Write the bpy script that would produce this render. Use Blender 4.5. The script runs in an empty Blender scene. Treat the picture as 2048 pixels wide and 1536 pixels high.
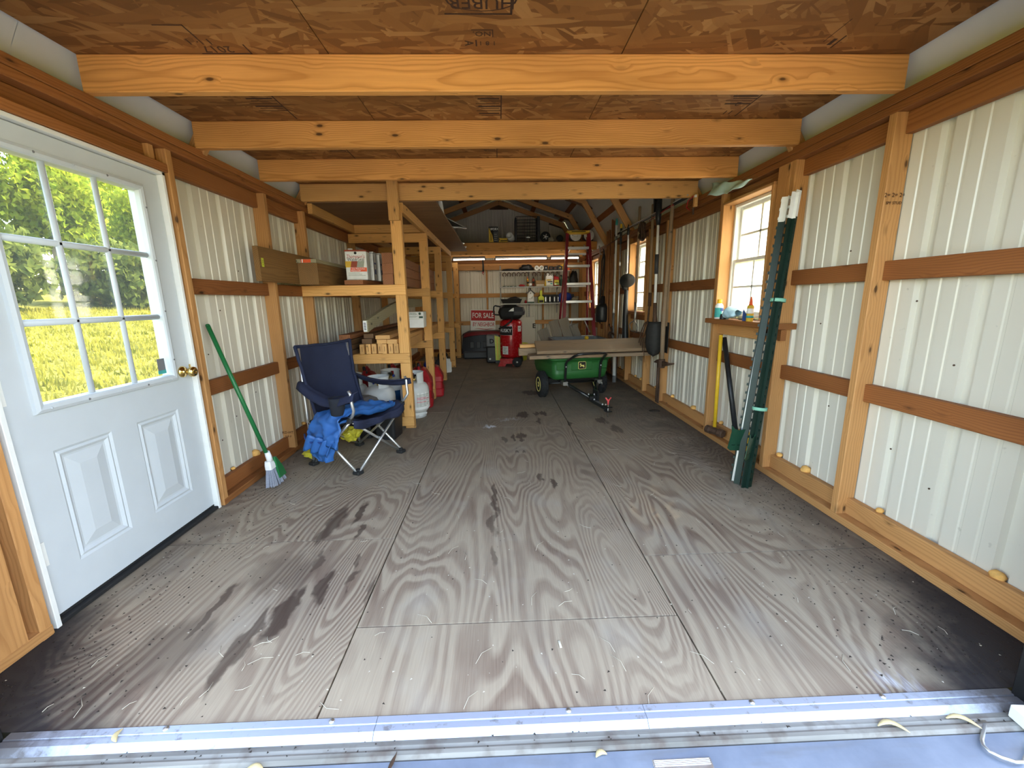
import bpy, bmesh, math, random
from mathutils import Vector, Matrix, Euler, noise
random.seed(7)
S = bpy.context.scene
COL = S.collection
PI = math.pi
# ---------------------------------------------------------------- camera, sky, sun, exposure
cam_d = bpy.data.cameras.new('camera'); cam = bpy.data.objects.new('camera', cam_d); COL.objects.link(cam)
cam_d.sensor_fit = 'HORIZONTAL'; cam_d.sensor_width = 36.0
cam_d.lens = 820.74 / 2048 * 36.0
cam_d.clip_start = 0.02; cam_d.clip_end = 400
RT = Vector((0.99935589, -0.0318207, -0.0165909)); UP = Vector((0.02261955, 0.19963, 0.97961024)); FW = Vector((0.02785984, 0.97935454, -0.20022119))
cam.matrix_world = Matrix(((RT.x, UP.x, -FW.x, -0.04838), (RT.y, UP.y, -FW.y, 0.0), (RT.z, UP.z, -FW.z, 1.19421), (0, 0, 0, 1)))
S.camera = cam
W = bpy.data.worlds.new('sky'); S.world = W; W.use_nodes = True
wn = W.node_tree; wn.nodes.clear()
sky = wn.nodes.new('ShaderNodeTexSky'); sky.sky_type = 'NISHITA'; sky.sun_disc = False
sky.sun_elevation = math.radians(50); sky.sun_rotation = math.radians(47); sky.air_density = 1.0; sky.dust_density = 2.0; sky.ozone_density = 1.0
bg = wn.nodes.new('ShaderNodeBackground'); bg.inputs['Strength'].default_value = 0.50
wo = wn.nodes.new('ShaderNodeOutputWorld')
wn.links.new(sky.outputs[0], bg.inputs[0]); wn.links.new(bg.outputs[0], wo.inputs[0])
sun_d = bpy.data.lights.new('sun', 'SUN'); sun_d.energy = 3.6; sun_d.angle = 0.01; sun_d.color = (1.0, 0.93, 0.80)
sun = bpy.data.objects.new('sun', sun_d); COL.objects.link(sun)
sun.rotation_euler = Vector((-0.50, -0.46, -0.73)).to_track_quat('-Z', 'Y').to_euler()
S.view_settings.view_transform = 'Standard'; S.view_settings.look = 'None'
S.view_settings.exposure = 2.08; S.view_settings.gamma = 1.0; S.view_settings.use_curve_mapping = False
S.view_settings.use_white_balance = True; S.view_settings.white_balance_temperature = 7900; S.view_settings.white_balance_tint = 10

# ---------------------------------------------------------------- node helpers
class NT:
    def __init__(s, name):
        s.m = bpy.data.materials.new(name); s.m.use_nodes = True; s.t = s.m.node_tree; s.t.nodes.clear()
    def n(s, typ, props=None, **inp):
        nd = s.t.nodes.new('ShaderNode' + typ)
        for k, v in (props or {}).items(): setattr(nd, k, v)
        for k, v in inp.items():
            k2 = k.replace('_', ' ')
            sk = nd.inputs[int(k[1:])] if (k[0] == 'i' and k[1:].isdigit()) else nd.inputs[k2]
            s.set(sk, v)
        return nd
    def set(s, sk, v):
        if isinstance(v, bpy.types.NodeSocket): s.t.links.new(v, sk)
        elif isinstance(v, bpy.types.Node): s.t.links.new(v.outputs[0], sk)
        else:
            if hasattr(sk.default_value, '__len__') and hasattr(v, '__len__') and len(sk.default_value) == 4 and len(v) == 3: v = (*v, 1)
            sk.default_value = v
    def math(s, op, a, b=0.0, c=0.0, clamp=False):
        return s.n('Math', {'operation': op, 'use_clamp': clamp}, i0=a, i1=b, i2=c).outputs[0]
    def vm(s, op, a, b=(0, 0, 0)):
        nd = s.n('VectorMath', {'operation': op}, i0=a, i1=b)
        return nd.outputs['Value'] if op in ('LENGTH', 'DISTANCE', 'DOT_PRODUCT') else nd.outputs[0]
    def xyz(s, v): nd = s.n('SeparateXYZ', i0=v); return nd.outputs[0], nd.outputs[1], nd.outputs[2]
    def comb(s, x, y, z): return s.n('CombineXYZ', X=x, Y=y, Z=z).outputs[0]
    def ramp(s, f, stops, interp='LINEAR'):
        nd = s.n('ValToRGB', i0=f); cr = nd.color_ramp; cr.interpolation = interp
        while len(cr.elements) < len(stops): cr.elements.new(0.5)
        for e, (p, c) in zip(cr.elements, stops):
            e.position = p; e.color = (c, c, c, 1) if not hasattr(c, '__len__') else (*c, 1)
        return nd.outputs[0]
    def mix(s, f, a, b, mode='MIX'):
        nd = s.n('Mix', {'data_type': 'RGBA', 'blend_type': mode}); s.set(nd.inputs[0], f); s.set(nd.inputs[6], a); s.set(nd.inputs[7], b)
        return nd.outputs[2]
    def noise(s, v, scale=1.0, detail=2.0, rough=0.5, dist=0.0):
        return s.n('TexNoise', Vector=v, Scale=scale, Detail=detail, Roughness=rough, Distortion=dist).outputs[0]
    def coord(s, kind='Object'): return s.n('TexCoord').outputs[kind]
    def rand(s): return s.n('ObjectInfo').outputs['Random']
    def out(s, sh): o = s.n('OutputMaterial'); s.t.links.new(sh if isinstance(sh, bpy.types.NodeSocket) else sh.outputs[0], o.inputs[0]); return s.m
    def pbr(s, col, rough=0.6, metal=0.0, bump=None, bstr=0.3, bdist=0.002, spec=0.5, coat=0.0):
        p = s.n('BsdfPrincipled', Base_Color=col, Roughness=rough, Metallic=metal)
        p.inputs['Specular IOR Level'].default_value = spec; p.inputs['Coat Weight'].default_value = coat
        if bump is not None:
            b = s.n('Bump', Strength=bstr, Distance=bdist, Height=bump); s.t.links.new(b.outputs[0], p.inputs['Normal'])
        return s.out(p)

def plain(name, col, rough=0.6, metal=0.0, var=0.12, scale=30.0, spec=0.4, coat=0.0, bstr=0.0):
    t = NT(name); c = t.coord(); n = t.noise(c, scale, 3.0)
    n2 = t.noise(c, 4.0, 2.0)
    f = t.math('ADD', t.math('MULTIPLY', n, 0.6), t.math('MULTIPLY', n2, 0.4))
    d = tuple(x * (1 - var) for x in col); l = tuple(min(1, x * (1 + var)) for x in col)
    cc = t.ramp(f, [(0.3, d), (0.7, l)])
    rr = t.math('ADD', t.math('MULTIPLY', n, 0.15), rough - 0.07)
    return t.pbr(cc, rr, metal, bump=n if bstr else None, bstr=bstr, spec=spec, coat=coat)

def wood(name, light, dark, rings=95.0, knots=0.5, tint=0.14, rough=0.62, weather=0.0):
    """lumber: the board's own X axis is the grain; every board gets its own pith, rings and knots"""
    t = NT(name); c = t.coord(); r = t.rand()
    r2 = t.math('FRACT', t.math('MULTIPLY', r, 91.7)); r3 = t.math('FRACT', t.math('MULTIPLY', r, 37.3))
    off = t.comb(t.math('MULTIPLY', r, 53.0), t.math('MULTIPLY', r2, 31.0), t.math('MULTIPLY', r3, 17.0))
    p = t.vm('ADD', c, off); x, y, z = t.xyz(c)
    w1 = t.noise(t.vm('MULTIPLY', p, (0.9, 3.0, 3.0)), 1.0, 2.0); w2 = t.noise(t.vm('MULTIPLY', p, (1.7, 4.0, 4.0)), 1.3, 2.0)
    # knots first: they bend the rings
    vk = t.n('TexVoronoi', {'feature': 'F1'}, Vector=t.vm('MULTIPLY', p, (7.0, 18.0, 18.0)), Scale=1.0, Randomness=1.0)
    kd = vk.outputs['Distance']; kc = t.xyz(vk.outputs['Color'])[0]
    km = t.math('GREATER_THAN', kc, 1.0 - knots * 0.55)
    bend = t.math('MULTIPLY', t.math('SUBTRACT', 1.0, t.math('MULTIPLY', kd, 2.2), clamp=True), t.math('MULTIPLY', km, 0.014))
    yy = t.math('ADD', t.math('ADD', y, t.math('MULTIPLY_ADD', r2, 0.14, -0.07)), t.math('MULTIPLY_ADD', w1, 0.09, -0.045))
    zz = t.math('ADD', t.math('ADD', z, t.math('MULTIPLY_ADD', r3, 0.10, 0.012)), t.math('MULTIPLY_ADD', w2, 0.07, -0.035))
    d = t.math('SQRT', t.math('ADD', t.math('MULTIPLY', yy, yy), t.math('MULTIPLY', zz, zz)))
    d = t.math('ADD', d, bend)
    ring = t.math('FRACT', t.math('MULTIPLY', d, rings))
    rg = t.ramp(ring, [(0.0, 0.25), (0.45, 0.0), (0.80, 0.85), (0.93, 1.0), (1.0, 0.25)])
    fib = t.noise(t.vm('MULTIPLY', p, (5.0, 160.0, 160.0)), 1.0, 2.0)
    blot = t.noise(t.vm('MULTIPLY', p, (1.5, 6.0, 6.0)), 1.0, 3.0)
    f = t.math('ADD', t.math('MULTIPLY', rg, 0.62), t.math('MULTIPLY_ADD', fib, 0.5, -0.22), clamp=True)
    col = t.mix(f, light, dark)
    col = t.mix(t.math('MULTIPLY', t.math('SUBTRACT', blot, 0.42), 1.2, clamp=True), col, tuple(a * 0.62 for a in dark))
    hk = t.math('MULTIPLY', km, t.ramp(t.math('ADD', kd, t.math('MULTIPLY_ADD', fib, 0.06, -0.03)), [(0.0, 1.0), (0.10, 0.95), (0.15, 0.35), (0.28, 0.0)]))
    col = t.mix(hk, col, tuple(a * 0.20 for a in dark))
    tn = t.math('MULTIPLY_ADD', r, tint * 2, 1.0 - tint)
    col = t.mix(1.0, col, t.comb(tn, tn, tn), 'MULTIPLY')
    if weather: col = t.mix(t.math('MULTIPLY', t.noise(t.vm('MULTIPLY', p, (2.0, 14.0, 14.0)), 1.0, 4.0), weather), col, (0.26, 0.24, 0.21))
    return t.pbr(col, rough, bump=t.math('ADD', fib, t.math('MULTIPLY', rg, -0.5)), bstr=0.25, bdist=0.0015, spec=0.3)

MAT = {}
MAT['stud'] = wood('stud pine', (0.58, 0.285, 0.105), (0.40, 0.175, 0.057), 85, 0.5)
MAT['girt'] = wood('girt fir', (0.3, 0.105, 0.032), (0.19, 0.058, 0.016), 110, 0.35)
MAT['header'] = wood('header fir', (0.36, 0.135, 0.042), (0.22, 0.074, 0.02), 100, 0.3)
MAT['joist'] = wood('joist pine', (0.68, 0.315, 0.092), (0.41, 0.155, 0.035), 105, 0.35)
MAT['knotty'] = wood('knotty spruce', (0.76, 0.4, 0.135), (0.6, 0.285, 0.085), 70, 1.3)
MAT['treated'] = wood('treated lumber', (0.27, 0.14, 0.05), (0.16, 0.078, 0.026), 75, 0.5)
MAT['greenish'] = wood('bowed grey green lumber', (0.34, 0.30, 0.19), (0.25, 0.21, 0.12), 55, 0.9)
MAT['darkwood'] = wood('dark brown lumber', (0.16, 0.085, 0.04), (0.09, 0.042, 0.02), 85, 0.4)
MAT['redwood'] = wood('red brown board', (0.34, 0.13, 0.055), (0.20, 0.065, 0.025), 70, 0.3)
MAT['endgrain'] = wood('pale cut lumber', (0.74, 0.41, 0.16), (0.57, 0.28, 0.09), 150, 0.3)
MAT['weathered'] = wood('weathered plank', (0.33, 0.205, 0.11), (0.19, 0.11, 0.055), 90, 0.4, weather=0.4)
MAT['scrap'] = wood('grey scrap board', (0.28, 0.20, 0.13), (0.17, 0.115, 0.07), 70, 0.4, weather=0.6)
MAT['pole'] = wood('tool handle ash', (0.45, 0.29, 0.16), (0.33, 0.19, 0.09), 200, 0.1, weather=0.35)
MAT['polered'] = wood('red brown dowel', (0.36, 0.15, 0.06), (0.26, 0.10, 0.04), 200, 0.1)
MAT['gusset'] = plain('dark gusset board', (0.085, 0.038, 0.016), 0.8, var=0.35, scale=14)
MAT['loftply'] = wood('loft plywood', (0.24, 0.125, 0.055), (0.17, 0.08, 0.032), 30, 0.1, weather=0.1)
MAT['roof'] = plain('white roof lining', (0.62, 0.62, 0.60), 0.6, var=0.04, scale=6)
MAT['white'] = plain('white door paint', (0.56, 0.60, 0.62), 0.38, var=0.03, scale=9)
MAT['vinyl'] = plain('white vinyl', (0.80, 0.80, 0.76), 0.35, var=0.03)
MAT['rubber'] = plain('black rubber', (0.014, 0.014, 0.014), 0.75, var=0.3)
MAT['black'] = plain('black plastic', (0.016, 0.016, 0.018), 0.42, var=0.3)
MAT['blackmetal'] = plain('black painted metal', (0.012, 0.012, 0.012), 0.3, var=0.2, spec=0.6)
MAT['grey'] = plain('grey plastic', (0.16, 0.16, 0.165), 0.5)
MAT['darkgrey'] = plain('dark grey plastic', (0.045, 0.047, 0.052), 0.5)
MAT['alu'] = plain('aluminium', (0.72, 0.72, 0.71), 0.38, 1.0, var=0.08)
MAT['steel'] = plain('worn steel', (0.36, 0.35, 0.33), 0.45, 1.0, var=0.25)
MAT['zinc'] = plain('silver tube', (0.62, 0.63, 0.63), 0.35, 0.85, var=0.05)
MAT['rust'] = plain('rusty iron', (0.10, 0.055, 0.035), 0.75, 0.4, var=0.4, scale=60)
MAT['brass'] = plain('polished brass', (0.78, 0.55, 0.20), 0.16, 1.0, var=0.04)
MAT['red'] = plain('red paint', (0.46, 0.008, 0.012), 0.26, var=0.06, coat=0.4)
MAT['redplastic'] = plain('red plastic', (0.38, 0.012, 0.018), 0.38, var=0.12)
MAT['ladderred'] = plain('red fibreglass', (0.27, 0.014, 0.022), 0.42, var=0.15)
MAT['green'] = plain('green broom plastic', (0.008, 0.15, 0.045), 0.32, var=0.06)
MAT['cartgreen'] = plain('cart green plastic', (0.016, 0.115, 0.026), 0.45, var=0.08)
MAT['postgreen'] = plain('dark green enamel', (0.006, 0.022, 0.015), 0.42, var=0.15, spec=0.3)
MAT['plategreen'] = plain('anchor plate green', (0.012, 0.055, 0.03), 0.4, var=0.15)
MAT['strap'] = plain('pale green strap', (0.20, 0.50, 0.36), 0.5)
MAT['yellow'] = plain('yellow plastic', (0.78, 0.46, 0.03), 0.4, var=0.08)
MAT['paleyellow'] = plain('pale yellow rim', (0.78, 0.66, 0.20), 0.45, var=0.06)
MAT['lime'] = plain('lime plastic', (0.55, 0.60, 0.06), 0.42)
MAT['orange'] = plain('orange red plastic', (0.75, 0.10, 0.03), 0.45)
MAT['pink'] = plain('red pull knob', (0.85, 0.10, 0.10), 0.4)
MAT['navy'] = plain('navy canvas', (0.013, 0.018, 0.045), 0.85, var=0.22, scale=120, bstr=0.25)
MAT['mesh'] = plain('black pocket mesh', (0.012, 0.014, 0.020), 0.9, var=0.4, scale=300)
MAT['blue'] = plain('bright blue nylon', (0.018, 0.11, 0.33), 0.42, var=0.15, scale=18)
MAT['bluebag'] = plain('blue plastic sack', (0.010, 0.035, 0.26), 0.35, var=0.25)
MAT['coolblue'] = plain('blue steel band', (0.012, 0.09, 0.22), 0.4)
MAT['tank'] = plain('white tank enamel', (0.66, 0.67, 0.65), 0.34, var=0.06, scale=12)
MAT['darksteel'] = plain('dull dark steel', (0.022, 0.020, 0.018), 0.62, var=0.4, scale=30, spec=0.25)
MAT['paper'] = plain('white paper', (0.80, 0.80, 0.78), 0.7, var=0.05)
MAT['card'] = plain('brown cardboard', (0.30, 0.19, 0.09), 0.85, var=0.1)
MAT['boxwhite'] = plain('white printed carton', (0.74, 0.74, 0.70), 0.7, var=0.06)
MAT['ink'] = plain('black ink', (0.015, 0.012, 0.010), 0.8, var=0.3)
MAT['stamp'] = plain('faded stamp ink', (0.055, 0.022, 0.010), 0.9, var=0.5, scale=160)
MAT['inkred'] = plain('red print', (0.45, 0.012, 0.015), 0.55, var=0.04)
MAT['inkblue'] = plain('navy print', (0.02, 0.06, 0.22), 0.6)
MAT['inkgold'] = plain('gold print', (0.62, 0.38, 0.04), 0.6)
MAT['inkbrown'] = plain('brown red print', (0.30, 0.05, 0.02), 0.6)
MAT['inkgrey'] = plain('grey green print', (0.32, 0.34, 0.27), 0.6)
MAT['inkteal'] = plain('teal print', (0.03, 0.34, 0.32), 0.6)
MAT['signwhite'] = plain('white sign board', (0.76, 0.75, 0.70), 0.5, var=0.03)
MAT['teal'] = plain('pale teal tissue', (0.50, 0.70, 0.64), 0.8, var=0.08)
MAT['paleblue'] = plain('pale blue cloth', (0.42, 0.66, 0.78), 0.8, var=0.1)
MAT['bristle'] = plain('grey bristles', (0.30, 0.32, 0.38), 0.7, var=0.3, scale=200)
MAT['yellowbag'] = plain('yellow film', (0.62, 0.55, 0.06), 0.35, var=0.25, scale=25)
MAT['tan'] = plain('tan stone', (0.33, 0.29, 0.20), 0.9, var=0.2)
MAT['mesh_wire'] = plain('dark wire', (0.02, 0.02, 0.022), 0.5, 0.4)
MAT['shelfmetal'] = plain('grey slotted steel', (0.30, 0.29, 0.27), 0.45, 0.6, var=0.15)
MAT['mower'] = plain('dark mower plastic', (0.030, 0.033, 0.040), 0.45)
MAT['mowerred'] = plain('dark red mower paint', (0.16, 0.008, 0.014), 0.4)
MAT['leafpod'] = plain('tan seed pod', (0.52, 0.42, 0.22), 0.7, var=0.2, scale=80)
MAT['foam'] = plain('orange foam', (0.80, 0.42, 0.12), 0.85, var=0.25, scale=50)
MAT['flake'] = plain('dark droppings', (0.028, 0.020, 0.014), 0.9, var=0.4)
MAT['speck'] = plain('pale specks', (0.62, 0.56, 0.44), 0.9, var=0.2)

def siding_mat():
    t = NT('cream painted steel siding'); c = t.coord()
    n = t.noise(t.vm('MULTIPLY', c, (3, 3, 0.8)), 1.0, 4.0); sp = t.noise(c, 26.0, 2.0)
    col = t.ramp(n, [(0.3, (0.635, 0.585, 0.48)), (0.7, (0.69, 0.64, 0.535))])
    col = t.mix(t.ramp(sp, [(0.74, 0.0), (0.80, 0.35)]), col, (0.35, 0.31, 0.24))
    return t.pbr(col, 0.27, bump=n, bstr=0.05, bdist=0.003, spec=0.45)
MAT['siding'] = siding_mat()

def floor_mat():
    t = NT('worn plywood floor'); c = t.coord(); r = t.rand(); x, y, z = t.xyz(c)
    wob = t.noise(t.vm('MULTIPLY', c, (6.0, 2.2, 1)), 1.0, 2.0)
    v = t.comb(t.math('MULTIPLY', x, 2.3), t.math('MULTIPLY_ADD', y, 0.50, t.math('MULTIPLY', wob, 0.16)), t.math('MULTIPLY', r, 47.0))
    n = t.noise(v, 1.0, 1.2, 0.45, 0.25)
    k = t.math('FRACT', t.math('MULTIPLY', n, 38.0))
    ln = t.ramp(k, [(0.0, 0.05), (0.30, 0.10), (0.50, 0.85), (0.80, 1.0), (0.93, 0.45), (1.0, 0.05)])
    fib = t.noise(t.comb(t.math('MULTIPLY', x, 210.0), t.math('MULTIPLY', y, 7.0), 0.0), 1.0, 2.0)
    gm = t.ramp(t.noise(c, 1.6, 3.0), [(0.35, 0.25), (0.65, 1.0)])
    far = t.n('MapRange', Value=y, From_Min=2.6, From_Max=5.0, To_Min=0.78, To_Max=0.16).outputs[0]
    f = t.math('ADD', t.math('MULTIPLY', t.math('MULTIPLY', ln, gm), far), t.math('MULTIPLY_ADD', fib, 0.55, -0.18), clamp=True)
    col = t.mix(f, (0.400, 0.322, 0.228), (0.158, 0.096, 0.068))
    blot = t.noise(t.vm('MULTIPLY', c, (2.6, 1.1, 1)), 1.0, 4.0, 0.6)
    col = t.mix(t.ramp(blot, [(0.52, 0.0), (0.75, 0.5)]), col, (0.17, 0.13, 0.105))
    col = t.mix(t.ramp(t.noise(t.vm('MULTIPLY', c, (3.1, 1.9, 1)), 1.3, 3.0), [(0.55, 0.0), (0.75, 0.5)]), col, (0.40, 0.355, 0.29))
    # ground-in dirt: along both walls, and deep in the shed mixed with painted dimness
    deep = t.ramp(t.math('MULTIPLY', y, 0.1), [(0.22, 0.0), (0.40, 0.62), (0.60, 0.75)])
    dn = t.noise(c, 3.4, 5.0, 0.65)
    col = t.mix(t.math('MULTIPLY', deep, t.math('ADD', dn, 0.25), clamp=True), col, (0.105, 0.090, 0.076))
    edge = t.ramp(t.math('ADD', t.math('ABSOLUTE', t.math('ADD', x, 0.05)), t.math('MULTIPLY_ADD', dn, 0.7, -0.35)), [(0.0, 0.0), (1.0, 0.0)])
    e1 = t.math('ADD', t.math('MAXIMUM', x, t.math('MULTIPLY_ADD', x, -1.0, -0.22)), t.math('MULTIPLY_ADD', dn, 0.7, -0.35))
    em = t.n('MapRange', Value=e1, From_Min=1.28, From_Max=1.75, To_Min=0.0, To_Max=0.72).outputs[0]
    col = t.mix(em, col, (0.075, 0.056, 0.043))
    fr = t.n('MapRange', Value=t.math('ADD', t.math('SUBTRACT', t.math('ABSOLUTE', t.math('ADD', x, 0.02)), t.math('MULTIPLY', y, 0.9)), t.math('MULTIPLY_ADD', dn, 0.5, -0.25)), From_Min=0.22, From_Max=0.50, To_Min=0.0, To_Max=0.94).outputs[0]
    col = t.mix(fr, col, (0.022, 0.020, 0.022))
    # spilled stains, each with a place of its own
    wn_ = t.n('TexNoise', Vector=c, Scale=9.0, Detail=3.0); wv = t.vm('MULTIPLY', t.vm('SUBTRACT', wn_.outputs[1], (0.5, 0.5, 0.5)), (0.10, 0.16, 0.0))
    wnb = t.n('TexNoise', Vector=t.vm('MULTIPLY', c, (30, 3, 1)), Scale=1.0, Detail=1.0); wv2 = t.vm('MULTIPLY', t.vm('SUBTRACT', wnb.outputs[1], (0.5, 0.5, 0.5)), (0.0, 0.25, 0.0))
    cw = t.vm('ADD', t.vm('ADD', c, wv), wv2); tot = None
    for (sx, sy, rx, ry, st) in STAINS:
        d = t.vm('LENGTH', t.vm('MULTIPLY', t.vm('SUBTRACT', cw, (sx, sy, 0)), (1 / rx, 1 / ry, 0)))
        m = t.n('MapRange', Value=d, From_Min=0.75, From_Max=1.1, To_Min=st, To_Max=0.0).outputs[0]
        tot = m if tot is None else t.math('MAXIMUM', tot, m)
    col = t.mix(tot, col, (0.050, 0.028, 0.020))
    # spilled white powder
    d = t.vm('LENGTH', t.vm('MULTIPLY', t.vm('SUBTRACT', cw, (-0.16, 3.82, 0)), (1 / 0.06, 1 / 0.05, 0)))
    d2 = t.vm('LENGTH', t.vm('MULTIPLY', t.vm('SUBTRACT', cw, (0.02, 4.05, 0)), (1 / 0.14, 1 / 0.05, 0)))
    pw = t.math('MAXIMUM', t.n('MapRange', Value=d, From_Min=0.6, From_Max=1.2, To_Min=0.9, To_Max=0.0).outputs[0],
                t.math('MULTIPLY', t.n('MapRange', Value=d2, From_Min=0.2, From_Max=1.1, To_Min=0.5, To_Max=0.0).outputs[0], t.ramp(fib, [(0.4, 0.2), (0.6, 1.0)])))
    d3 = t.vm('LENGTH', t.vm('MULTIPLY', t.vm('SUBTRACT', cw, (1.17, 1.06, 0)), (1 / 0.09, 1 / 0.05, 0)))
    pw = t.math('MAXIMUM', pw, t.math('MULTIPLY', t.n('MapRange', Value=d3, From_Min=0.2, From_Max=1.0, To_Min=0.6, To_Max=0.0).outputs[0], t.ramp(fib, [(0.35, 0.2), (0.6, 1.0)])))
    col = t.mix(pw, col, (0.60, 0.62, 0.66))
    return t.pbr(col, 0.72, bump=t.math('ADD', t.math('MULTIPLY', ln, -0.5), fib), bstr=0.28, bdist=0.002, spec=0.25)
STAINS = [(-0.93, 1.43, 0.045, 0.17, 0.85), (-0.83, 1.58, 0.03, 0.13, 0.8), (-1.0, 1.28, 0.03, 0.16, 0.7), (-0.99, 2.12, 0.05, 0.17, 0.72), (-0.88, 2.22, 0.025, 0.14, 0.8),
          (-0.82, 2.02, 0.018, 0.09, 0.7), (-0.92, 1.78, 0.02, 0.10, 0.6), (-1.22, 1.50, 0.02, 0.16, 0.7), (-0.72, 1.62, 0.015, 0.09, 0.6), (-0.62, 1.55, 0.015, 0.10, 0.55), (-0.75, 1.75, 0.014, 0.08, 0.6),
          (-1.25, 1.28, 0.14, 0.18, 0.45), (-1.05, 1.68, 0.16, 0.16, 0.35), (-1.36, 1.12, 0.05, 0.14, 0.5),
          (-0.10, 2.35, 0.02, 0.22, 0.7), (-0.11, 2.05, 0.02, 0.12, 0.55), (-0.10, 1.75, 0.018, 0.10, 0.5),
          (0.05, 3.46, 0.025, 0.09, 0.75), (0.13, 3.50, 0.05, 0.10, 0.75), (-0.02, 3.45, 0.02, 0.08, 0.6), (0.18, 4.20, 0.07, 0.10, 0.8), (0.33, 4.22, 0.03, 0.09, 0.75), (0.40, 4.22, 0.04, 0.09, 0.8),
          (0.33, 3.95, 0.025, 0.10, 0.7), (0.21, 2.62, 0.02, 0.08, 0.7), (0.29, 2.55, 0.02, 0.10, 0.75), (0.95, 3.92, 0.06, 0.10, 0.7), (1.02, 3.65, 0.04, 0.12, 0.6), (0.13, 3.10, 0.015, 0.05, 0.6), (0.07, 3.12, 0.015, 0.05, 0.6), (0.35, 5.25, 0.12, 0.14, 0.7), (0.62, 3.85, 0.03, 0.06, 0.7)]
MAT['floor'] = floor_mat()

def osb_mat():
    t = NT('oriented strand board'); c = t.coord(); r = t.rand()
    col = None; h = None
    for i, (ang, sc, st, zz) in enumerate([(0.35, 26, 0.16, 0), (1.25, 24, 0.2, 9), (-0.6, 30, 0.15, 21), (2.2, 22, 0.2, 33), (0.05, 34, 0.14, 45)]):
        q = t.n('VectorRotate', {'rotation_type': 'Z_AXIS'}, Vector=c, Angle=ang).outputs[0]
        q = t.vm('MULTIPLY', q, (st, 1.0, 1.0)); q = t.vm('ADD', q, t.comb(t.math('MULTIPLY', r, 13.0), zz, 0.0))
        wv = t.n('TexNoise', Vector=q, Scale=40.0, Detail=1.0)
        q = t.vm('ADD', q, t.vm('MULTIPLY', t.vm('SUBTRACT', wv.outputs[1], (.5, .5, .5)), (0.012, 0.012, 0)))
        vo = t.n('TexVoronoi', {'feature': 'F1'}, Vector=q, Scale=float(sc)); cc = t.xyz(vo.outputs['Color'])
        chip = t.ramp(cc[0], [(0.0, (0.16, 0.060, 0.016)), (0.35, (0.25, 0.098, 0.026)), (0.75, (0.34, 0.145, 0.042)), (1.0, (0.46, 0.225, 0.075))])
        gr = t.noise(t.vm('MULTIPLY', q, (8.0, 90.0, 1.0)), 1.0, 2.0)
        chip = t.mix(t.math('MULTIPLY', gr, 0.35), chip, (0.20, 0.08, 0.025))
        if col is None: col = chip; h = cc[0]
        else:
            m = t.math('GREATER_THAN', cc[1], 0.60); col = t.mix(m, col, chip)
    col = t.mix(t.ramp(t.noise(c, 5.0, 4.0), [(0.4, 0.0), (0.75, 0.45)]), col, (0.17, 0.068, 0.020))
    return t.pbr(col, 0.7, bump=h, bstr=0.15, bdist=0.002, spec=0.25)
MAT['osb'] = osb_mat()

def glass_mat(name, haze):
    t = NT(name); c = t.coord()
    tr = t.n('BsdfTransparent', Color=(0.96, 0.98, 0.97, 1)); gl = t.n('BsdfGlossy', Color=(1, 1, 1, 1), Roughness=0.03)
    lw = t.n('LayerWeight', Blend=0.25)
    m = t.n('MixShader', i0=t.math('MULTIPLY', lw.outputs['Facing'], 0.25), i1=tr, i2=gl)
    if haze:
        df = t.n('BsdfTranslucent', Color=(0.95, 0.97, 0.95, 1))
        n = t.noise(c, 90.0, 3.0); n2 = t.noise(c, 7.0, 3.0)
        f = t.math('MULTIPLY', t.ramp(t.math('ADD', t.math('MULTIPLY', n, 0.6), t.math('MULTIPLY', n2, 0.5)), [(0.36, 0.55), (0.56, 1.0)]), haze)
        m = t.n('MixShader', i0=f, i1=m, i2=df)
    return t.out(m)
MAT['glass'] = glass_mat('clear door glass', 0.02)
MAT['misted'] = glass_mat('misted window glass', 0.86)

def lit():
    t = NT('lit fluorescent tube'); return t.out(t.n('Emission', Color=(1, 0.97, 0.92, 1), Strength=5.0))
MAT['lit'] = lit()
MAT['gravel'] = plain('pale bounce gravel', (0.42, 0.40, 0.36), 0.9, var=0.3, scale=90)  # kept pale so the added ground out front reflects light inwards
def grass_mat():
    t = NT('sunlit lawn'); c = t.coord(); n = t.math('ADD', t.math('MULTIPLY', t.noise(c, 26.0, 4.0, 0.7), 0.7), t.math('MULTIPLY', t.noise(c, 4.0, 4.0, 0.7), 0.32)); n2 = t.noise(c, 0.45, 3.0)
    f = t.math('ADD', t.math('MULTIPLY', n, 0.75), t.math('MULTIPLY', n2, 0.35))
    return t.pbr(t.ramp(f, [(0.38, (0.016, 0.026, 0.004)), (0.52, (0.085, 0.090, 0.010)), (0.66, (0.26, 0.235, 0.05))]), 0.9, bump=n, bstr=0.6, bdist=0.05, spec=0.1)
MAT['grass'] = grass_mat()
def leaf_mat(name, a, b):
    t = NT(name); r = t.noise(t.coord(), 3.0, 3.0)
    col = t.ramp(r, [(0.3, a), (0.7, b)])
    d = t.n('BsdfDiffuse', Color=col); tl = t.n('BsdfTranslucent', Color=col)
    return t.out(t.n('MixShader', i0=0.45, i1=d, i2=tl))
MAT['leaf'] = leaf_mat('spring leaves', (0.10, 0.17, 0.016), (0.32, 0.37, 0.045))
MAT['leaf2'] = leaf_mat('shrub leaves', (0.055, 0.085, 0.022), (0.16, 0.19, 0.045))  # darker, greyer green of the shrubs
MAT['blade'] = leaf_mat('grass blades', (0.10, 0.115, 0.010), (0.40, 0.35, 0.06))
MAT['bark'] = plain('grey bark', (0.16, 0.13, 0.10), 0.9, var=0.4, scale=20)
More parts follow.
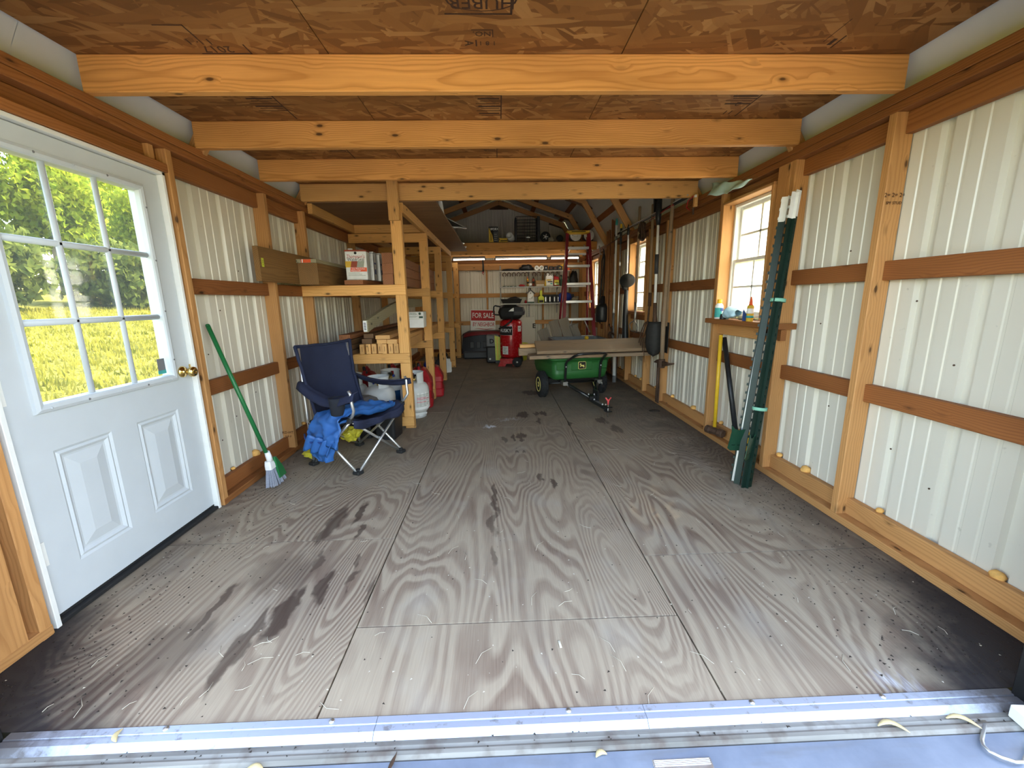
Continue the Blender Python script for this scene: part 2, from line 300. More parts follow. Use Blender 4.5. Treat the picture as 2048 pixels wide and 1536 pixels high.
def ramp_mat():
    t = NT('weathered grey ramp metal'); c = t.coord(); n = t.noise(c, 5.0, 5.0, 0.65); s = t.noise(t.vm('MULTIPLY', c, (2, 14, 1)), 2.0, 3.0)
    col = t.ramp(n, [(0.3, (0.15, 0.185, 0.245)), (0.7, (0.23, 0.275, 0.35))]); col = t.mix(t.ramp(s, [(0.55, 0.0), (0.75, 0.5)]), col, (0.16, 0.165, 0.17))
    return t.pbr(col, 0.42, 0.25, bump=n, bstr=0.1, spec=0.5)
MAT['ramp'] = ramp_mat()
def sill_mat():
    t = NT('weathered grey sill'); c = t.coord(); n = t.noise(t.vm('MULTIPLY', c, (1.5, 30, 30)), 1.0, 4.0); n2 = t.noise(c, 14.0, 4.0)
    col = t.ramp(n, [(0.3, (0.12, 0.115, 0.10)), (0.7, (0.30, 0.29, 0.26))]); col = t.mix(t.ramp(n2, [(0.5, 0.0), (0.7, 0.7)]), col, (0.09, 0.06, 0.045))
    return t.pbr(col, 0.7, bump=n2, bstr=0.3)
MAT['sill'] = sill_mat()
def strip_mat():
    t = NT('scuffed aluminium strip'); c = t.coord(); n2 = t.noise(c, 22.0, 5.0, 0.7)
    ex = t.n('MapRange', Value=t.math('ADD', t.math('ABSOLUTE', t.xyz(c)[0]), t.math('MULTIPLY_ADD', n2, 0.3, -0.15)), From_Min=1.15, From_Max=1.42, To_Min=0.0, To_Max=0.95).outputs[0]
    col = t.mix(t.ramp(n2, [(0.58, 0.0), (0.68, 0.6)]), (0.50, 0.56, 0.68), (0.20, 0.17, 0.15)); col = t.mix(ex, col, (0.07, 0.06, 0.055))
    return t.pbr(col, 0.45, t.math('SUBTRACT', 0.55, t.math('MULTIPLY', ex, 0.5)), bump=n2, bstr=0.1)
MAT['strip'] = strip_mat()

# ---------------------------------------------------------------- mesh helpers
class MB:
    def __init__(s): s.v = []; s.f = []; s.sm = []
    def quad(s, a, b, c, d, sm=False):
        i = len(s.v); s.v += [Vector(a), Vector(b), Vector(c), Vector(d)]; s.f.append((i, i + 1, i + 2, i + 3)); s.sm.append(sm); return s
    def box(s, x0, x1, y0, y1, z0, z1, m=None):
        i = len(s.v)
        for p in ((x0, y0, z0), (x1, y0, z0), (x1, y1, z0), (x0, y1, z0), (x0, y0, z1), (x1, y0, z1), (x1, y1, z1), (x0, y1, z1)):
            s.v.append(m @ Vector(p) if m else Vector(p))
        for f in ((3, 2, 1, 0), (4, 5, 6, 7), (0, 1, 5, 4), (1, 2, 6, 5), (2, 3, 7, 6), (3, 0, 4, 7)): s.f.append(tuple(i + k for k in f)); s.sm.append(False)
        return s
    def cbox(s, x0, x1, y0, y1, z0, z1, c=0.004, m=None):
        """box with softened edges"""
        bm = bmesh.new(); q = MB().box(x0, x1, y0, y1, z0, z1)
        vs = [bm.verts.new(p) for p in q.v]
        for f in q.f: bm.faces.new([vs[k] for k in f])
        bmesh.ops.bevel(bm, geom=bm.edges[:], offset=c, segments=1, profile=0.5, affect='EDGES')
        s.addbm(bm, m); return s
    def addbm(s, bm, m=None, sm=False):
        i = len(s.v); bm.verts.index_update()
        for v in bm.verts: s.v.append(m @ v.co if m else v.co.copy())
        for f in bm.faces: s.f.append(tuple(i + v.index for v in f.verts)); s.sm.append(sm)
        bm.free()
    def tube(s, pts, r, n=10, caps=True, closed=False, flat=1.0, upv=None):
        pts = [Vector(p) for p in pts]; k = len(pts); rs = r if hasattr(r, '__len__') else [r] * k
        i0 = len(s.v); prev = None
        for j, p in enumerate(pts):
            a = pts[(j - 1) % k] if (j > 0 or closed) else p; b = pts[(j + 1) % k] if (j < k - 1 or closed) else p
            d = (b - a).normalized()
            if prev is None:
                u = Vector(upv) if upv else (Vector((0, 0, 1)) if abs(d.z) < 0.9 else Vector((1, 0, 0)))
                u = (u - d * u.dot(d)).normalized()
            else: u = (prev - d * prev.dot(d)).normalized()
            prev = u; w = d.cross(u)
            for q in range(n):
                t = 2 * PI * q / n; s.v.append(p + (u * math.cos(t) * flat + w * math.sin(t)) * rs[j])
        for j in range(k if closed else k - 1):
            a = i0 + j * n; b = i0 + ((j + 1) % k) * n
            for q in range(n): s.f.append((a + q, a + (q + 1) % n, b + (q + 1) % n, b + q)); s.sm.append(True)
        if caps and not closed:
            s.f.append(tuple(i0 + q for q in reversed(range(n)))); s.sm.append(False)
            s.f.append(tuple(i0 + (k - 1) * n + q for q in range(n))); s.sm.append(False)
        return s
    def lathe(s, prof, n=20, m=None, sm=True, arc=None):
        i0 = len(s.v); full = arc is None; a0, a1 = (0, 2 * PI) if full else arc; cnt = n if full else n + 1
        for (r, z) in prof:
            for q in range(cnt):
                t = a0 + (a1 - a0) * q / n; p = Vector((r * math.cos(t), r * math.sin(t), z)); s.v.append(m @ p if m else p)
        for j in range(len(prof) - 1):
            for q in range(n):
                a = i0 + j * cnt; b = a + cnt; q2 = (q + 1) % cnt
                s.f.append((a + q, a + q2, b + q2, b + q)); s.sm.append(sm)
        if full:
            if prof[0][0] > 1e-5: s.f.append(tuple(i0 + q for q in reversed(range(n)))); s.sm.append(False)
            if prof[-1][0] > 1e-5: s.f.append(tuple(i0 + (len(prof) - 1) * cnt + q for q in range(n))); s.sm.append(False)
        return s
    def prism(s, poly, z0, z1, m=None, sm=False):
        k = len(poly); i = len(s.v)
        for z in (z0, z1):
            for (x, y) in poly: p = Vector((x, y, z)); s.v.append(m @ p if m else p)
        s.f.append(tuple(i + q for q in reversed(range(k)))); s.sm.append(False)
        s.f.append(tuple(i + k + q for q in range(k))); s.sm.append(False)
        for q in range(k): s.f.append((i + q, i + (q + 1) % k, i + k + (q + 1) % k, i + k + q)); s.sm.append(sm)
        return s
    def grid(s, fn, nu, nv, thick=0.0, sm=True):
        i0 = len(s.v); P = [[Vector(fn(a / nu, b / nv)) for b in range(nv + 1)] for a in range(nu + 1)]
        lay = [P]
        if thick:
            Q = []
            for a in range(nu + 1):
                row = []
                for b in range(nv + 1):
                    du = P[min(a + 1, nu)][b] - P[max(a - 1, 0)][b]; dv = P[a][min(b + 1, nv)] - P[a][max(b - 1, 0)]
                    nn = du.cross(dv); nn = nn.normalized() if nn.length > 1e-9 else Vector((0, 0, 1))
                    row.append(P[a][b] - nn * thick)
                Q.append(row)
            lay.append(Q)
        for L in lay:
            for row in L: s.v += row
        w = nv + 1; sz = (nu + 1) * w
        for a in range(nu):
            for b in range(nv):
                q = i0 + a * w + b; s.f.append((q, q + w, q + w + 1, q + 1)); s.sm.append(sm)
                if thick: q += sz; s.f.append((q, q + 1, q + w + 1, q + w)); s.sm.append(sm)
        if thick:
            def side(x, y): s.f.append((x, y, y + sz, x + sz)); s.sm.append(sm)
            for a in range(nu): side(i0 + (a + 1) * w, i0 + a * w) if False else side(i0 + a * w, i0 + (a + 1) * w); side(i0 + (a + 1) * w + nv, i0 + a * w + nv)
            for b in range(nv): side(i0 + b + 1, i0 + b); side(i0 + nu * w + b, i0 + nu * w + b + 1)
        return s
    def obj(s, name, mat, parent=None, loc=None, rot=None, kind=None, label=None):
        me = bpy.data.meshes.new(name); me.from_pydata([tuple(v) for v in s.v], [], s.f); me.update()
        me.polygons.foreach_set('use_smooth', s.sm)
        bm = bmesh.new(); bm.from_mesh(me); bmesh.ops.recalc_face_normals(bm, faces=bm.faces[:]); bm.to_mesh(me); bm.free()
        me.materials.append(MAT[mat] if isinstance(mat, str) else mat)
        o = bpy.data.objects.new(name, me); COL.objects.link(o)
        if parent: o.parent = parent
        if loc is not None: o.location = loc
        if rot is not None: o.rotation_euler = rot
        if kind: o['kind'] = kind
        if label: o['label'] = label
        return o

def T(x=0, y=0, z=0, rx=0, ry=0, rz=0): return Matrix.Translation((x, y, z)) @ Euler((rx, ry, rz)).to_matrix().to_4x4()
def thing(name, label, cat, loc=(0, 0, 0), rz=0.0, group=None, rot=None):
    o = bpy.data.objects.new(name, None); COL.objects.link(o); o.empty_display_size = 0.1
    o.location = loc; o.rotation_euler = rot or (0, 0, rz); o['label'] = label; o['category'] = cat
    if group: o['group'] = group
    return o
def tag(o, label, cat, group=None):
    o['label'] = label; o['category'] = cat
    if group: o['group'] = group
    return o
def struct(name, label):
    o = bpy.data.objects.new(name, None); COL.objects.link(o); o.empty_display_size = 0.1; o['kind'] = 'structure'; o['label'] = label
    return o
def dup(root, loc, rz, label, group=None):
    r = root.copy(); COL.objects.link(r); r.location = loc; r.rotation_euler = (0, 0, rz); r['label'] = label
    if group: r['group'] = group
    for ch in list(root.children):
        c = ch.copy(); COL.objects.link(c); c.parent = r
        for g in list(ch.children):
            d = g.copy(); COL.objects.link(d); d.parent = c
    return r
_BM = {}
def board(name, mat, parent, p, q, w, t, up=(0, 0, 1), c=0.003, label=None, ends=None):
    """lumber from p to q (centre line); w is measured along `up`, t across it; the mesh's X axis is the grain"""
    p = Vector(p); q = Vector(q); d = q - p; L = d.length; d.normalize()
    u = Vector(up); u = (u - d * u.dot(d)).normalized(); sd = u.cross(d)
    key = (round(L, 4), round(w, 4), round(t, 4), mat, ends)
    if key in _BM:
        o = bpy.data.objects.new(name, _BM[key]); COL.objects.link(o)
        if parent: o.parent = parent
    else:
        b = MB(); h = L / 2; a = t / 2 - c; z = w / 2
        prof = [(-a, -z), (a, -z), (t / 2, -z + c), (t / 2, z - c), (a, z), (-a, z), (-t / 2, z - c), (-t / 2, -z + c)]
        e0, e1 = ends or (0, 0)   # bevel cut of the ends: shift of the top edge
        for sx, e in ((-1, e0), (1, e1)):
            for (yy, zz) in prof: b.v.append(Vector((sx * h + e * (zz / w + 0.5), yy, zz)))
        b.f.append(tuple(reversed(range(8)))); b.f.append(tuple(range(8, 16))); b.sm += [False, False]
        for k in range(8): b.f.append((k, (k + 1) % 8, 8 + (k + 1) % 8, 8 + k)); b.sm.append(False)
        o = b.obj(name, mat, parent); _BM[key] = o.data
    M = Matrix((d, sd, u)).transposed().to_4x4(); M.translation = (p + q) / 2
    o.matrix_local = M
    if label: o['label'] = label
    return o
def text(body, size, mat, parent, m, name='lettering', ext=0.0004, sx=1.0, shear=0.0, bold=0.0, align='CENTER'):
    cu = bpy.data.curves.new('t', 'FONT'); cu.body = body; cu.size = size; cu.extrude = ext; cu.align_x = align; cu.align_y = 'CENTER'; cu.shear = shear; cu.offset = bold * size
    cu.resolution_u = 2
    o = bpy.data.objects.new('t', cu); COL.objects.link(o)
    dg = bpy.context.evaluated_depsgraph_get(); me = bpy.data.meshes.new_from_object(o.evaluated_get(dg)); bpy.data.objects.remove(o)
    me.transform(m @ Matrix.Diagonal((sx, 1, 1, 1))); me.materials.clear(); me.materials.append(MAT[mat])
    k = bpy.data.objects.new(name, me); COL.objects.link(k); k.parent = parent
    return k
FRONT = T(rx=PI / 2)    # text that reads from -Y
# ================================================================ SETTING
XI, XO = 1.74, 1.83          # stud inner face / siding plane
Y0, Y1 = 1.00, 9.30          # opening / inner face of the back studs
# ---- floor: plywood sheets
floor = struct('floor', 'worn plywood shed floor')
G = 0.0030
for (xa, xb), cuts in (((-1.83, -0.61), [Y0, 1.937, 4.377, 6.817, 9.4]), ((-0.61, 0.61), [Y0, 1.345, 3.785, 6.225, 8.665, 9.4]), ((0.61, 1.83), [Y0, 1.72, 3.35, 5.79, 8.23, 9.4])):
    for a, b in zip(cuts, cuts[1:]):
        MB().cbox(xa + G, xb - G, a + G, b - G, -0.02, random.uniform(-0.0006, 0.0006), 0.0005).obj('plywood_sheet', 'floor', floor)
MB().box(-1.83, 1.83, Y0 + 0.01, 9.4, -0.10, -0.0215).obj('floor_frame', 'darkwood', floor)

# ---- ribbed siding
PROF = [(0, 0), (.009, .021), (.047, .021), (.056, 0), (.108, 0), (.112, .0045), (.123, .0045), (.127, 0), (.178, 0), (.182, .0045), (.193, .0045), (.197, 0)]
PER = 0.248
def siding(parent, a0, a1, z0, z1, place, topfn=None, ph=0.0):
    us = {a0, a1}
    k = math.floor((a0 - ph) / PER)
    while ph + k * PER < a1:
        for u, d in PROF:
            x = ph + k * PER + u
            if a0 < x < a1: us.add(x)
        k += 1
    us = sorted(us); b = MB()
    def dep(x):
        t = (x - ph) % PER
        for (u, d), (u2, d2) in zip(PROF, PROF[1:] + [(PER, 0)]):
            if u <= t <= u2 + 1e-9: return d + (d2 - d) * (t - u) / (u2 - u)
        return 0
    for x, x2 in zip(us, us[1:]):
        za = topfn(x) if topfn else z1; zb = topfn(x2) if topfn else z1
        b.quad(place(x, dep(x), z0), place(x2, dep(x2), z0), place(x2, dep(x2), zb), place(x, dep(x), za))
    return b.obj('siding_panel', 'siding', parent)
def wall_siding(parent, sgn, holes, ph):
    pl = lambda y, d, z: (sgn * (XO + d), y, z)
    edges = [0.93 + 0.945 * i for i in range(10)]; edges[-1] = 9.40
    for a, b in zip(edges, edges[1:]):
        cuts = sorted({a, b} | {v for h in holes for v in h[:2] if a < v < b})
        for c, d in zip(cuts, cuts[1:]):
            hz = [h for h in holes if h[0] <= c + 1e-6 and d <= h[1] + 1e-6]
            if hz:
                _, _, z0, z1 = hz[0]
                if z0 > 0.05: siding(parent, c, d, -0.06, z0, pl, ph=ph)
                siding(parent, c, d, z1, 2.09, pl, ph=ph)
            else: siding(parent, c, d, -0.06, 2.09, pl, ph=ph)

WIN = [(2.78, 3.395), (5.09, 5.735), (7.50, 8.19)]
WZ0, WZ1 = 1.03, 1.905
DOOR = (1.395, 2.335, 0.03, 1.865)
wl = struct('wall_left', 'left wall: studs, girts and cream ribbed siding')
wr = struct('wall_right', 'right wall: studs, girts and cream ribbed siding')
wall_siding(wl, -1, [DOOR], 0.10)
wall_siding(wr, 1, [(a, b, WZ0, WZ1) for a, b in WIN], 0.055)
SW = 0.04                    # stud thickness
def stud(w, sgn, y, z0=0.04, z1=1.985, t=SW, mat='stud', dep=0.089):
    return board('stud', mat, w, (sgn * (XI + dep / 2), y + t / 2, z0), (sgn * (XI + dep / 2), y + t / 2, z1), dep, t, up=(1, 0, 0))
SL = [1.335, 2.355, 3.25, 3.865, 5.14, 6.42, 7.69, 8.95]
SR = [1.11, 1.97, 2.60, 3.40, 4.49, 5.02, 5.765, 6.42, 7.06, 7.45, 8.20, 8.95]
for y in SL: stud(wl, -1, y, 0.0 if y < 2.4 else 0.04)
for y in SR: stud(wr, 1, y)
# flat 2x4 beside the first window and flat window jacks
board('stud', 'stud', wr, (XI + 0.02, 2.70, 0.93), (XI + 0.02, 2.70, 1.985), 0.115, 0.04, up=(0, 1, 0))
for s, w, y in ((-1, wl, 0.93), (1, wr, 0.93), (-1, wl, 9.28), (1, wr, 9.28)): stud(w, s, y)
def run(w, sgn, name, mat, ys, z, h, t, x, gaps=()):
    """horizontal lumber between studs"""
    pts = sorted(ys)
    for a, b in zip(pts, pts[1:]):
        if any(a >= g0 - 0.08 and b <= g1 + 0.08 for g0, g1 in gaps): continue
        if b - a < 0.06: continue
        board(name, mat, w, (sgn * x, a + SW + 0.001, z), (sgn * x, b - 0.001, z), h, t)
yl = [0.93] + SL + [9.28]; yr = [0.93] + SR + [9.28]
dg = [(1.335, 2.355)]; wg = [(2.6, 3.4), (5.02, 5.765), (7.45, 8.2)]
for z in (0.705, 1.302):
    run(wl, -1, 'girt', 'girt', yl, z, 0.089, 0.038, XO - 0.021, dg)
    run(wr, 1, 'girt', 'girt', yr, z, 0.089, 0.038, XO - 0.021, wg if z > 1 else ())
run(wl, -1, 'girt', 'girt', yl, 0.085, 0.089, 0.038, XO - 0.021, dg)
run(wr, 1, 'girt', 'stud', yr, 0.085, 0.089, 0.038, XO - 0.021)
run(wl, -1, 'header', 'header', yl, 1.935, 0.10, 0.038, XO - 0.021, dg)
run(wr, 1, 'header', 'header', yr, 1.940, 0.09, 0.038, XO - 0.021)
for sgn, w in ((-1, wl), (1, wr)):
    for a, b in ((0.93, 4.55), (4.551, 9.32)):
        board('top_plate', 'header', w, (sgn * (XI + 0.043), a, 2.045), (sgn * (XI + 0.043), b, 2.045), 0.040, 0.094)
        board('top_plate', 'header', w, (sgn * (XI + 0.043), a, 2.005), (sgn * (XI + 0.043), b, 2.005), 0.038, 0.088)
for a, b in ((0.93, 1.375), (2.357, 5.2), (5.201, 9.32)): board('sill_plate', 'stud' if a < 2 else 'header', wl, (-(XI + 0.044), a, 0.02), (-(XI + 0.044), b, 0.02), 0.04, 0.09)
for a, b in ((0.93, 4.1), (4.101, 9.32)): board('sill_plate', 'stud', wr, (XI + 0.044, a, 0.02), (XI + 0.044, b, 0.02), 0.04, 0.09)
# boards over and beside the door
board('header', 'header', wl, (-(XO - 0.021), 1.376, 1.948), (-(XO - 0.021), 2.354, 1.948), 0.072, 0.038)
board('header', 'header', wl, (-(XI + 0.030), 1.376, 1.889), (-(XI + 0.030), 2.354, 1.889), 0.042, 0.058)
board('blocking', 'stud', wl, (-(XI + 0.05), 2.295, 1.912), (-(XI + 0.05), 2.295, 1.984), 0.05, 0.036, up=(1, 0, 0))
board('stud', 'stud', wl, (-(XI + 0.045), 1.25, 0.04), (-(XI + 0.045), 1.25, 1.985), 0.09, 0.10, up=(1, 0, 0))
# stamps printed on studs
for (x, y, z, m) in ((XI, 1.967, 1.62, T(XI + 0.045, 1.9665, 1.62, rx=PI / 2)), (XI, 3.397, 1.55, T(XI + 0.045, 3.3965, 1.53, rx=PI / 2)), (XI, 4.487, 1.5, T(XI + 0.045, 4.4865, 1.50, rx=PI / 2))):
    text('2= 2= 2=', 0.026, 'stamp', wr, m @ T(0, 0.018, 0), name='stamp'); text('SPF STUD', 0.018, 'stamp', wr, m @ T(0, -0.016, 0), name='stamp')
text('KD-HT', 0.03, 'stamp', wl, T(-XI - 0.045, 3.2465, 0.17, rx=PI / 2), name='stamp')
text('S-P-F', 0.024, 'stamp', wl, T(-XI - 0.045, 3.2465, 0.135, rx=PI / 2), name='stamp')
# expanding-foam lumps on the bottom girts at the big ribs
def foam(w, x, y, z, r):
    bm = bmesh.new(); bmesh.ops.create_icosphere(bm, subdivisions=2, radius=r)
    for v in bm.verts: v.co *= 1 + 0.35 * noise.noise(v.co * 40 + Vector((y * 9, x, 0))); v.co.z *= 0.9
    b = MB(); b.addbm(bm, T(x, y, z), True); b.obj('foam_plug', 'foam', w)
for i in range(0, 34):
    y = 0.055 + 0.029 + PER * (i + 4)
    if y < 9.1 and i not in (2, 7, 12): foam(wr, XO - 0.005, y, 0.138, 0.017 + 0.006 * (i % 3))
foam(wl, -XO + 0.004, 2.86, 0.142, 0.030); foam(wl, -XO, 2.608, 0.134, 0.014); foam(wl, -XO, 2.42, 0.134, 0.014); foam(wl, -XO, 3.36, 0.134, 0.016); foam(wl, -XO, 3.61, 0.136, 0.018)
# siding screws
for w, s, ys in ((wl, -1, (2.55, 2.72, 2.97)), (wr, 1, (1.62, 1.82, 2.22, 2.36))):
    for i, y in enumerate(ys):
        for z in (0.9 + 0.13 * ((i * 7) % 5), 0.35 + 0.11 * ((i * 5) % 4)):
            b = MB(); b.lathe([(0.004, 0), (0.004, 0.003), (0.0005, 0.004)], 8, T(s * (XO - 0.001), y, z, ry=-s * PI / 2)); b.obj('screw_tip', 'rust', w)

# ---- back wall and gable
wb = struct('wall_back', 'back wall and gable with cream ribbed siding')
def roofz(x):                         # underside of the roof
    x = abs(x); return 2.80 - (x - 1.40) * (0.77 / 0.47) if x > 1.40 else 2.80 + (1.40 - x) * (0.48 / 1.40)
xs = [-1.83 + 0.915 * i for i in range(5)]
for a, b in zip(xs, xs[1:]): siding(wb, a, b, -0.06, 3, lambda x, d, z: (x, 9.39 + d, z), topfn=lambda x: roofz(x) + 0.047, ph=0.03)
for x in (-1.72, -0.93, -0.30, 0.94, 1.55): board('stud', 'stud', wb, (x, 9.345, 0.04), (x, 9.345, 1.985), 0.089, 0.038, up=(0, 1, 0))
for z in (0.705, 1.302): board('girt', 'stud', wb, (-1.73, 9.285, z), (1.73, 9.285, z), 0.089, 0.03)
board('girt', 'girt', wb, (-1.73, 9.33, 0.085), (1.73, 9.33, 0.085), 0.089, 0.03)
board('header', 'stud', wb, (-1.73, 9.285, 1.885), (1.73, 9.285, 1.885), 0.089, 0.03)
board('header', 'stud', wb, (-1.73, 9.325, 1.955), (1.73, 9.325, 1.955), 0.05, 0.10)
board('top_plate', 'header', wb, (-1.69, 9.33, 2.02), (1.69, 9.33, 2.02), 0.07, 0.09)
board('sill_plate', 'header', wb, (-1.69, 9.34, 0.02), (1.69, 9.34, 0.02), 0.04, 0.09)

# ---- front wall around the wide opening
wf = struct('wall_front', 'front wall around the wide open doorway')
for a, b in ((-1.86, -1.56), (1.56, 1.86)): siding(wf, a, b, -0.1, 2.1, lambda x, d, z: (x, 0.90 - d, z), ph=0.0)
siding(wf, -1.86, 1.86, 2.02, 3, lambda x, d, z: (x, 0.90 - d, z), topfn=lambda x: max(2.03, roofz(x) + 0.02))
for s in (-1, 1): board('stud', 'stud', wf, (s * 1.58, 0.95, 0.0), (s * 1.58, 0.95, 2.02), 0.09, 0.04, up=(0, 1, 0))
board('header', 'stud', wf, (-1.83, 0.95, 2.09), (1.83, 0.95, 2.09), 0.14, 0.09)

# ---- ceiling: loft boards, joists, trusses, roof
ce = struct('ceiling', 'OSB loft ceiling on joists, trusses and white roof')
sx = [-1.752, -0.73, 0.495, 1.752]
for a, b in zip(sx, sx[1:]):
    for c, d in ((0.90, 2.00), (2.004, 3.98)):
        MB().cbox(a + 0.0018, b - 0.0018, c, d, 2.207, 2.222, 0.001).obj('osb_panel', 'osb', ce)
JY = [1.96, 2.60, 3.24]
for i, y in enumerate(JY): board('joist', 'joist', ce, (-1.745, y + 0.02, 2.136), (1.745, y + 0.02, 2.136), 0.139, 0.04, ends=None)
board('joist', 'knotty', ce, (-1.745, 3.89, 2.136), (1.745, 3.89, 2.136), 0.139, 0.04)
board('joist', 'joist', ce, (-1.745, 1.34, 2.136), (1.745, 1.34, 2.136), 0.139, 0.04)
for y in (7.72, 8.36, 8.99): board('joist', 'knotty' if y > 8 else 'joist', ce, (-1.745, y, 2.136), (1.745, y, 2.136), 0.139, 0.04)
MB().box(-1.70, 1.70, 7.74, 9.30, 2.207, 2.219).obj('loft_board', 'loftply', ce)
def truss(y):
    for s in (-1, 1):
        board('rafter', 'stud', ce, (s * 1.775, y, 2.07), (s * 1.373, y, 2.728), 0.089, 0.04, up=(s * 0.8, 0, 0.5))
        board('rafter', 'stud', ce, (s * 1.395, y, 2.735), (s * 0.0, y, 3.213), 0.089, 0.04)
        M = T(s * 1.36, y + 0.021, 2.74, rx=PI / 2)
        MB().prism([(s * 0.10, -0.19), (s * 0.16, -0.10), (s * -0.02, 0.055), (s * -0.26, 0.14), (s * -0.30, 0.03), (s * -0.02, -0.06)], -0.012, 0.0, M).obj('gusset', 'gusset', ce)
    MB().prism([(-0.2, -0.12), (0.2, -0.12), (0.2, -0.02), (0, 0.055), (-0.2, -0.02)], -0.012, 0.0, T(0, y + 0.021, 3.20, rx=PI / 2)).obj('gusset', 'gusset', ce)
for y in (1.36, 2.66, 3.93, 5.80, 7.07, 8.35, 9.25): truss(y)
for s in (-1, 1):
    for (x, z) in ((1.64, 2.475), (1.33, 2.86), (0.72, 3.06)):
        for a, b in ((0.95, 5.1), (5.101, 9.38)): board('purlin', 'girt', ce, (s * x, a, z), (s * x, b, z), 0.034, 0.089, up=(s * 0.85, 0, 0.5) if x > 1.5 else (s * 0.32, 0, 0.95))
# roof panels
ru = [(1.97, 1.87), (1.42, 2.83), (0.0, 3.33)]
for s in (-1, 1):
    for (xa, za), (xb, zb) in zip(ru, ru[1:]):
        n = 9
        for i in range(n):
            a = 0.82 + i * 8.66 / n; b = a + 8.66 / n - 0.002
            q = MB(); q.quad((s * xa, a, za), (s * xa, b, za), (s * xb, b, zb), (s * xb, a, zb)); q.quad((s * (xa + .01), a, za + .012), (s * (xa + .01), b, za + .012), (s * xb, b, zb + .012), (s * xb, a, zb + .012))
            q.obj('roof_panel', 'roof', ce)
# mill stamps printed on the underside of the boards (they read from the other end, so they hang upside down here)
def ceil_text(body, size, x, y, rz=PI, sxx=1.0): return text(body, size, 'stamp', ce, T(x, y, 2.2064, rx=PI, rz=rz) , name='stamp', sx=sxx)
def ceil_bar(x0, x1, y0, y1): MB().box(x0, x1, y0, y1, 2.2060, 2.2069).obj('stamp', 'stamp', ce)
ceil_text('HUBER', 0.085, -0.085, 1.66, sxx=0.9); ceil_bar(-0.22, 0.02, 1.715, 1.722); ceil_bar(0.016, 0.024, 1.55, 1.722)
ring = MB()
for k in range(20):
    a0, a1 = 2 * PI * k / 20, 2 * PI * (k + 1) / 20
    e = lambda a, r: (-0.085 + 0.125 * math.cos(a) * r, 1.645 + 0.06 * math.sin(a) * r, 2.2063)
    ring.quad(e(a0, 1), e(a1, 1), e(a1, 0.94), e(a0, 0.94))
ring.obj('stamp', 'stamp', ce)
ceil_text('NO.', 0.04, -0.09, 1.83); ceil_bar(-0.13, -0.05, 1.806, 1.810); ceil_bar(-0.05, -0.046, 1.806, 1.85)
ceil_text('1 8 1', 0.035, -0.07, 1.89); ceil_text('A', 0.05, -0.145, 1.89, rz=PI / 2); ceil_bar(-0.118, -0.112, 1.87, 1.91)
ceil_text('2017', 0.06, -1.16, 1.93); ceil_bar(-1.24, -1.04, 1.958, 1.963); ceil_bar(-1.044, -1.039, 1.90, 1.963); ceil_bar(-1.24, -1.03, 1.966, 1.968)
ceil_bar(-1.30, -1.19, 1.78, 1.784); ceil_bar(-1.195, -1.190, 1.78, 1.86); ceil_text('1 |\u00b7 1', 0.05, -1.2, 1.88)
for (x, w, ys, n) in ((-0.08, 0.13, 2.32, 9), (-1.23, 0.15, 2.31, 7), (1.25, 0.15, 2.30, 5), (-0.09, 0.10, 3.05, 3), (-1.12, 0.13, 3.05, 3)):
    ceil_bar(x + w / 2, x + w / 2 + 0.006, ys - 0.01, min(ys + 0.27, 2.595 if ys < 2.6 else 3.235))
    for i in range(n):
        yy = ys + 0.0 + i * 0.028
        if yy < (2.585 if ys < 2.6 else 3.23): ceil_bar(x - w / 2 + 0.012 * (i % 3), x + w / 2 - 0.008 * (i % 2), yy, yy + (0.012 if i % 3 == 1 else 0.004))
ceil_text('2', 0.06, 1.26, 2.42); ceil_text('11', 0.06, 1.26, 2.52)
ceil_bar(1.30, 1.302, 1.74, 1.88); ceil_bar(1.33, 1.345, 1.86, 1.90); ceil_bar(1.36, 1.366, 1.84, 1.92)

# ---- door in the left wall
d1 = struct('door_1', 'white half-glass entry door in the left wall')
XD = -1.776
ya, yb = 1.395, 2.335
for y0, y1 in ((ya, ya + 0.018), (yb - 0.018, yb)): MB().cbox(-1.85, -1.748, y0, y1, 0.0, 1.865, 0.002).obj('door_jamb', 'vinyl', d1)
MB().cbox(-1.85, -1.748, ya, yb, 1.848, 1.866, 0.002).obj('door_jamb', 'vinyl', d1)
MB().cbox(-1.84, -1.752, ya + 0.018, yb - 0.018, 0.0, 0.018, 0.003).obj('door_threshold', 'rubber', d1)
s0, s1 = ya + 0.021, yb - 0.021; zb0, zt = 0.030, 1.845
LY0, LY1, LZ0, LZ1 = 1.552, 2.178, 0.838, 1.745         # glass opening
slab = MB()
for a, b, c, d in ((s0, LY0, zb0, zt), (LY1, s1, zb0, zt), (LY0, LY1, LZ1, zt)): slab.box(XD - 0.044, XD, a, b, c, d)
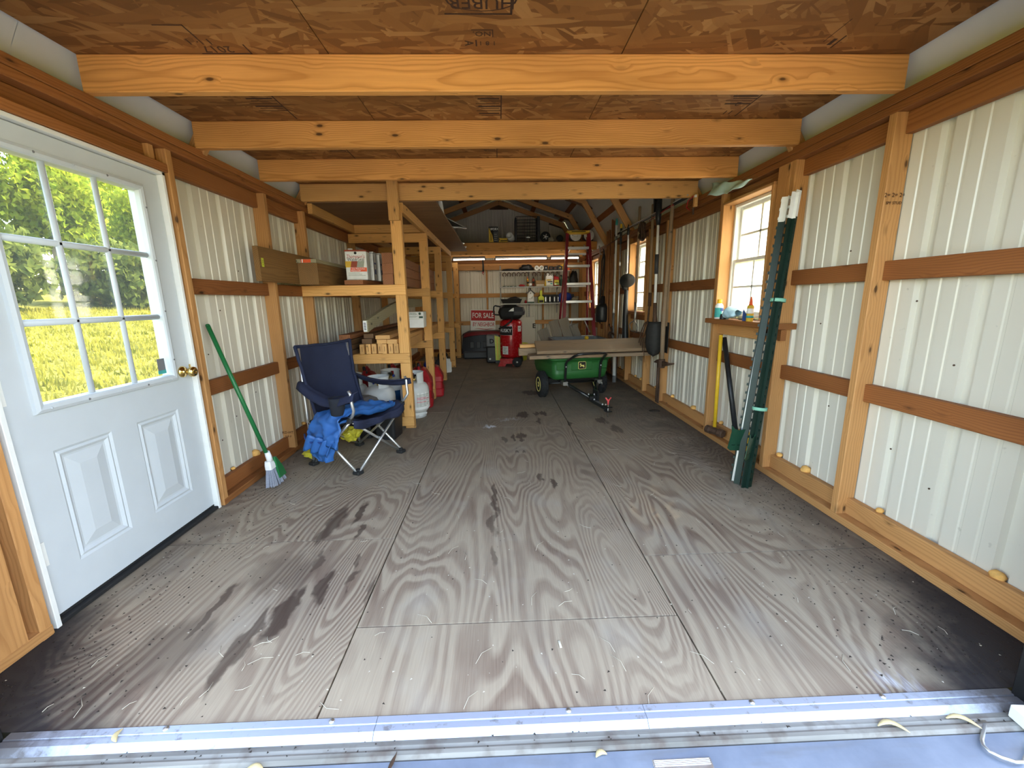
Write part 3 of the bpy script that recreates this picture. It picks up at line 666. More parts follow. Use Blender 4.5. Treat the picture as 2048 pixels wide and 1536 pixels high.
# lower part with two pressed panels
PN = [(1.535, 1.795), (1.925, 2.185)]; PZ0, PZ1 = 0.185, 0.655
ys_ = [LY0 - 0.0, LY1]
for a, b, c, d in ((LY0, LY1, PZ1, LZ0), (LY0, LY1, zb0, PZ0), (PN[0][1], PN[1][0], PZ0, PZ1)): slab.box(XD - 0.044, XD, a, b, c, d)
so = slab.obj('door_slab', 'white', d1)
for (a, b) in PN:
    p = MB(); lv = [(0, 0), (0.010, -0.006), (0.020, -0.001), (0.032, -0.009), (0.040, -0.010), (0.085, -0.001)]
    a, b = max(a, LY0 - 0.0), min(b, LY1)
    for (o0, h0), (o1, h1) in zip(lv, lv[1:]):
        R = lambda o, h: [(XD + h, a + o, PZ0 + o), (XD + h, b - o, PZ0 + o), (XD + h, b - o, PZ1 - o), (XD + h, a + o, PZ1 - o)]
        q0, q1 = R(o0, h0), R(o1, h1)
        for k in range(4): p.quad(q0[k], q0[(k + 1) % 4], q1[(k + 1) % 4], q1[k])
    o1, h1 = lv[-1]; p.quad(*[(XD + h1, yy, zz) for yy, zz in ((a + o1, PZ0 + o1), (b - o1, PZ0 + o1), (b - o1, PZ1 - o1), (a + o1, PZ1 - o1))])
    p.box(XD - 0.044, XD - 0.015, a, b, PZ0, PZ1)
    p.obj('door_panel', 'white', so)
# raised frame round the glass: profiled picture-frame
fr = MB(); lv = [(-0.034, 0.0), (-0.030, 0.010), (-0.018, 0.016), (-0.006, 0.013), (0.0, 0.008), (0.004, -0.012)]
for (o0, h0), (o1, h1) in zip(lv, lv[1:]):
    R = lambda o, h: [(XD + h, LY0 + o, LZ0 + o), (XD + h, LY1 - o, LZ0 + o), (XD + h, LY1 - o, LZ1 - o), (XD + h, LY0 + o, LZ1 - o)]
    q0, q1 = R(o0, h0), R(o1, h1)
    for k in range(4): fr.quad(q0[k], q0[(k + 1) % 4], q1[(k + 1) % 4], q1[k])
fr.obj('glass_frame', 'white', d1)
py = [LY0 + (LY1 - LY0) * k / 3 for k in range(4)]; pz = [LZ0 + (LZ1 - LZ0) * k / 3 for k in range(4)]
for k in (1, 2):
    b = MB(); b.prism([(-0.013, 0), (-0.011, 0.006), (-0.005, 0.011), (0.005, 0.011), (0.011, 0.006), (0.013, 0)], LZ0, LZ1, Matrix(((0, 1, 0, XD - 0.012), (1, 0, 0, py[k]), (0, 0, 1, 0), (0, 0, 0, 1))), True); b.obj('muntin', 'white', d1)
    b = MB(); b.prism([(-0.013, 0), (-0.011, 0.006), (-0.005, 0.011), (0.005, 0.011), (0.011, 0.006), (0.013, 0)], LY0, LY1, Matrix(((0, 1, 0, XD - 0.012), (0, 0, 1, 0), (1, 0, 0, pz[k]), (0, 0, 0, 1))), True); b.obj('muntin', 'white', d1)
for i in range(3):
    for j in range(3): MB().box(XD - 0.018, XD - 0.013, py[i] + 0.002, py[i + 1] - 0.002, pz[j] + 0.002, pz[j + 1] - 0.002).obj('pane', 'glass', d1)
for z0 in [LZ0 - 0.018, LZ1 + 0.018]:
    for k in range(5): b = MB(); b.lathe([(0.005, 0), (0.004, 0.002), (0, 0.0025)], 8, T(XD + 0.015, LY0 + 0.02 + k * 0.147, z0, ry=PI / 2)); b.obj('screw_cap', 'grey' if k % 2 else 'white', d1)
for k in range(4): b = MB(); b.lathe([(0.005, 0), (0.004, 0.002), (0, 0.0025)], 8, T(XD + 0.015, LY1 + 0.018, LZ0 + 0.08 + k * 0.25, ry=PI / 2)); b.obj('screw_cap', 'grey', d1)
kb = MB(); kb.lathe([(0.031, 0), (0.031, 0.004), (0.027, 0.010), (0.016, 0.014), (0.011, 0.020), (0.011, 0.030), (0.018, 0.036), (0.026, 0.046), (0.028, 0.056), (0.025, 0.066), (0.016, 0.071), (0.008, 0.072), (0.007, 0.070), (0, 0.070)], 24, T(XD, 2.255, 0.842, ry=PI / 2))
kb.obj('door_knob', 'brass', d1)
MB().cbox(XD - 0.012, XD + 0.004, s1 - 0.006, s1 + 0.004, 0.805, 0.875, 0.001).obj('latch_plate', 'brass', d1)
for z in (0.24, 0.86):
    h = MB(); h.box(XD - 0.001, XD + 0.003, s0, s0 + 0.028, z, z + 0.095)
    for k in range(3): h.tube([(XD + 0.006, s0 - 0.004, z + k * 0.032), (XD + 0.006, s0 - 0.004, z + 0.03 + k * 0.032)], 0.0065, 10)
    h.obj('hinge', 'vinyl', d1)
MB().box(XD - 0.046, XD + 0.001, s0, s1, 0.019, 0.030).obj('door_sweep', 'rubber', d1)
st = MB(); st.box(XD - 0.0125, XD - 0.0118, 2.118, 2.165, 0.862, 0.93); st.obj('window_sticker', 'grey', d1)
MB().box(XD - 0.0119, XD - 0.0112, 2.115, 2.165, 0.852, 0.870).obj('window_sticker', 'inkteal', d1)

# ---- windows in the right wall
for wi, (a, b) in enumerate(WIN):
    w = struct('window_%d' % (wi + 1), 'white vinyl window in the right wall')
    # timber liner
    for (p, q, ww) in (((XI + 0.055, a + 0.010, WZ0), (XI + 0.055, a + 0.010, WZ1), 0), ((XI + 0.055, b - 0.010, WZ0), (XI + 0.055, b - 0.010, WZ1), 0)):
        board('window_liner', 'stud', w, p, q, 0.125, 0.019, up=(1, 0, 0))
    board('window_liner', 'stud', w, (XI + 0.055, a, WZ1 - 0.002), (XI + 0.055, b, WZ1 - 0.002), 0.019, 0.125)
    fa, fb, z0, z1 = a + 0.02, b - 0.02, WZ0 + 0.005, WZ1 - 0.012
    X = XO + 0.005
    def rect(name, y0, y1, zz0, zz1, wd, x0, x1):
        m = MB(); m.cbox(x0, x1, y0, y0 + wd, zz0, zz1, 0.002); m.cbox(x0, x1, y1 - wd, y1, zz0, zz1, 0.002); m.cbox(x0, x1, y0 + wd, y1 - wd, zz0, zz0 + wd, 0.002); m.cbox(x0, x1, y0 + wd, y1 - wd, zz1 - wd, zz1, 0.002)
        return m.obj(name, 'vinyl', w)
    rect('window_frame', fa, fb, z0, z1, 0.022, X - 0.012, X + 0.06)
    zm = (z0 + z1) / 2
    for (c, d, x0) in ((z0 + 0.02, zm + 0.014, X), (zm - 0.014, z1 - 0.02, X + 0.026)):
        sh = rect('sash', fa + 0.02, fb - 0.02, c, d, 0.026, x0, x0 + 0.024)
        ga, gb, gc, gd = fa + 0.044, fb - 0.044, c + 0.024, d - 0.024
        for i in range(2):
            for j in range(2):
                ym, zmm = (ga + gb) / 2, (gc + gd) / 2
                MB().box(x0 + 0.010, x0 + 0.013, (ga, ym)[i], (ym, gb)[i], (gc, zmm)[j], (zmm, gd)[j]).obj('pane', 'misted', sh)
        for q in (0, 1):
            m = MB()
            if q: m.cbox(x0 + 0.004, x0 + 0.020, (ga + gb) / 2 - 0.008, (ga + gb) / 2 + 0.008, gc, gd, 0.001)
            else: m.cbox(x0 + 0.004, x0 + 0.020, ga, gb, (gc + gd) / 2 - 0.008, (gc + gd) / 2 + 0.008, 0.001)
            m.obj('muntin', 'vinyl', sh)
    if wi == 0:
        board('window_sill', 'header', w, (XI + 0.03, 2.575, 1.0), (XI + 0.03, 3.46, 1.0), 0.038, 0.15)
        board('sill_support', 'stud', w, (XI + 0.062, 2.642, 0.935), (XI + 0.062, 3.398, 0.935), 0.088, 0.04)
        board('sill_support', 'header', w, (XI + 0.018, 2.565, 0.945), (XI + 0.018, 2.78, 0.945), 0.07, 0.036)
    else:
        board('window_sill', 'girt', w, (XI + 0.045, a - 0.02, 1.005), (XI + 0.045, b + 0.02, 1.005), 0.038, 0.12)
        board('sill_support', 'girt', w, (XI + 0.062, a, 0.95), (XI + 0.062, b, 0.95), 0.07, 0.038)

# ---- threshold, ramp, ground
th = struct('trim_1', 'aluminium threshold strip across the opening')
pr = [(0.998, 0.0015), (0.996, 0.006), (0.976, 0.006), (0.974, 0.003), (0.971, 0.003), (0.969, 0.006), (0.953, 0.006), (0.934, -0.010), (0.934, -0.02), (0.998, -0.02)]
for a, b in ((-1.47, -0.43), (-0.4285, 0.352), (0.3535, 1.48)):
    m = MB(); m.prism([(y, z) for y, z in pr], a, b, Matrix(((0, 0, 1, 0), (1, 0, 0, 0), (0, 1, 0, 0), (0, 0, 0, 1)))); m.obj('threshold_strip', 'strip', th)
for x in (-1.03, -0.56, 0.13, 0.68, 1.08): b = MB(); b.lathe([(0.009, 0), (0.007, 0.003), (0, 0.004)], 10, T(x, 0.987, 0.006)); b.obj('screw_head', 'alu', th)
sb = MB(); pr = [(0.936, -0.008), (0.921, -0.006), (0.914, -0.010), (0.906, -0.005), (0.896, -0.006), (0.888, -0.013), (0.886, -0.06), (0.936, -0.06)]
sb.prism(pr, -1.56, 1.56, Matrix(((0, 0, 1, 0), (1, 0, 0, 0), (0, 1, 0, 0), (0, 0, 0, 1)))); sb.obj('sill_board', 'sill', th)
for s, nm in ((-1, 'trim_2'), (1, 'trim_3')):
    t3 = struct(nm, 'black roll-up door track at the side of the opening')
    m = MB(); m.cbox(min(s * 1.475, s * 1.53), max(s * 1.475, s * 1.53), 0.90, 0.985, -0.012, 2.03, 0.004); m.obj('door_track', 'blackmetal', t3)
rp = thing('ramp', 'weathered grey metal ramp in front of the threshold', 'ramp', (0, 0.884, -0.012))
m = MB(); m.box(-1.55, 1.55, -2.0, 0.0, -0.03, 0.0, T(rx=math.radians(5.5))); m.obj('ramp_plate', 'ramp', rp)
m = MB(); RM = T(rx=math.radians(5.5))
for k in range(4): m.cbox(0.336, 0.485, -0.040 + k * 0.004, -0.0375 + k * 0.004, 0.0, 0.004, 0.0006, RM)
m.cbox(0.332, 0.489, -0.14, -0.024, 0.0, 0.002, 0.0008, RM); m.obj('tread_plate', 'alu', rp, label='bright ribbed tread plate')
hs = thing('hasp', 'chrome wire hasp lying on the ramp at the right corner', 'hasp', (1.335, 0.856, -0.012), rz=0.25)
m = MB(); loop = [(-0.02, 0.055, 0.004), (-0.085, 0.03, 0.006), (-0.10, 0.02, 0.006), (-0.105, 0.005, 0.006), (-0.095, -0.012, 0.006), (-0.075, -0.03, 0.006), (-0.055, -0.036, 0.006), (0.03, -0.012, 0.008), (0.12, 0.016, 0.008)]
m.tube(loop, 0.0045, 10); m.obj('wire_loop', 'zinc', hs)
m = MB(); m.cbox(-0.03, 0.0, 0.045, 0.07, -0.002, 0.004, 0.001); m.obj('hinge_plate', 'steel', hs)
blk = thing('block', 'white painted wood block at the right end of the threshold', 'block', (1.465, 0.895, 0.006), rz=-0.08)
m = MB(); m.cbox(-0.075, 0.05, -0.025, 0.025, -0.012, 0.030, 0.004); m.obj('block_body', 'vinyl', blk)

ap = struct('trim_4', 'pale bounce gravel added out of view in front of the shed to light its depth')  # unseen ground, added to bounce daylight deep into the shed
m = MB(); m.grid(lambda u, v: (-3.2 + 6.4 * u, -1.2 - 16 * v, -0.335 + 0.008 * math.sin(u * 40) * math.sin(v * 90)), 24, 40, 0.02); m.obj('bounce_gravel', 'gravel', ap)
gr = struct('ground', 'sunlit lawn round the shed')
m = MB()
def gz(x, y):
    if x < -2.2: return -0.35 + min(2.6, (-2.2 - x) * 0.115)
    if x > 2.2: return -0.35 + min(2.0, (x - 2.2) * 0.05)
    return -0.35
m.grid(lambda u, v: ((-60 + 120 * u), (-40 + 110 * v), gz(-60 + 120 * u, 0)), 60, 6); m.obj('lawn', 'grass', gr)
# ================================================================ LEFT SIDE: lumber rack and what is on it
rk = thing('lumber_rack', 'knotty pine lumber rack of upright posts and rails along the left wall', 'rack', (-0.9, 3.79, 0))
def RB(name, p, q, w, t, up=(0, 0, 1), mat='knotty'): return board(name, mat, rk, Vector(p) - Vector((-0.9, 3.79, 0)), Vector(q) - Vector((-0.9, 3.79, 0)), w, t, up)
FY = [3.79, 5.02, 6.24, 7.50, 8.78]
for i, y in enumerate(FY):
    yf = y + 0.02; xc = -0.925 + 0.012 * (i % 2)
    segs = [(0.0, 0.028), (0.125, 0.638), (0.732, 1.255), (1.348, 1.885)] if i else [(0.0, 0.03), (0.125, 0.638), (0.732, 1.255), (1.348, 1.885), (1.888, 2.205)]
    for k, (a, b) in enumerate(segs):
        if i == 0 and k == 0: continue
        dx = -0.012 if (i == 0 and k == 4) else 0.0
        RB('post', (xc + dx, yf, a), (xc + dx, yf, b), 0.093, 0.038, (1, 0, 0))
    RB('post', (xc, yf + 0.04, 0.0), (xc, yf + 0.04, 1.96), 0.093, 0.038, (1, 0, 0))
    for z in (0.685, 1.302): RB('rail', (-1.79 if i else -1.80, yf, z), (xc + 0.046, yf, z), 0.091, 0.038)
    RB('foot_rail', (-1.05 if i == 0 else -1.6, yf, 0.077), (xc + 0.044, yf, 0.077), 0.091, 0.038)
    if i == 0: RB('foot_rail', (-1.72, yf + 0.04, 0.10), (-0.972, yf + 0.04, 0.10), 0.091, 0.036)
    if i: RB('rail', (-1.765, yf, 1.920), (xc + 0.046, yf, 1.920), 0.10, 0.038); 
    if i == 1: RB('rail', (-1.69, yf, 2.022), (-0.92, yf, 2.022), 0.09, 0.038)
RB('stringer', (-0.905, 3.935, 2.02), (-0.905, 7.70, 2.02), 0.086, 0.04)
RB('stringer', (-1.705, 3.935, 2.02), (-1.705, 7.70, 2.02), 0.086, 0.04)
m = MB(); m.cbox(-1.735 + 0.9, -0.59 + 0.9, 3.935 - 3.79, 6.36 - 3.79, 2.066, 2.082, 0.002); m.obj('loft_sheet', 'loftply', rk)
m = MB(); m.cbox(-1.735 + 0.9, -0.595 + 0.9, 6.363 - 3.79, 7.69 - 3.79, 2.066, 2.082, 0.002); m.obj('loft_sheet', 'loftply', rk)

def plank(label, mat, p, q, w, t, up=(0, 0, 1), cat='lumber', group=None, name='lumber_board'):
    o = board(name, mat, None, p, q, w, t, up); return tag(o, label, cat, group)
# upper shelf (top of rail 1.348)
p1 = plank('wide brown plank on edge against the left wall with a small yellow tag', 'treated', (-1.715, 3.005, 1.472), (-1.715, 5.45, 1.472), 0.235, 0.038)
m = MB(); m.box(-0.014, 0.014, -0.0012, 0.0, -0.03, 0.03); o = m.obj('yellow_tag', 'lime', p1, label='yellow tag'); o.matrix_local = T(-1.185, -0.0195, 0.01)
m = MB()
for i in range(3): m.box(-0.003, 0.003, -0.0014, -0.0011, -0.018 + i * 0.013, -0.012 + i * 0.013)
k = m.obj('tag_print', 'ink', o)
p2 = plank('square brown timber lying on the upper shelf rail under a thin tagged board', 'treated', (-1.612, 3.55, 1.434), (-1.612, 6.3, 1.434), 0.172, 0.158)
p3 = plank('thin grey brown board with an orange tag lying on a square timber', 'greenish', (-1.615, 3.54, 1.536), (-1.615, 6.3, 1.536), 0.03, 0.162)
m = MB(); m.box(-0.0012, 0.0, -0.038, 0.042, -0.0135, 0.0135); o = m.obj('orange_tag', 'orange', p3, label='orange tag'); o.location = (-1.3803, 0.0, 0.0)
m = MB(); m.box(-0.0015, -0.001, 0.026, 0.034, -0.013, 0.013); m.obj('tag_stripe', 'paper', o)
p4 = plank('flat red brown board under the paint cans on the upper shelf', 'redwood', (-1.30, 3.775, 1.370), (-1.30, 5.1, 1.370), 0.038, 0.17)
p4.matrix_local = Matrix.Translation((-1.26, 4.44, 1.372)) @ Euler((0, 0, PI / 2 - 0.10)).to_matrix().to_4x4()
for i, z in enumerate((1.395, 1.487, 1.579)):
    plank('orange brown timber stacked beside the front rack post, %s' % ('bottom of its three', 'middle of its three', 'topmost of its three')[i], 'redwood', (-1.028, 3.80 + 0.01 * i, z), (-1.028, 6.2, z), 0.09, 0.094, group='timbers stacked on the upper shelf')
# cans of sealer
cn = thing('sealer_can', 'white and red metal can of wood sealer facing the door on upper shelf', 'can', (-1.315, 3.90, 1.392), rz=0.06)
m = MB(); m.cbox(-0.093, 0.093, -0.058, 0.058, 0.0, 0.252, 0.006); m.obj('can_body', 'boxwhite', cn)
m = MB(); m.cbox(-0.095, 0.095, -0.060, 0.060, 0.249, 0.262, 0.003); m.obj('can_rim', 'inkbrown', cn)
m = MB(); m.cbox(-0.095, 0.095, -0.060, 0.060, 0.0, 0.008, 0.003); m.obj('bottom_rim', 'steel', cn)
m = MB(); m.lathe([(0.021, 0), (0.021, 0.018), (0.017, 0.020), (0, 0.020)], 16, T(-0.062, 0.02, 0.262)); m.obj('cap', 'paper', cn)
m = MB(); m.tube([(0.0, 0, 0.262), (0.02, 0, 0.275), (0.05, 0, 0.275), (0.07, 0, 0.262)], 0.003, 6); m.obj('handle', 'steel', cn)
yy = -0.0585
lab = m = MB(); m.prism([(-0.093, 0.112), (-0.05, 0.112), (-0.038, 0.165), (-0.093, 0.165)], 0, 0.0006, T(0, yy, 0, rx=PI / 2)); lb = m.obj('label_gold', 'inkgold', cn)
m = MB(); m.prism([(-0.05, 0.112), (0.004, 0.112), (0.014, 0.165), (-0.038, 0.165)], 0, 0.0006, T(0, yy, 0, rx=PI / 2)); m.obj('label_brown', 'inkbrown', cn)
m = MB(); m.prism([(0.004, 0.112), (0.064, 0.112), (0.074, 0.165), (0.014, 0.165)], 0, 0.0006, T(0, yy, 0, rx=PI / 2)); m.obj('label_grey', 'inkgrey', cn)
m = MB(); m.prism([(-0.055, 0.075), (0.09, 0.075), (0.09, 0.110), (-0.05, 0.110)], 0, 0.0008, T(0, yy, 0, rx=PI / 2)); m.obj('label_red', 'orange', cn)
text("Thompson's", 0.043, 'inkred', cn, T(0, yy - 0.0003, 0.205, rx=PI / 2), sx=0.74, shear=0.1)
text('WaterSeal', 0.045, 'ink', cn, T(0, yy - 0.0003, 0.180, rx=PI / 2), sx=0.78)
text('Clear Multi-Surface', 0.018, 'paper', cn, T(0.017, yy - 0.001, 0.099, rx=PI / 2), sx=0.82); text('Waterproofer', 0.018, 'paper', cn, T(-0.005, yy - 0.001, 0.084, rx=PI / 2), sx=0.82)
for k, (w, z) in enumerate(((0.10, 0.062), (0.12, 0.050), (0.15, 0.040))): m = MB(); m.box(-0.075, -0.075 + w, yy - 0.0006, yy, z, z + 0.0035); m.obj('small_print', 'inkgrey', cn)
m = MB(); m.lathe([(0.006, 0), (0.012, 0), (0.012, 0.0006)], 12, T(0, yy, 0.235, rx=PI / 2)); m.obj('emblem', 'ink', cn)
for i in range(3):
    c2 = thing('sealer_can', 'grey and white metal can with blue side panels, %s behind the white red can' % ('first', 'second', 'third')[i], 'can', (-1.290 + 0.022 * i, 4.035 + 0.135 * i, 1.392), rz=0.06, group='grey sealer cans on the upper shelf')
    m = MB(); m.cbox(-0.093, 0.093, -0.058, 0.058, 0.0, 0.252, 0.006); m.obj('can_body', 'steel', c2)
    m = MB(); m.cbox(-0.095, 0.095, -0.060, 0.060, 0.249, 0.262, 0.003); m.obj('can_rim', 'steel', c2)
    m = MB(); m.box(0.0925, 0.0937, -0.045, 0.0, 0.012, 0.245); m.obj('side_panel', 'boxwhite', c2)
    for q in ((0.002, 0.060, 0.105), (0.01, 0.150, 0.165)): m = MB(); m.box(0.0935, 0.0945, -0.045, *q); m.obj('blue_print', 'inkblue', c2)
    m = MB(); m.lathe([(0.021, 0), (0.021, 0.018), (0, 0.020)], 14, T(-0.062, 0.02, 0.262)); m.obj('cap', 'paper', c2)
# lower shelf (top of rail 0.731)
names = ['leftmost', 'second from left', 'third from left', 'fourth from left', 'fifth from left', 'sixth from left', 'rightmost']
for i in range(7):
    x = -1.300 + i * 0.0505 + (0.003 if i % 2 else 0); L = 3.5 if i == 6 else 2.3 + 0.1 * (i % 3)
    o = plank('pale lumber stud on edge in the lower shelf row, %s' % names[i], 'endgrain', (x, 3.76 + 0.012 * ((i * 5) % 4), 0.778), (x - 0.02, 3.76 + L, 0.778), 0.089, 0.040, group='studs on edge in the lower shelf row')
    m = MB(); m.box(-0.0006, 0.0, -0.008, -0.005, -0.022, 0.022); k = m.obj('end_stamp', 'stamp', o); k.location = (-L / 2 - 0.0003, 0.006, 0)
plank('pale lumber stud lying flat on the lower shelf row, left of two', 'endgrain', (-1.12, 3.77, 0.8445), (-1.124, 6.0, 0.8445), 0.038, 0.089)
plank('pale lumber stud lying flat on the lower shelf row, right of two', 'endgrain', (-1.022, 3.745, 0.845), (-1.026, 7.2, 0.845), 0.038, 0.089)
plank('pale lumber board lying topmost on the lower shelf row', 'endgrain', (-1.10, 3.74, 0.886), (-1.115, 5.6, 0.886), 0.034, 0.128)
dk = [(-1.405, 0.755, 'lowest'), (-1.415, 0.800, 'second from bottom'), (-1.42, 0.845, 'third from bottom'), (-1.44, 0.890, 'uppermost')]
for i, (x, z, nm) in enumerate(dk):
    plank('dark brown board in the pile behind the blue chair, %s' % nm, 'darkwood' if i != 3 else 'redwood', (x - 0.01, 3.62 + 0.05 * i, z), (x + 0.01, 6.2, z), 0.042, 0.10, group='dark boards piled on the lower shelf')
for i, z in enumerate((0.846, 0.889)):
    plank('dark brown board right of the pile, under the bowed board, %s' % ('lower', 'upper')[i], 'darkwood', (-1.262, 3.80 + 0.06 * i, z), (-1.25, 6.2, z), 0.042, 0.09, group='dark boards under the bowed board')
plank('dark brown board standing under the bowed board', 'darkwood', (-1.345, 3.75, 0.778), (-1.34, 6.2, 0.778), 0.09, 0.04) if False else None
# bowed board on edge
m = MB(); L = 2.2
def bow(u): return Vector((-1.235 + 0.10 * u, 3.72 + L * u, 0.935 + 0.19 * math.sin(min(1, u * 1.4) * PI / 2)))
for k in range(12):
    a, b = bow(k / 12), bow((k + 1) / 12); h, w = 0.105, 0.019
    if k == 0: m.quad(a + Vector((-w, 0, 0)), a + Vector((w, 0, 0)), a + Vector((w, 0, h)), a + Vector((-w, 0, h)))
    for (p0, p1) in (((-w, 0), (w, 0)), ((w, 0), (w, h)), ((w, h), (-w, h)), ((-w, h), (-w, 0))):
        m.quad(a + Vector((p0[0], 0, p0[1])), b + Vector((p0[0], 0, p0[1])), b + Vector((p1[0], 0, p1[1])), a + Vector((p1[0], 0, p1[1])))
rz = Matrix.Rotation(-PI / 2, 4, 'Z')
m.v = [rz @ (v - Vector((-1.235, 3.72, 0.935))) for v in m.v]
bb = m.obj('bowed_board', 'greenish', None, loc=(-1.235, 3.72, 0.935), rot=(0, 0, PI / 2)); tag(bb, 'bowed grey green board on edge with a white tag at its end', 'lumber')
m = MB(); m.box(-0.002, 0.0, -0.016, 0.016, 0.006, 0.10); m.obj('price_tag', 'paper', bb, loc=(-0.001, 0.006, 0))
m = MB()
for k in range(5): m.box(-0.0035, -0.002, -0.01, 0.01, 0.02 + k * 0.014, 0.027 + k * 0.014)
m.obj('tag_print', 'ink', bb, loc=(-0.001, 0.006, 0))
# white box on the lower shelf
bx = thing('carton', 'white printed cardboard carton on the lower shelf behind the first post', 'box', (-0.985, 4.68, 0.914), rz=0.05)
m = MB(); m.cbox(-0.105, 0.105, -0.12, 0.12, 0.0, 0.090, 0.004); m.obj('carton_body', 'paper', bx)
m = MB(); m.cbox(-0.108, 0.108, -0.123, 0.123, 0.086, 0.172, 0.004); m.obj('carton_lid', 'boxwhite', bx)
text('FRESH', 0.03, 'inkgrey', bx, T(0.0, -0.1235, 0.145, rx=PI / 2), bold=0.01); text('Farm Produce', 0.024, 'inkgrey', bx, T(-0.01, -0.1235, 0.118, rx=PI / 2)) if False else None
m = MB(); m.lathe([(0.008, 0), (0.014, 0), (0.014, 0.0008)], 14, T(0.068, -0.1235, 0.152, rx=PI / 2)); m.box(0.058, 0.100, -0.1242, -0.1235, 0.103, 0.125)
m.obj('print', 'plategreen', bx)
m = MB()
for k, (x0, x1, z) in enumerate(((-0.04, 0.03, 0.158), (-0.045, 0.035, 0.148), (-0.06, 0.045, 0.122), (-0.05, 0.03, 0.114), (-0.09, -0.07, 0.15))): m.box(x0, x1, -0.1242, -0.1235, z, z + 0.004)
m.obj('print', 'inkgrey', bx)
# ---- under the rack
def tank(loc, rz, label, r=0.158, blueband=False, printed=False):
    t = thing('propane_tank', label, 'gas tank', loc, rz)
    m = MB(); m.lathe([(r * 0.50, 0.045), (r * 0.80, 0.060), (r * 0.96, 0.095), (r, 0.13), (r, 0.275), (r * 0.97, 0.315), (r * 0.85, 0.35), (r * 0.62, 0.372), (r * 0.3, 0.382), (0.0, 0.383)], 32); m.obj('tank_body', 'tank', t)
    m = MB(); m.lathe([(r * 0.74, 0.0), (r * 0.74, 0.062), (r * 0.71, 0.062), (r * 0.71, 0.0)], 28)
    for k in range(6): m.box(-0.02, 0.02, -0.004, 0.006, 0.0, 0.018, T(0, 0, 0.022, rz=k * PI / 3 + 0.5) @ T(0, -r * 0.74, 0))
    m.obj('foot_ring', 'tank', t)
    m = MB(); cr = r * 0.66
    n = 36
    for (a0, a1, zz0, zz1) in ((-2.2, -0.95, 0.365, 0.475), (-0.62, 0.62, 0.365, 0.475), (0.95, 2.2, 0.365, 0.475), (-0.95, -0.62, 0.365, 0.40), (-0.95, -0.62, 0.448, 0.475), (0.62, 0.95, 0.365, 0.40), (0.62, 0.95, 0.448, 0.475)):
        k = max(2, int((a1 - a0) * 7))
        for q in range(k):
            b0, b1 = a0 + (a1 - a0) * q / k, a0 + (a1 - a0) * (q + 1) / k
            for rr in (cr, cr - 0.004):
                m.quad((rr * math.cos(b0), rr * math.sin(b0), zz0), (rr * math.cos(b1), rr * math.sin(b1), zz0), (rr * math.cos(b1), rr * math.sin(b1), zz1), (rr * math.cos(b0), rr * math.sin(b0), zz1), True)
    m.tube([(cr * math.cos(-2.2 + 4.4 * q / 30), cr * math.sin(-2.2 + 4.4 * q / 30), 0.476) for q in range(31)], 0.004, 6)
    m.obj('collar', 'tank', t)
    v = m = MB(); m.lathe([(0.018, 0.38), (0.018, 0.40), (0.012, 0.405), (0.012, 0.43), (0.0, 0.43)], 12); m.tube([(0, 0, 0.415), (-0.05, 0, 0.418)], 0.013, 10); m.obj('valve', 'brass', t)
    m = MB(); m.lathe([(0.014, 0), (0.016, 0.012), (0.0, 0.014)], 10, T(-0.05, 0, 0.418, ry=-PI / 2)); m.obj('valve_cap', 'bluebag', t)
    m = MB(); m.lathe([(0.022, 0), (0.024, 0.008), (0.022, 0.016), (0, 0.017)], 14, T(0, 0, 0.43)); m.obj('hand_wheel', 'black', t)
    if blueband: m = MB(); m.lathe([(r + 0.0008, 0.14), (r + 0.0008, 0.27)], 32); m.obj('label_band', 'coolblue', t)
    if printed:
        R = r + 0.0008
        def patch(a0, a1, z0, z1, mat, nm='label', off=0.0):
            q = MB(); q.grid(lambda u, w: ((R + off) * math.cos(a0 + (a1 - a0) * u), (R + off) * math.sin(a0 + (a1 - a0) * u), z0 + (z1 - z0) * w), 10, 1); q.obj(nm, mat, t)
        patch(-2.6, 0.5, 0.10, 0.275, 'paper')
        for k in range(9):
            patch(-2.4 - 0.0, -1.35 - 0.15 * (k % 3), 0.250 - k * 0.015, 0.250 - k * 0.015 + 0.006, 'inkred' if k in (2, 3, 5) else 'inkgrey', 'label_print', 0.0007)
            patch(-1.05, -0.55 - 0.1 * ((k * 2) % 3), 0.247 - k * 0.015, 0.247 - k * 0.015 + 0.004, 'inkgrey', 'label_print', 0.0007)
        patch(-1.14, -1.12, 0.105, 0.27, 'inkgrey', 'label_print', 0.0007); patch(-0.95, -0.80, 0.112, 0.135, 'ink', 'label_print', 0.0007)
    return t
tank((-0.955, 4.26, 0), -2.0 + PI, 'white propane tank with printed label right of the front rack post', 0.148, printed=True)
tank((-1.265, 4.05, 0.0), 0.9, 'white propane tank standing behind the blue chair, middle one', 0.155)
tank((-1.245, 4.44, 0.0), 2.4, 'white propane tank with a blue band behind the front rack post', 0.150, blueband=True)
tank((-1.585, 4.22, 0.0), 1.6, 'white propane tank farthest left with a black hose on it', 0.155)
hz = MB(); hz.tube([(-1.585, 4.19, 0.452), (-1.545, 4.13, 0.49), (-1.49, 4.06, 0.50), (-1.455, 4.02, 0.45), (-1.445, 4.0, 0.37), (-1.455, 3.99, 0.28)], 0.011, 8); tag(hz.obj('gas_hose', 'black'), 'short black gas hose hanging from the left propane tank', 'hose')
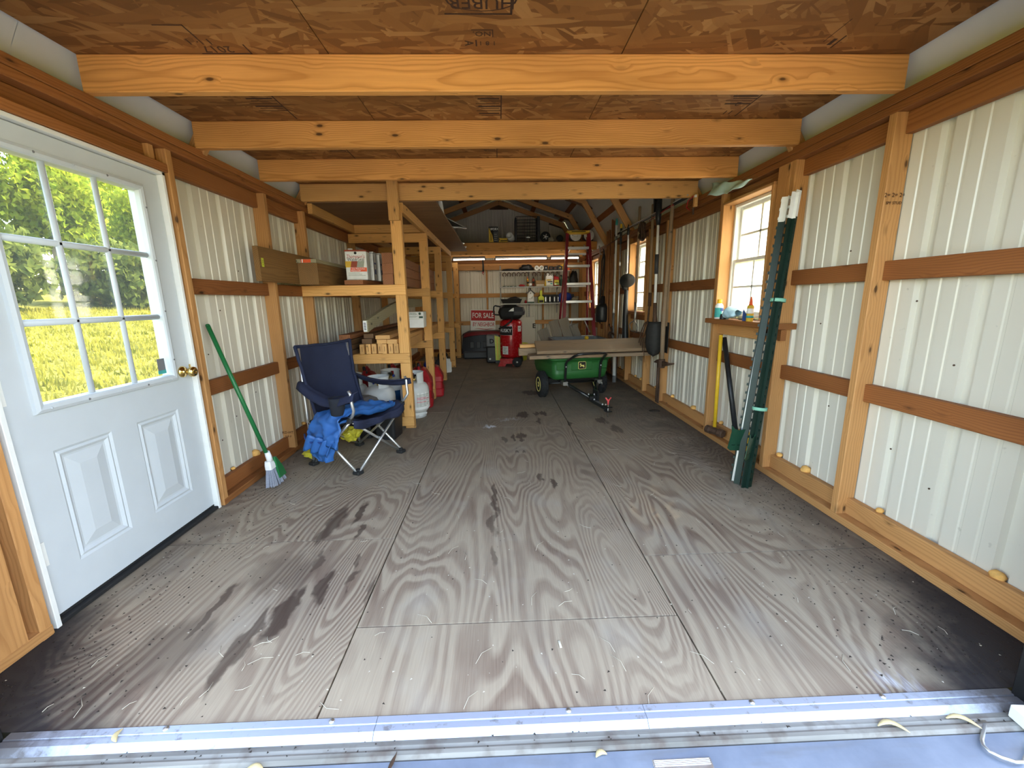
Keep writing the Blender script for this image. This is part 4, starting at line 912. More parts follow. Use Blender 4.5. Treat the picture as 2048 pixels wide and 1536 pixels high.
# grey grill box in front of the tanks
bn = thing('waste_bin', 'black plastic bin under the lumber rack behind the chair', 'bin', (-1.065, 3.60, 0.0), rz=-0.12)
m = MB()
def rrect(hx, hy, r, n=4):
    o = []
    for (cx, cy, a) in ((hx - r, hy - r, 0), (-hx + r, hy - r, PI / 2), (-hx + r, -hy + r, PI), (hx - r, -hy + r, 1.5 * PI)):
        for k in range(n + 1): t = a + PI / 2 * k / n; o.append((cx + r * math.cos(t), cy + r * math.sin(t)))
    return o
def loft(mb, rings, cap0=True, cap1=True, sm=True):
    i0 = len(mb.v); k = len(rings[0])
    for rg in rings: mb.v += [Vector(p) for p in rg]
    for j in range(len(rings) - 1):
        for q in range(k): a = i0 + j * k; b = a + k; mb.f.append((a + q, a + (q + 1) % k, b + (q + 1) % k, b + q)); mb.sm.append(sm)
    if cap0: mb.f.append(tuple(i0 + q for q in reversed(range(k)))); mb.sm.append(False)
    if cap1: mb.f.append(tuple(i0 + (len(rings) - 1) * k + q for q in range(k))); mb.sm.append(False)
    return mb
R3 = lambda hx, hy, r, z, dx=0, dy=0, n=4: [(x + dx, y + dy, z) for x, y in rrect(hx, hy, r, n)]
loft(m, [R3(0.085, 0.105, 0.02, 0), R3(0.098, 0.12, 0.022, 0.27), R3(0.105, 0.127, 0.024, 0.272), R3(0.105, 0.127, 0.024, 0.286), R3(0.096, 0.118, 0.022, 0.286), R3(0.083, 0.103, 0.02, 0.01)], True, True, False)
m.obj('bin_body', 'black', bn)
m = MB(); m.box(-0.045, 0.045, -0.124, -0.1225, 0.215, 0.262, T(0, 0, 0)); m.obj('bin_sticker', 'paper', bn)
gb = thing('grill_lid', 'grey dome lid with black handle slot behind the chair', 'lid', (-1.345, 3.66, 0.30), rz=-0.1)
m = MB(); loft(m, [R3(0.15, 0.11, 0.03, -0.06), R3(0.16, 0.12, 0.035, 0.0), R3(0.15, 0.105, 0.04, 0.035), R3(0.11, 0.06, 0.04, 0.065)], False, True, False); m.obj('lid_shell', 'grey', gb)
m = MB(); m.cbox(-0.05, 0.05, -0.095, -0.075, 0.045, 0.058, 0.003, T(0, 0, 0)); m.obj('handle', 'black', gb)
m = MB(); loft(m, [R3(0.14, 0.10, 0.03, -0.30), R3(0.15, 0.11, 0.03, -0.061)], True, True, False); m.obj('lower_box', 'black', gb)
def gascan(loc, rz, label, s=1.0, spout='black', mat='redplastic'):
    t = thing('fuel_can', label, 'fuel can', loc, rz, 'fuel cans under the lumber rack')
    m = MB(); loft(m, [R3(0.115 * s, 0.15 * s, 0.035, 0.0), R3(0.125 * s, 0.16 * s, 0.04, 0.02), R3(0.125 * s, 0.16 * s, 0.04, 0.10), R3(0.118 * s, 0.153 * s, 0.04, 0.11), R3(0.118 * s, 0.153 * s, 0.04, 0.19), R3(0.125 * s, 0.16 * s, 0.04, 0.20), R3(0.122 * s, 0.158 * s, 0.04, 0.26 * s), R3(0.07 * s, 0.10 * s, 0.04, 0.37 * s), R3(0.04 * s, 0.06 * s, 0.03, 0.39 * s)], True, True, False); m.obj('can_body', mat, t)
    m = MB(); m.tube([(0, -0.115 * s, 0.315 * s), (0, -0.09 * s, 0.40 * s), (0, 0.02, 0.43 * s), (0, 0.10 * s, 0.39 * s), (0, 0.135 * s, 0.30 * s)], 0.017, 8); m.obj('handle', mat, t)
    m = MB(); m.lathe([(0.032, 0), (0.032, 0.03), (0.02, 0.035), (0.016, 0.10), (0, 0.10)], 14, T(0, -0.06 * s, 0.36 * s, rx=0.35)); m.obj('spout', spout, t)
    return t
gascan((-0.915, 5.28, 0), 0.1, 'red plastic fuel can with a ribbed side behind the second rack post')
gascan((-0.99, 4.75, 0), 0.12, 'red plastic fuel can with tall black spout behind the white propane tank', 1.15)
gascan((-1.32, 4.80, 0), -0.05, 'red plastic fuel can farther left beside the tall spout can', 1.1)
gascan((-1.61, 4.78, 0), 0.05, 'red plastic fuel can against the wall behind the propane tanks', 1.05)
for i, (x, y, h, mt, lb) in enumerate(((-1.02, 6.55, 0.33, 'darkgrey', 'dark grey jug behind the third rack post'), (-1.22, 6.75, 0.30, 'bluebag', 'dark blue jug deep under the rack'), (-0.98, 6.98, 0.27, 'paper', 'white jug low behind the third rack post'), (-1.15, 7.9, 0.30, 'black', 'black jug at the far end under the rack'))):
    t = thing('jug', lb, 'jug', (x, y, 0), 0.3 * i)
    m = MB(); loft(m, [R3(0.085, 0.06, 0.03, 0), R3(0.09, 0.065, 0.03, 0.02), R3(0.09, 0.065, 0.03, h * 0.62), R3(0.05, 0.04, 0.025, h * 0.84), R3(0.022, 0.022, 0.02, h * 0.88), R3(0.022, 0.022, 0.02, h)], True, True, False); m.obj('jug_body', mt, t)
    m = MB(); m.lathe([(0.025, 0), (0.025, 0.022), (0, 0.024)], 12, T(0, 0, h)); m.obj('cap', 'orange' if i == 1 else 'black', t)
    m = MB(); m.tube([(0.045, 0, h * 0.83), (0.08, 0, h * 0.82), (0.088, 0, h * 0.6)], 0.011, 6); m.obj('handle', mt, t)
# ---- broom leaning on the left wall
br = thing('broom', 'green handled broom with grey bristles leaning on the left wall', 'broom', (-1.585, 2.63, 0))
m = MB(); A = Vector((0.0, -0.045, 0.235)); B_ = Vector((-0.205, -0.10, 1.075)); m.tube([A, B_], 0.0125, 12); m.lathe([(0.0125, 0), (0.010, 0.008), (0, 0.011)], 12, T(*B_, ry=-0.24)); m.obj('handle', 'green', br)
m = MB(); m.tube([(0.002, -0.045, 0.25), (0.004, -0.035, 0.215), (0.006, -0.03, 0.18)], [0.016, 0.019, 0.018], 12); loft(m, [[(x, y - 0.03, 0.185) for x, y in rrect(0.018, 0.03, 0.012)], [(x + 0.003, y - 0.02, 0.155) for x, y in rrect(0.022, 0.045, 0.012)], [(x + 0.004, y - 0.015, 0.13) for x, y in rrect(0.022, 0.05, 0.012)]], True, True, False); m.obj('socket', 'paper', br)
m = MB(); rnd = random.Random(3)
for k in range(240):
    u = rnd.uniform(-1, 1); w = rnd.uniform(-1, 1); a = Vector((0.004 + w * 0.017, -0.015 + u * 0.046, 0.135)); e = Vector((0.012 + w * 0.030, 0.0 + u * 0.085 + rnd.uniform(-.006, .006), 0.002 + abs(u) * 0.012 + rnd.uniform(0, .006)))
    m.tube([a, (a + e) / 2, e], [0.0022, 0.0024, 0.0018], 4, False)
m.obj('bristles', 'bristle', br, kind='stuff')
m = MB(); loft(m, [[(x + 0.02, y - 0.004, 0.20) for x, y in rrect(0.010, 0.012, 0.006)], [(x + 0.028, y + 0.03, 0.11) for x, y in rrect(0.008, 0.035, 0.006)], [(x + 0.03, y + 0.05, 0.045) for x, y in rrect(0.007, 0.045, 0.006)]], True, True, False); m.obj('side_guard', 'green', br)

# ================================================================ folding chair
ch = thing('camp_chair', 'navy folding camp chair with silver tube legs and armrests', 'chair', (-1.168, 3.07, 0), rz=math.atan2(-0.45, 0.89))
FX, FY_ = 0.222, 0.229
feet = {'fl': (FX, -FY_), 'fr': (FX, FY_), 'bl': (-FX, -FY_), 'br': (-FX, FY_)}
r = 0.0095
def tb(name, pts, rr=r): m = MB(); m.tube(pts, rr, 10); m.obj(name, 'zinc', ch)
# seat corners at the tops of the crossing bars
sc = {'fl': (0.235, -0.265, 0.405), 'fr': (0.235, 0.265, 0.405), 'bl': (-0.19, -0.235, 0.335), 'br': (-0.19, 0.235, 0.335)}
zf = 0.018
for a, b, o in (('fl', 'fr', 0.012), ('fr', 'fl', -0.012)): tb('leg', [(feet[a][0] + o, feet[a][1], zf), (sc[b][0] + o, sc[b][1], sc[b][2])])
for a, b, o in (('bl', 'br', 0.012), ('br', 'bl', -0.012)): tb('leg', [(feet[a][0] + o, feet[a][1], zf), (sc[b][0] + o, sc[b][1], sc[b][2])])
for s, (f1, b1) in ((-1, ('fl', 'bl')), (1, ('fr', 'br'))):
    tb('leg', [(feet[f1][0], feet[f1][1] + 0.012 * s, zf), (sc[b1][0] - 0.02, sc[b1][1] + 0.012 * s, sc[b1][2] + 0.02)])
    tb('leg', [(feet[b1][0], feet[b1][1] - 0.012 * s, zf), (sc[f1][0], sc[f1][1] - 0.012 * s, sc[f1][2])])
# front posts curving up to the armrests, back posts
for s, k in ((-1, 'fl'), (1, 'fr')):
    x, y, z = sc[k]; tb('arm_post', [(x - 0.03, y, z - 0.02), (x + 0.03, y + s * 0.005, z + 0.04), (x + 0.055, y + s * 0.015, z + 0.08), (x + 0.045, y + s * 0.018, z + 0.14), (x + 0.045, y + s * 0.02, z + 0.19), (x + 0.03, y + s * 0.02, z + 0.215)], 0.0105)
for s, k in ((-1, 'bl'), (1, 'br')):
    x, y = feet[k]; tb('back_post', [(x, y, zf), (x - 0.015, y, 0.40), (x - 0.02, y, 0.60), (x - 0.03, y - s * 0.005, 0.88)])
for k, (x, y) in feet.items():
    m = MB(); m.cbox(-0.03, 0.03, -0.03, 0.03, 0.0, 0.026, 0.007); m.lathe([(0.017, 0), (0.017, 0.018)], 10, T(0, 0, 0.02)); m.obj('foot', 'rubber', ch, loc=(x, y, 0))
for (x, y, z) in list(sc.values()): m = MB(); m.cbox(-0.018, 0.018, -0.02, 0.02, -0.018, 0.018, 0.006); m.obj('joint', 'rubber', ch, loc=(x, y, z))
m = MB(); m.tube([(FX + 0.014, 0, 0.205), (FX - 0.014, 0, 0.205)], 0.006, 8); m.obj('pivot', 'steel', ch)
# fabric: back, seat, arms
def crease(p, a): return Vector(p) + Vector((0.010 * noise.noise(Vector((p[1] * 9 + a, p[2] * 13, a))), 0, 0.006 * noise.noise(Vector((p[0] * 11, p[1] * 9, a + 3)))))
def back(u, v):       # u across, v up
    y = (u - 0.5) * 2; z = 0.30 + 0.60 * v; half = 0.255 - 0.02 * (1 - v) - 0.018 * math.sin(v * PI)
    x = -0.205 - 0.04 * v - 0.065 * (1 - y * y) * (0.35 + 0.75 * math.sin(v * PI * 0.9)) + 0.10 * (1 - v) ** 2
    z -= 0.015 * (1 - y * y) * (v > 0.9) * 1.0
    return crease((x, y * half, z), 1.0)
m = MB(); m.grid(back, 18, 20, 0.006); m.obj('back_fabric', 'navy', ch)
m = MB(); m.tube([back(0, v / 12) for v in range(13)], 0.012, 6); m.tube([back(1, v / 12) for v in range(13)], 0.012, 6); m.tube([back(u / 12, 1.0) for u in range(13)], 0.009, 6); m.obj('back_hem', 'navy', ch)
def seat(u, v):       # u across, v back to front
    y = (u - 0.5) * 2; xb, xf = -0.175, 0.255; x = xb + (xf - xb) * v
    z = 0.325 + 0.085 * v - (0.085 - 0.035 * v) * (1 - y * y) * 0.9 + 0.03 * abs(y) ** 3
    if v > 0.9: z -= (v - 0.9) * 0.4
    return crease((x, y * (0.235 + 0.03 * v), z), 5.0)
m = MB(); m.grid(seat, 16, 16, 0.006); m.obj('seat_fabric', 'navy', ch)
# front valance of the seat
m = MB(); m.grid(lambda u, v: crease((0.262 + 0.01 * math.sin(u * 17), (u - 0.5) * 0.53, 0.41 - 0.035 * (1 - (2 * u - 1) ** 2) - v * (0.055 + 0.012 * math.sin(u * 9))), 9.0), 16, 3, 0.004); m.obj('seat_hem', 'navy', ch)
for s in (-1, 1):
    def arm(u, v, s=s):
        x = -0.255 + 0.575 * u; sag = (0.085 if s < 0 else 0.04) * math.sin(u * PI); w = 0.036 - 0.010 * abs(2 * u - 1)
        z = 0.645 - 0.03 * u - sag - 0.035 * math.cos((v - 0.5) * PI) * 0.2 - (0.06 if v > 0.7 else 0.0) * (v - 0.7) * 3
        return crease((x, s * (0.246 + 0.03 * u + (v - 0.5) * 2 * w), z), 12.0 + s)
    m = MB(); m.grid(arm, 16, 8, 0.007); m.obj('armrest', 'navy', ch)
# mesh cup pocket hanging from the left arm
m = MB(); m.lathe([(0.030, -0.13), (0.045, -0.12), (0.052, -0.03), (0.054, 0.0), (0.050, 0.0), (0.042, -0.11)], 16); m.obj('cup_pocket', 'mesh', ch, loc=(0.13, -0.27, 0.56))
# bright blue carry bag draped over the seat front
bg_ = thing('carry_bag', 'crumpled bright blue nylon carry bag draped over the chair seat front', 'bag', (-1.168, 3.07, 0), rz=math.atan2(-0.45, 0.89))
path = [(0.18, 0.20, 0.41), (0.17, 0.09, 0.42), (0.14, -0.06, 0.43), (0.10, -0.20, 0.44), (0.06, -0.295, 0.405), (0.04, -0.325, 0.33), (0.02, -0.34, 0.24), (0.05, -0.345, 0.115)]
wid = [0.05, 0.08, 0.10, 0.12, 0.155, 0.175, 0.165, 0.075]; thk = [0.02, 0.035, 0.04, 0.035, 0.028, 0.026, 0.024, 0.012]
def bagpt(u, v):
    t = u * 7; i = min(6, int(t)); f = t - i; P0 = Vector(path[i]).lerp(Vector(path[i + 1]), f); w = wid[i] + (wid[i + 1] - wid[i]) * f; k = thk[i] + (thk[i + 1] - thk[i]) * f
    d = (Vector(path[i + 1]) - Vector(path[i])).normalized(); sd = Vector((1.0, -0.12, 0.05)); sd = (sd - d * sd.dot(d)).normalized(); n = sd.cross(d)
    if n.z - n.y < 0: n = -n
    a = v * 2 * PI; q = P0 + sd * math.cos(a) * w + n * math.sin(a) * k
    nz = noise.noise(Vector((u * 9, math.cos(a) * 2.6, math.sin(a) * 2))) * 0.036 + noise.noise(Vector((u * 20, math.cos(a) * 7, 4))) * 0.020
    return q + n * nz * (0.6 + 0.4 * math.sin(a)) + Vector((0, 0, 0.02 * noise.noise(Vector((u * 5, v * 4, 7)))))
m = MB(); m.grid(bagpt, 56, 44); m.obj('bag_cloth', 'blue', bg_)
m = MB(); m.tube([(0.14, -0.335, 0.29), (0.12, -0.37, 0.27), (0.07, -0.375, 0.25), (0.02, -0.378, 0.265), (-0.03, -0.38, 0.25), (-0.09, -0.378, 0.27), (-0.13, -0.35, 0.29)], 0.006, 6); m.obj('drawstring', 'inkblue', bg_)
m = MB(); m.grid(lambda u, v: (-0.06 + 0.24 * u - 0.05 * v, -0.372 - 0.016 * math.sin(u * 21) - 0.012 * v, 0.30 - 0.03 * u - 0.10 * v + 0.012 * math.sin(u * 19 + v * 3)), 16, 6, 0.004); m.obj('bag_flap', 'blue', bg_)
m = MB(); m.lathe([(0.02, 0), (0.045, 0.01), (0.05, 0.05), (0.045, 0.055)], 14, T(0.16, -0.12, 0.405, rx=0.5)); m.obj('cup_holder', 'mesh', ch)
# crumpled yellow bag on the floor behind the chair
yb_ = MB(); bm = bmesh.new(); bmesh.ops.create_icosphere(bm, subdivisions=3, radius=0.075)
for v in bm.verts: v.co *= 1 + 0.5 * noise.noise(v.co * 28) + 0.25 * noise.noise(v.co * 60); v.co.z = max(v.co.z * 0.8, -0.062)
yb_.addbm(bm, None, False); tag(yb_.obj('plastic_bag', 'yellowbag', loc=(-1.30, 3.32, 0.125)), 'crumpled yellow plastic bag hanging behind the chair leg', 'bag')
yb_ = MB(); bm = bmesh.new(); bmesh.ops.create_icosphere(bm, subdivisions=3, radius=0.07)
for v in bm.verts: v.co *= 1 + 0.5 * noise.noise(v.co * 28 + Vector((5, 0, 0))); v.co.z = max(v.co.z * 0.55, -0.03)
yb_.addbm(bm, None, False); tag(yb_.obj('plastic_bag', 'yellowbag', loc=(-1.55, 3.14, 0.031)), 'crumpled yellow plastic bag on the floor at the chair left foot', 'bag')
# ================================================================ RIGHT SIDE
# ---- steel T-posts leaning on the window stud
def tpost(base, top, rz, label, nub):
    base = Vector(base); top = Vector(top); d = (top - base); L = d.length; d.normalize()
    o = thing('fence_post', label, 'fence post', base, group='steel fence posts leaning by the window')
    ref = Vector((math.cos(rz), math.sin(rz), 0)); u = (ref - d * ref.dot(d)).normalized(); w = d.cross(u)
    M = Matrix((u, w, d)).transposed().to_4x4()
    poly = [(-0.019, 0.0), (0.019, 0.0), (0.019, 0.004), (0.003, 0.005), (0.0025, 0.036), (-0.0025, 0.036), (-0.003, 0.005), (-0.019, 0.004)]
    cut = L - 0.145
    m = MB(); m.prism(poly, 0, cut, M); m.obj('post_shaft', 'postgreen', o)
    m = MB(); m.prism([(x * 1.02, y * 1.02 - 0.0002) for x, y in poly], cut, L, M); m.obj('white_tip', 'paper', o, label='white painted tip')
    m = MB(); m2 = MB(); k = 0
    for i in range(int(L / 0.054)):
        z = 0.05 + i * 0.054
        (m2 if z > cut else m).prism([(-0.006, 0.0), (0.006, 0.0), (0.004, -0.010), (-0.004, -0.010)], z - 0.007, z + 0.009, M)
    m.obj('studs', 'postgreen', o, kind='stuff'); m2.obj('studs', 'paper', o, kind='stuff')
    if nub: m = MB(); m.box(-0.0192, 0.0192, 0.0042, 0.0046, 0, cut, M) if False else m.prism([(0.0031, 0.006), (0.0037, 0.006), (0.0033, 0.0355), (0.0027, 0.0355)], 0.0, cut, M); m.obj('highlight_strip', 'zinc', o)  # silver strip stands in for the highlight along the post's web
    return o
tpost((1.463, 2.495, 0), (1.690, 2.610, 1.765), -2.1, 'dark green steel fence post leaning apart from the strapped bundle, left of it', True)
bs = [((1.484, 2.425, 0), (1.690, 2.555, 1.770)), ((1.506, 2.415, 0), (1.712, 2.535, 1.785)), ((1.522, 2.385, 0), (1.708, 2.500, 1.792)), ((1.498, 2.383, 0), (1.688, 2.492, 1.775))]
for i, (a, b) in enumerate(bs): tpost(a, b, (0.9, 2.6, 0.3, 1.9)[i], 'dark green steel fence post with white tip, strapped in the bundle, %s' % ('leftmost', 'second', 'third', 'nearest the opening')[i], False)
def along(f): return Vector((1.505, 2.388, 0)).lerp(Vector((1.698, 2.511, 1.78)), f)
for f, lb in ((0.285, 'lower green strap round the fence post bundle'), (0.655, 'upper green strap round the fence post bundle')):
    c = along(f); d = (along(1) - along(0)).normalized(); rz = d.to_track_quat('Z', 'Y')
    m = MB(); m.lathe([(0.064, -0.010), (0.066, -0.010), (0.066, 0.010), (0.064, 0.010), (0.064, -0.010)], 16); m.v = [Vector((v.x * 0.62, v.y * 0.72, v.z)) for v in m.v]
    o = m.obj('strap', 'strap', loc=c); o.rotation_mode = 'QUATERNION'; o.rotation_quaternion = rz; tag(o, lb, 'strap')
for i, (dx, dy, rz, lb) in enumerate(((-0.052, -0.045, 0.75, 'dark green anchor plate at the front of the fence post bundle'), (-0.075, 0.055, 0.15, 'dark green anchor plate at the left of the fence post bundle'))):
    c = along(0.158 + 0.012 * i) + Vector((dx, dy, 0)); o = thing('anchor_plate', lb, 'plate', c, rot=(0.10, 0.10, rz))
    m = MB(); m.prism([(-0.055, -0.07), (-0.035, -0.085), (0.035, -0.085), (0.055, -0.07), (0.055, 0.045), (0.068, 0.09), (0.035, 0.062), (0.0, 0.055), (-0.035, 0.062), (-0.068, 0.09), (-0.055, 0.045)], 0, 0.004, T(rx=PI / 2)); m.obj('plate_body', 'plategreen', o)
    for x in (-0.02, 0.02): m = MB(); m.cbox(x - 0.012, x + 0.012, -0.0055, -0.004, -0.05, -0.043, 0.0005); m.obj('rivet', 'postgreen', o)
# ---- sledge hammer, black bar, maul
sh = thing('sledge_hammer', 'yellow handled sledge hammer with rusty head standing on the sill plate', 'hammer', (1.705, 3.17, 0.04))
m = MB(); m.tube([(0.008, 0.03, 0.10), (0.012, 0.06, 0.845)], 0.0145, 12); m.obj('handle', 'yellow', sh)
m = MB(); m.tube([(0.012, 0.06, 0.845), (0.012, 0.0602, 0.855)], [0.0145, 0.010], 12); m.obj('handle_end', 'yellow', sh)
m = MB(); q = T(0.006, 0.02, 0.065, rz=0.35) @ T(rx=PI / 2); m.lathe([(0.028, -0.085), (0.034, -0.08), (0.036, -0.045), (0.030, -0.03), (0.030, 0.03), (0.036, 0.045), (0.034, 0.08), (0.028, 0.085)], 8, q, False); m.obj('head', 'rust', sh)
bb_ = thing('pry_bar', 'black steel bar leaning behind the yellow hammer under the window', 'bar', (1.745, 3.0, 0.04))
m = MB(); m.tube([(0.0, -0.06, 0.10), (0.008, 0.245, 0.83)], 0.019, 10); m.obj('bar_shaft', 'black', bb_)
m = MB(); m.tube([(0.0, -0.06, 0.10), (-0.001, -0.085, 0.03)], 0.021, 10); m.obj('bar_socket', 'yellow', bb_, label='yellow socket')
ml = thing('maul_head', 'dark iron maul head low behind the fence posts', 'tool', (1.70, 2.74, 0.04)); m = MB(); m.cbox(-0.04, 0.04, -0.07, 0.07, 0.0, 0.06, 0.012); m.obj('head', 'black', ml)
m = MB(); m.tube([(0, 0.02, 0.05), (0.02, 0.02, 0.20)], 0.015, 8); m.obj('handle', 'yellow', ml)
# ---- on the window sill (top 1.019)
Zs = 1.0195
bt = thing('bottle', 'white and teal bottle with yellow cap on the window sill', 'bottle', (1.722, 3.30, Zs))
m = MB(); m.lathe([(0.028, 0), (0.031, 0.004), (0.031, 0.095), (0.028, 0.108), (0.017, 0.122), (0.015, 0.124)], 20); m.obj('bottle_body', 'paper', bt)
m = MB(); m.lathe([(0.0315, 0.012), (0.0315, 0.088)], 20, arc=(PI * 0.75, PI * 1.6)); m.obj('label', 'inkteal', bt)
m = MB(); m.lathe([(0.0322, 0.06), (0.0322, 0.085)], 10, arc=(PI * 1.45, PI * 1.8)); m.obj('label_mark', 'inkblue', bt)
m = MB(); m.lathe([(0.018, 0.122), (0.018, 0.150), (0.015, 0.153), (0, 0.153)], 16); m.obj('cap', 'yellow', bt)
m = MB(); m.lathe([(0.020, 0), (0.022, 0.004), (0.018, 0.040), (0, 0.042)], 14); tag(m.obj('knob', 'black', loc=(1.705, 3.205, Zs)), 'small black plastic knob beside the teal bottle', 'knob')
m = MB()
def cl(u, v):
    a = v * 2 * PI; p = Vector((1.735, 3.22 - 0.17 * u, Zs + 0.055 * math.sin(min(1, u * 1.6 + 0.12) * PI * 0.62) + 0.002)); rr = 0.045 * (0.6 + 0.7 * math.sin(u * PI)) 
    q = p + Vector((math.cos(a) * rr, 0, math.sin(a) * rr * 0.7)); q += Vector((1, 1, 1)) * 0.014 * noise.noise(q * 35); q.z = max(q.z, Zs + 0.001); return q
m.grid(cl, 18, 16); tag(m.obj('rag', 'paleblue'), 'crumpled pale blue rag on the window sill', 'rag')
m = MB(); m.cbox(-0.03, 0.03, -0.07, 0.07, 0.0, 0.028, 0.012); tag(m.obj('sponge', 'tan', loc=(1.79, 3.04, Zs)), 'tan block lying against the window pane', 'block')
sc_ = thing('scraper', 'navy and white triangular blade standing on the sill beside the fence posts', 'blade', (1.72, 2.93, Zs), rz=PI / 2 + 0.3)
m = MB(); m.prism([(-0.06, 0), (0.02, 0), (0.02, 0.085)], -0.006, 0.006, T(rx=PI / 2)); m.obj('blade_body', 'inkblue', sc_)
m = MB(); m.prism([(-0.064, 0.0), (-0.058, 0.0), (0.021, 0.085), (0.018, 0.089)], -0.007, 0.007, T(rx=PI / 2)); m.obj('edge', 'paper', sc_)
gl = thing('tube', 'yellow and white glue tube standing on the sill behind the fence posts', 'tube', (1.715, 2.87, Zs))
m = MB(); m.lathe([(0.022, 0), (0.023, 0.003), (0.023, 0.10), (0.018, 0.112), (0, 0.112)], 16); m.obj('tube_body', 'inkgold', gl)
m = MB(); m.lathe([(0.0235, 0.055), (0.0235, 0.09)], 16); m.obj('label', 'paper', gl); m = MB(); m.lathe([(0.0236, 0.025), (0.0236, 0.04)], 16); m.obj('label', 'inkteal', gl)
m = MB(); m.lathe([(0.014, 0.112), (0.010, 0.135), (0.004, 0.17), (0, 0.17)], 12); m.obj('nozzle', 'orange', gl)
# crumpled sill debris
# ---- pale teal tissue tucked above the window
m = MB(); m.grid(lambda u, v: (1.672 - 0.02 * v + 0.014 * math.sin(u * 11 + v * 4), 3.47 - 0.55 * u, 2.080 - 0.12 * u - v * 0.092 * (1 - u ** 3) + 0.005 * math.sin(u * 21)), 22, 6, 0.0015)
tag(m.obj('tissue_sheet', 'teal'), 'pale teal plastic sheet tucked along the plate above the window', 'sheet')
# hanging clamp on the plate
cp = thing('bar_clamp', 'small rusty bar clamp hanging on the top plate beside the tissue', 'clamp', (1.70, 3.83, 1.99))
m = MB(); m.tube([(0, 0.02, 0.08), (0, 0.0, -0.075)], 0.009, 6); m.tube([(-0.005, 0.02, 0.055), (-0.01, 0.085, 0.06)], 0.008, 6); m.obj('clamp_bar', 'rust', cp)
m = MB(); m.cbox(-0.018, 0.012, -0.055, -0.015, -0.02, 0.085, 0.005); m.obj('clamp_grip', 'endgrain', cp)
m = MB(); m.cbox(-0.02, -0.004, -0.062, -0.03, 0.055, 0.078, 0.004); m.obj('price_tag', 'paper', cp)
# ---- long tools along the wall, tied by cords; all stand or hang at X ~1.66
def pole(name, label, cat, y, z0, z1, mat, r=0.0125, x=1.665, lean=0.0, parts=(), y1=None, group=None):
    o = thing(name, label, cat, (x, y, 0), group=group)
    m = MB(); b = Vector((0, 0, z0)); e = Vector((lean, (y1 - y) if y1 is not None else 0, z1)); m.tube([b, b.lerp(e, 0.5), e], r, 10)
    m.lathe([(r, 0), (r * 0.8, 0.006), (r * 0.3, 0.009), (0, 0.009)], 10, T(*e)); m.obj('pole', mat, o); return o
pole('wood_pole', 'plain brown wooden pole left of all the poles on the right wall', 'pole', 6.64, 0.04, 2.205, 'polered', 0.019)
pole('wood_pole', 'plain brown wooden pole second from the far end of the poles', 'pole', 6.53, 0.04, 2.21, 'polered', 0.019)
pole('wood_pole', 'taller thin brown pole third from the far end of the poles', 'pole', 6.385, 0.04, 2.33, 'polered', 0.013)
pole('wood_pole', 'taller thin brown pole fourth from the far end of the poles', 'pole', 6.30, 0.04, 2.30, 'polered', 0.013)
o = pole('painter_pole', 'white extension pole with grey tip among the poles on the right wall', 'pole', 6.16, 0.98, 2.22, 'paper', 0.015, y1=6.16)
m = MB(); m.tube([(0, 0, 2.22), (0, 0, 2.27), (0, 0, 2.31)], [0.017, 0.017, 0.011], 10); m.obj('pole_tip', 'inkteal', o); m = MB(); m.lathe([(0.017, 0.98), (0.017, 1.05)], 10); m.obj('ferrule', 'paper', o); m = MB(); m.lathe([(0.0165, 2.02), (0.0165, 2.07)], 10); m.obj('joint', 'grey', o)
m = MB(); m.tube([(0.0, 0, 0.04), (0, 0, 0.98)], 0.012, 10); m.obj('lower_shaft', 'grey', o)
o = pole('telescopic_pole', 'silver telescopic pole with black grip and yellow end on the right wall', 'pole', 5.93, 0.04, 2.0, 'alu', 0.012)
m = MB(); m.lathe([(0.015, 1.93), (0.017, 1.95), (0.017, 2.13), (0.015, 2.14)], 12); m.obj('grip', 'black', o); m = MB(); m.lathe([(0.016, 2.14), (0.016, 2.19), (0.009, 2.20), (0, 2.20)], 12); m.obj('end_cap', 'yellow', o); m = MB(); m.lathe([(0.014, 1.64), (0.014, 1.70)], 10); m.obj('collar', 'paper', o)
# string trimmer hanging head down
o = thing('string_trimmer', 'string trimmer with white shaft and black guard hanging by the middle window', 'trimmer', (1.655, 5.555, 0))
m = MB(); m.tube([(0, 0.0, 1.52), (0, 0.012, 2.06)], 0.010, 10); m.obj('shaft', 'paper', o)
m = MB(); m.tube([(0, 0.012, 2.0), (0, 0.012, 2.10)], 0.017, 10); m.tube([(0, 0.012, 2.09), (0.0, 0.016, 2.13)], [0.012, 0.005], 8); m.obj('shaft_end', 'black', o)
m = MB(); m.lathe([(0.0, -0.03), (0.05, -0.028), (0.085, -0.01), (0.10, 0.012), (0.095, 0.024), (0.055, 0.03), (0.04, 0.055), (0.0, 0.06)], 22, T(-0.01, -0.06, 1.415, rx=1.0, ry=-0.65)); m.v = [Vector((v.x, v.y * 1.0, v.z)) for v in m.v]; m.obj('guard', 'rubber', o)
m = MB(); loft(m, [[(x * 0.7, 0.05 + y, 1.43) for x, y in rrect(0.045, 0.04, 0.015)], [(x * 0.8 - 0.01, 0.06 + y, 1.38) for x, y in rrect(0.05, 0.05, 0.02)], [(x * 0.5, 0.07 + y, 1.30) for x, y in rrect(0.045, 0.035, 0.015)]], True, True, False); m.obj('motor_head', 'rubber', o)
m = MB(); m.tube([(0, 0.06, 1.52), (0.0, 0.035, 1.50), (0.0, 0.02, 1.535)], 0.014, 8); m.obj('bracket', 'paper', o)
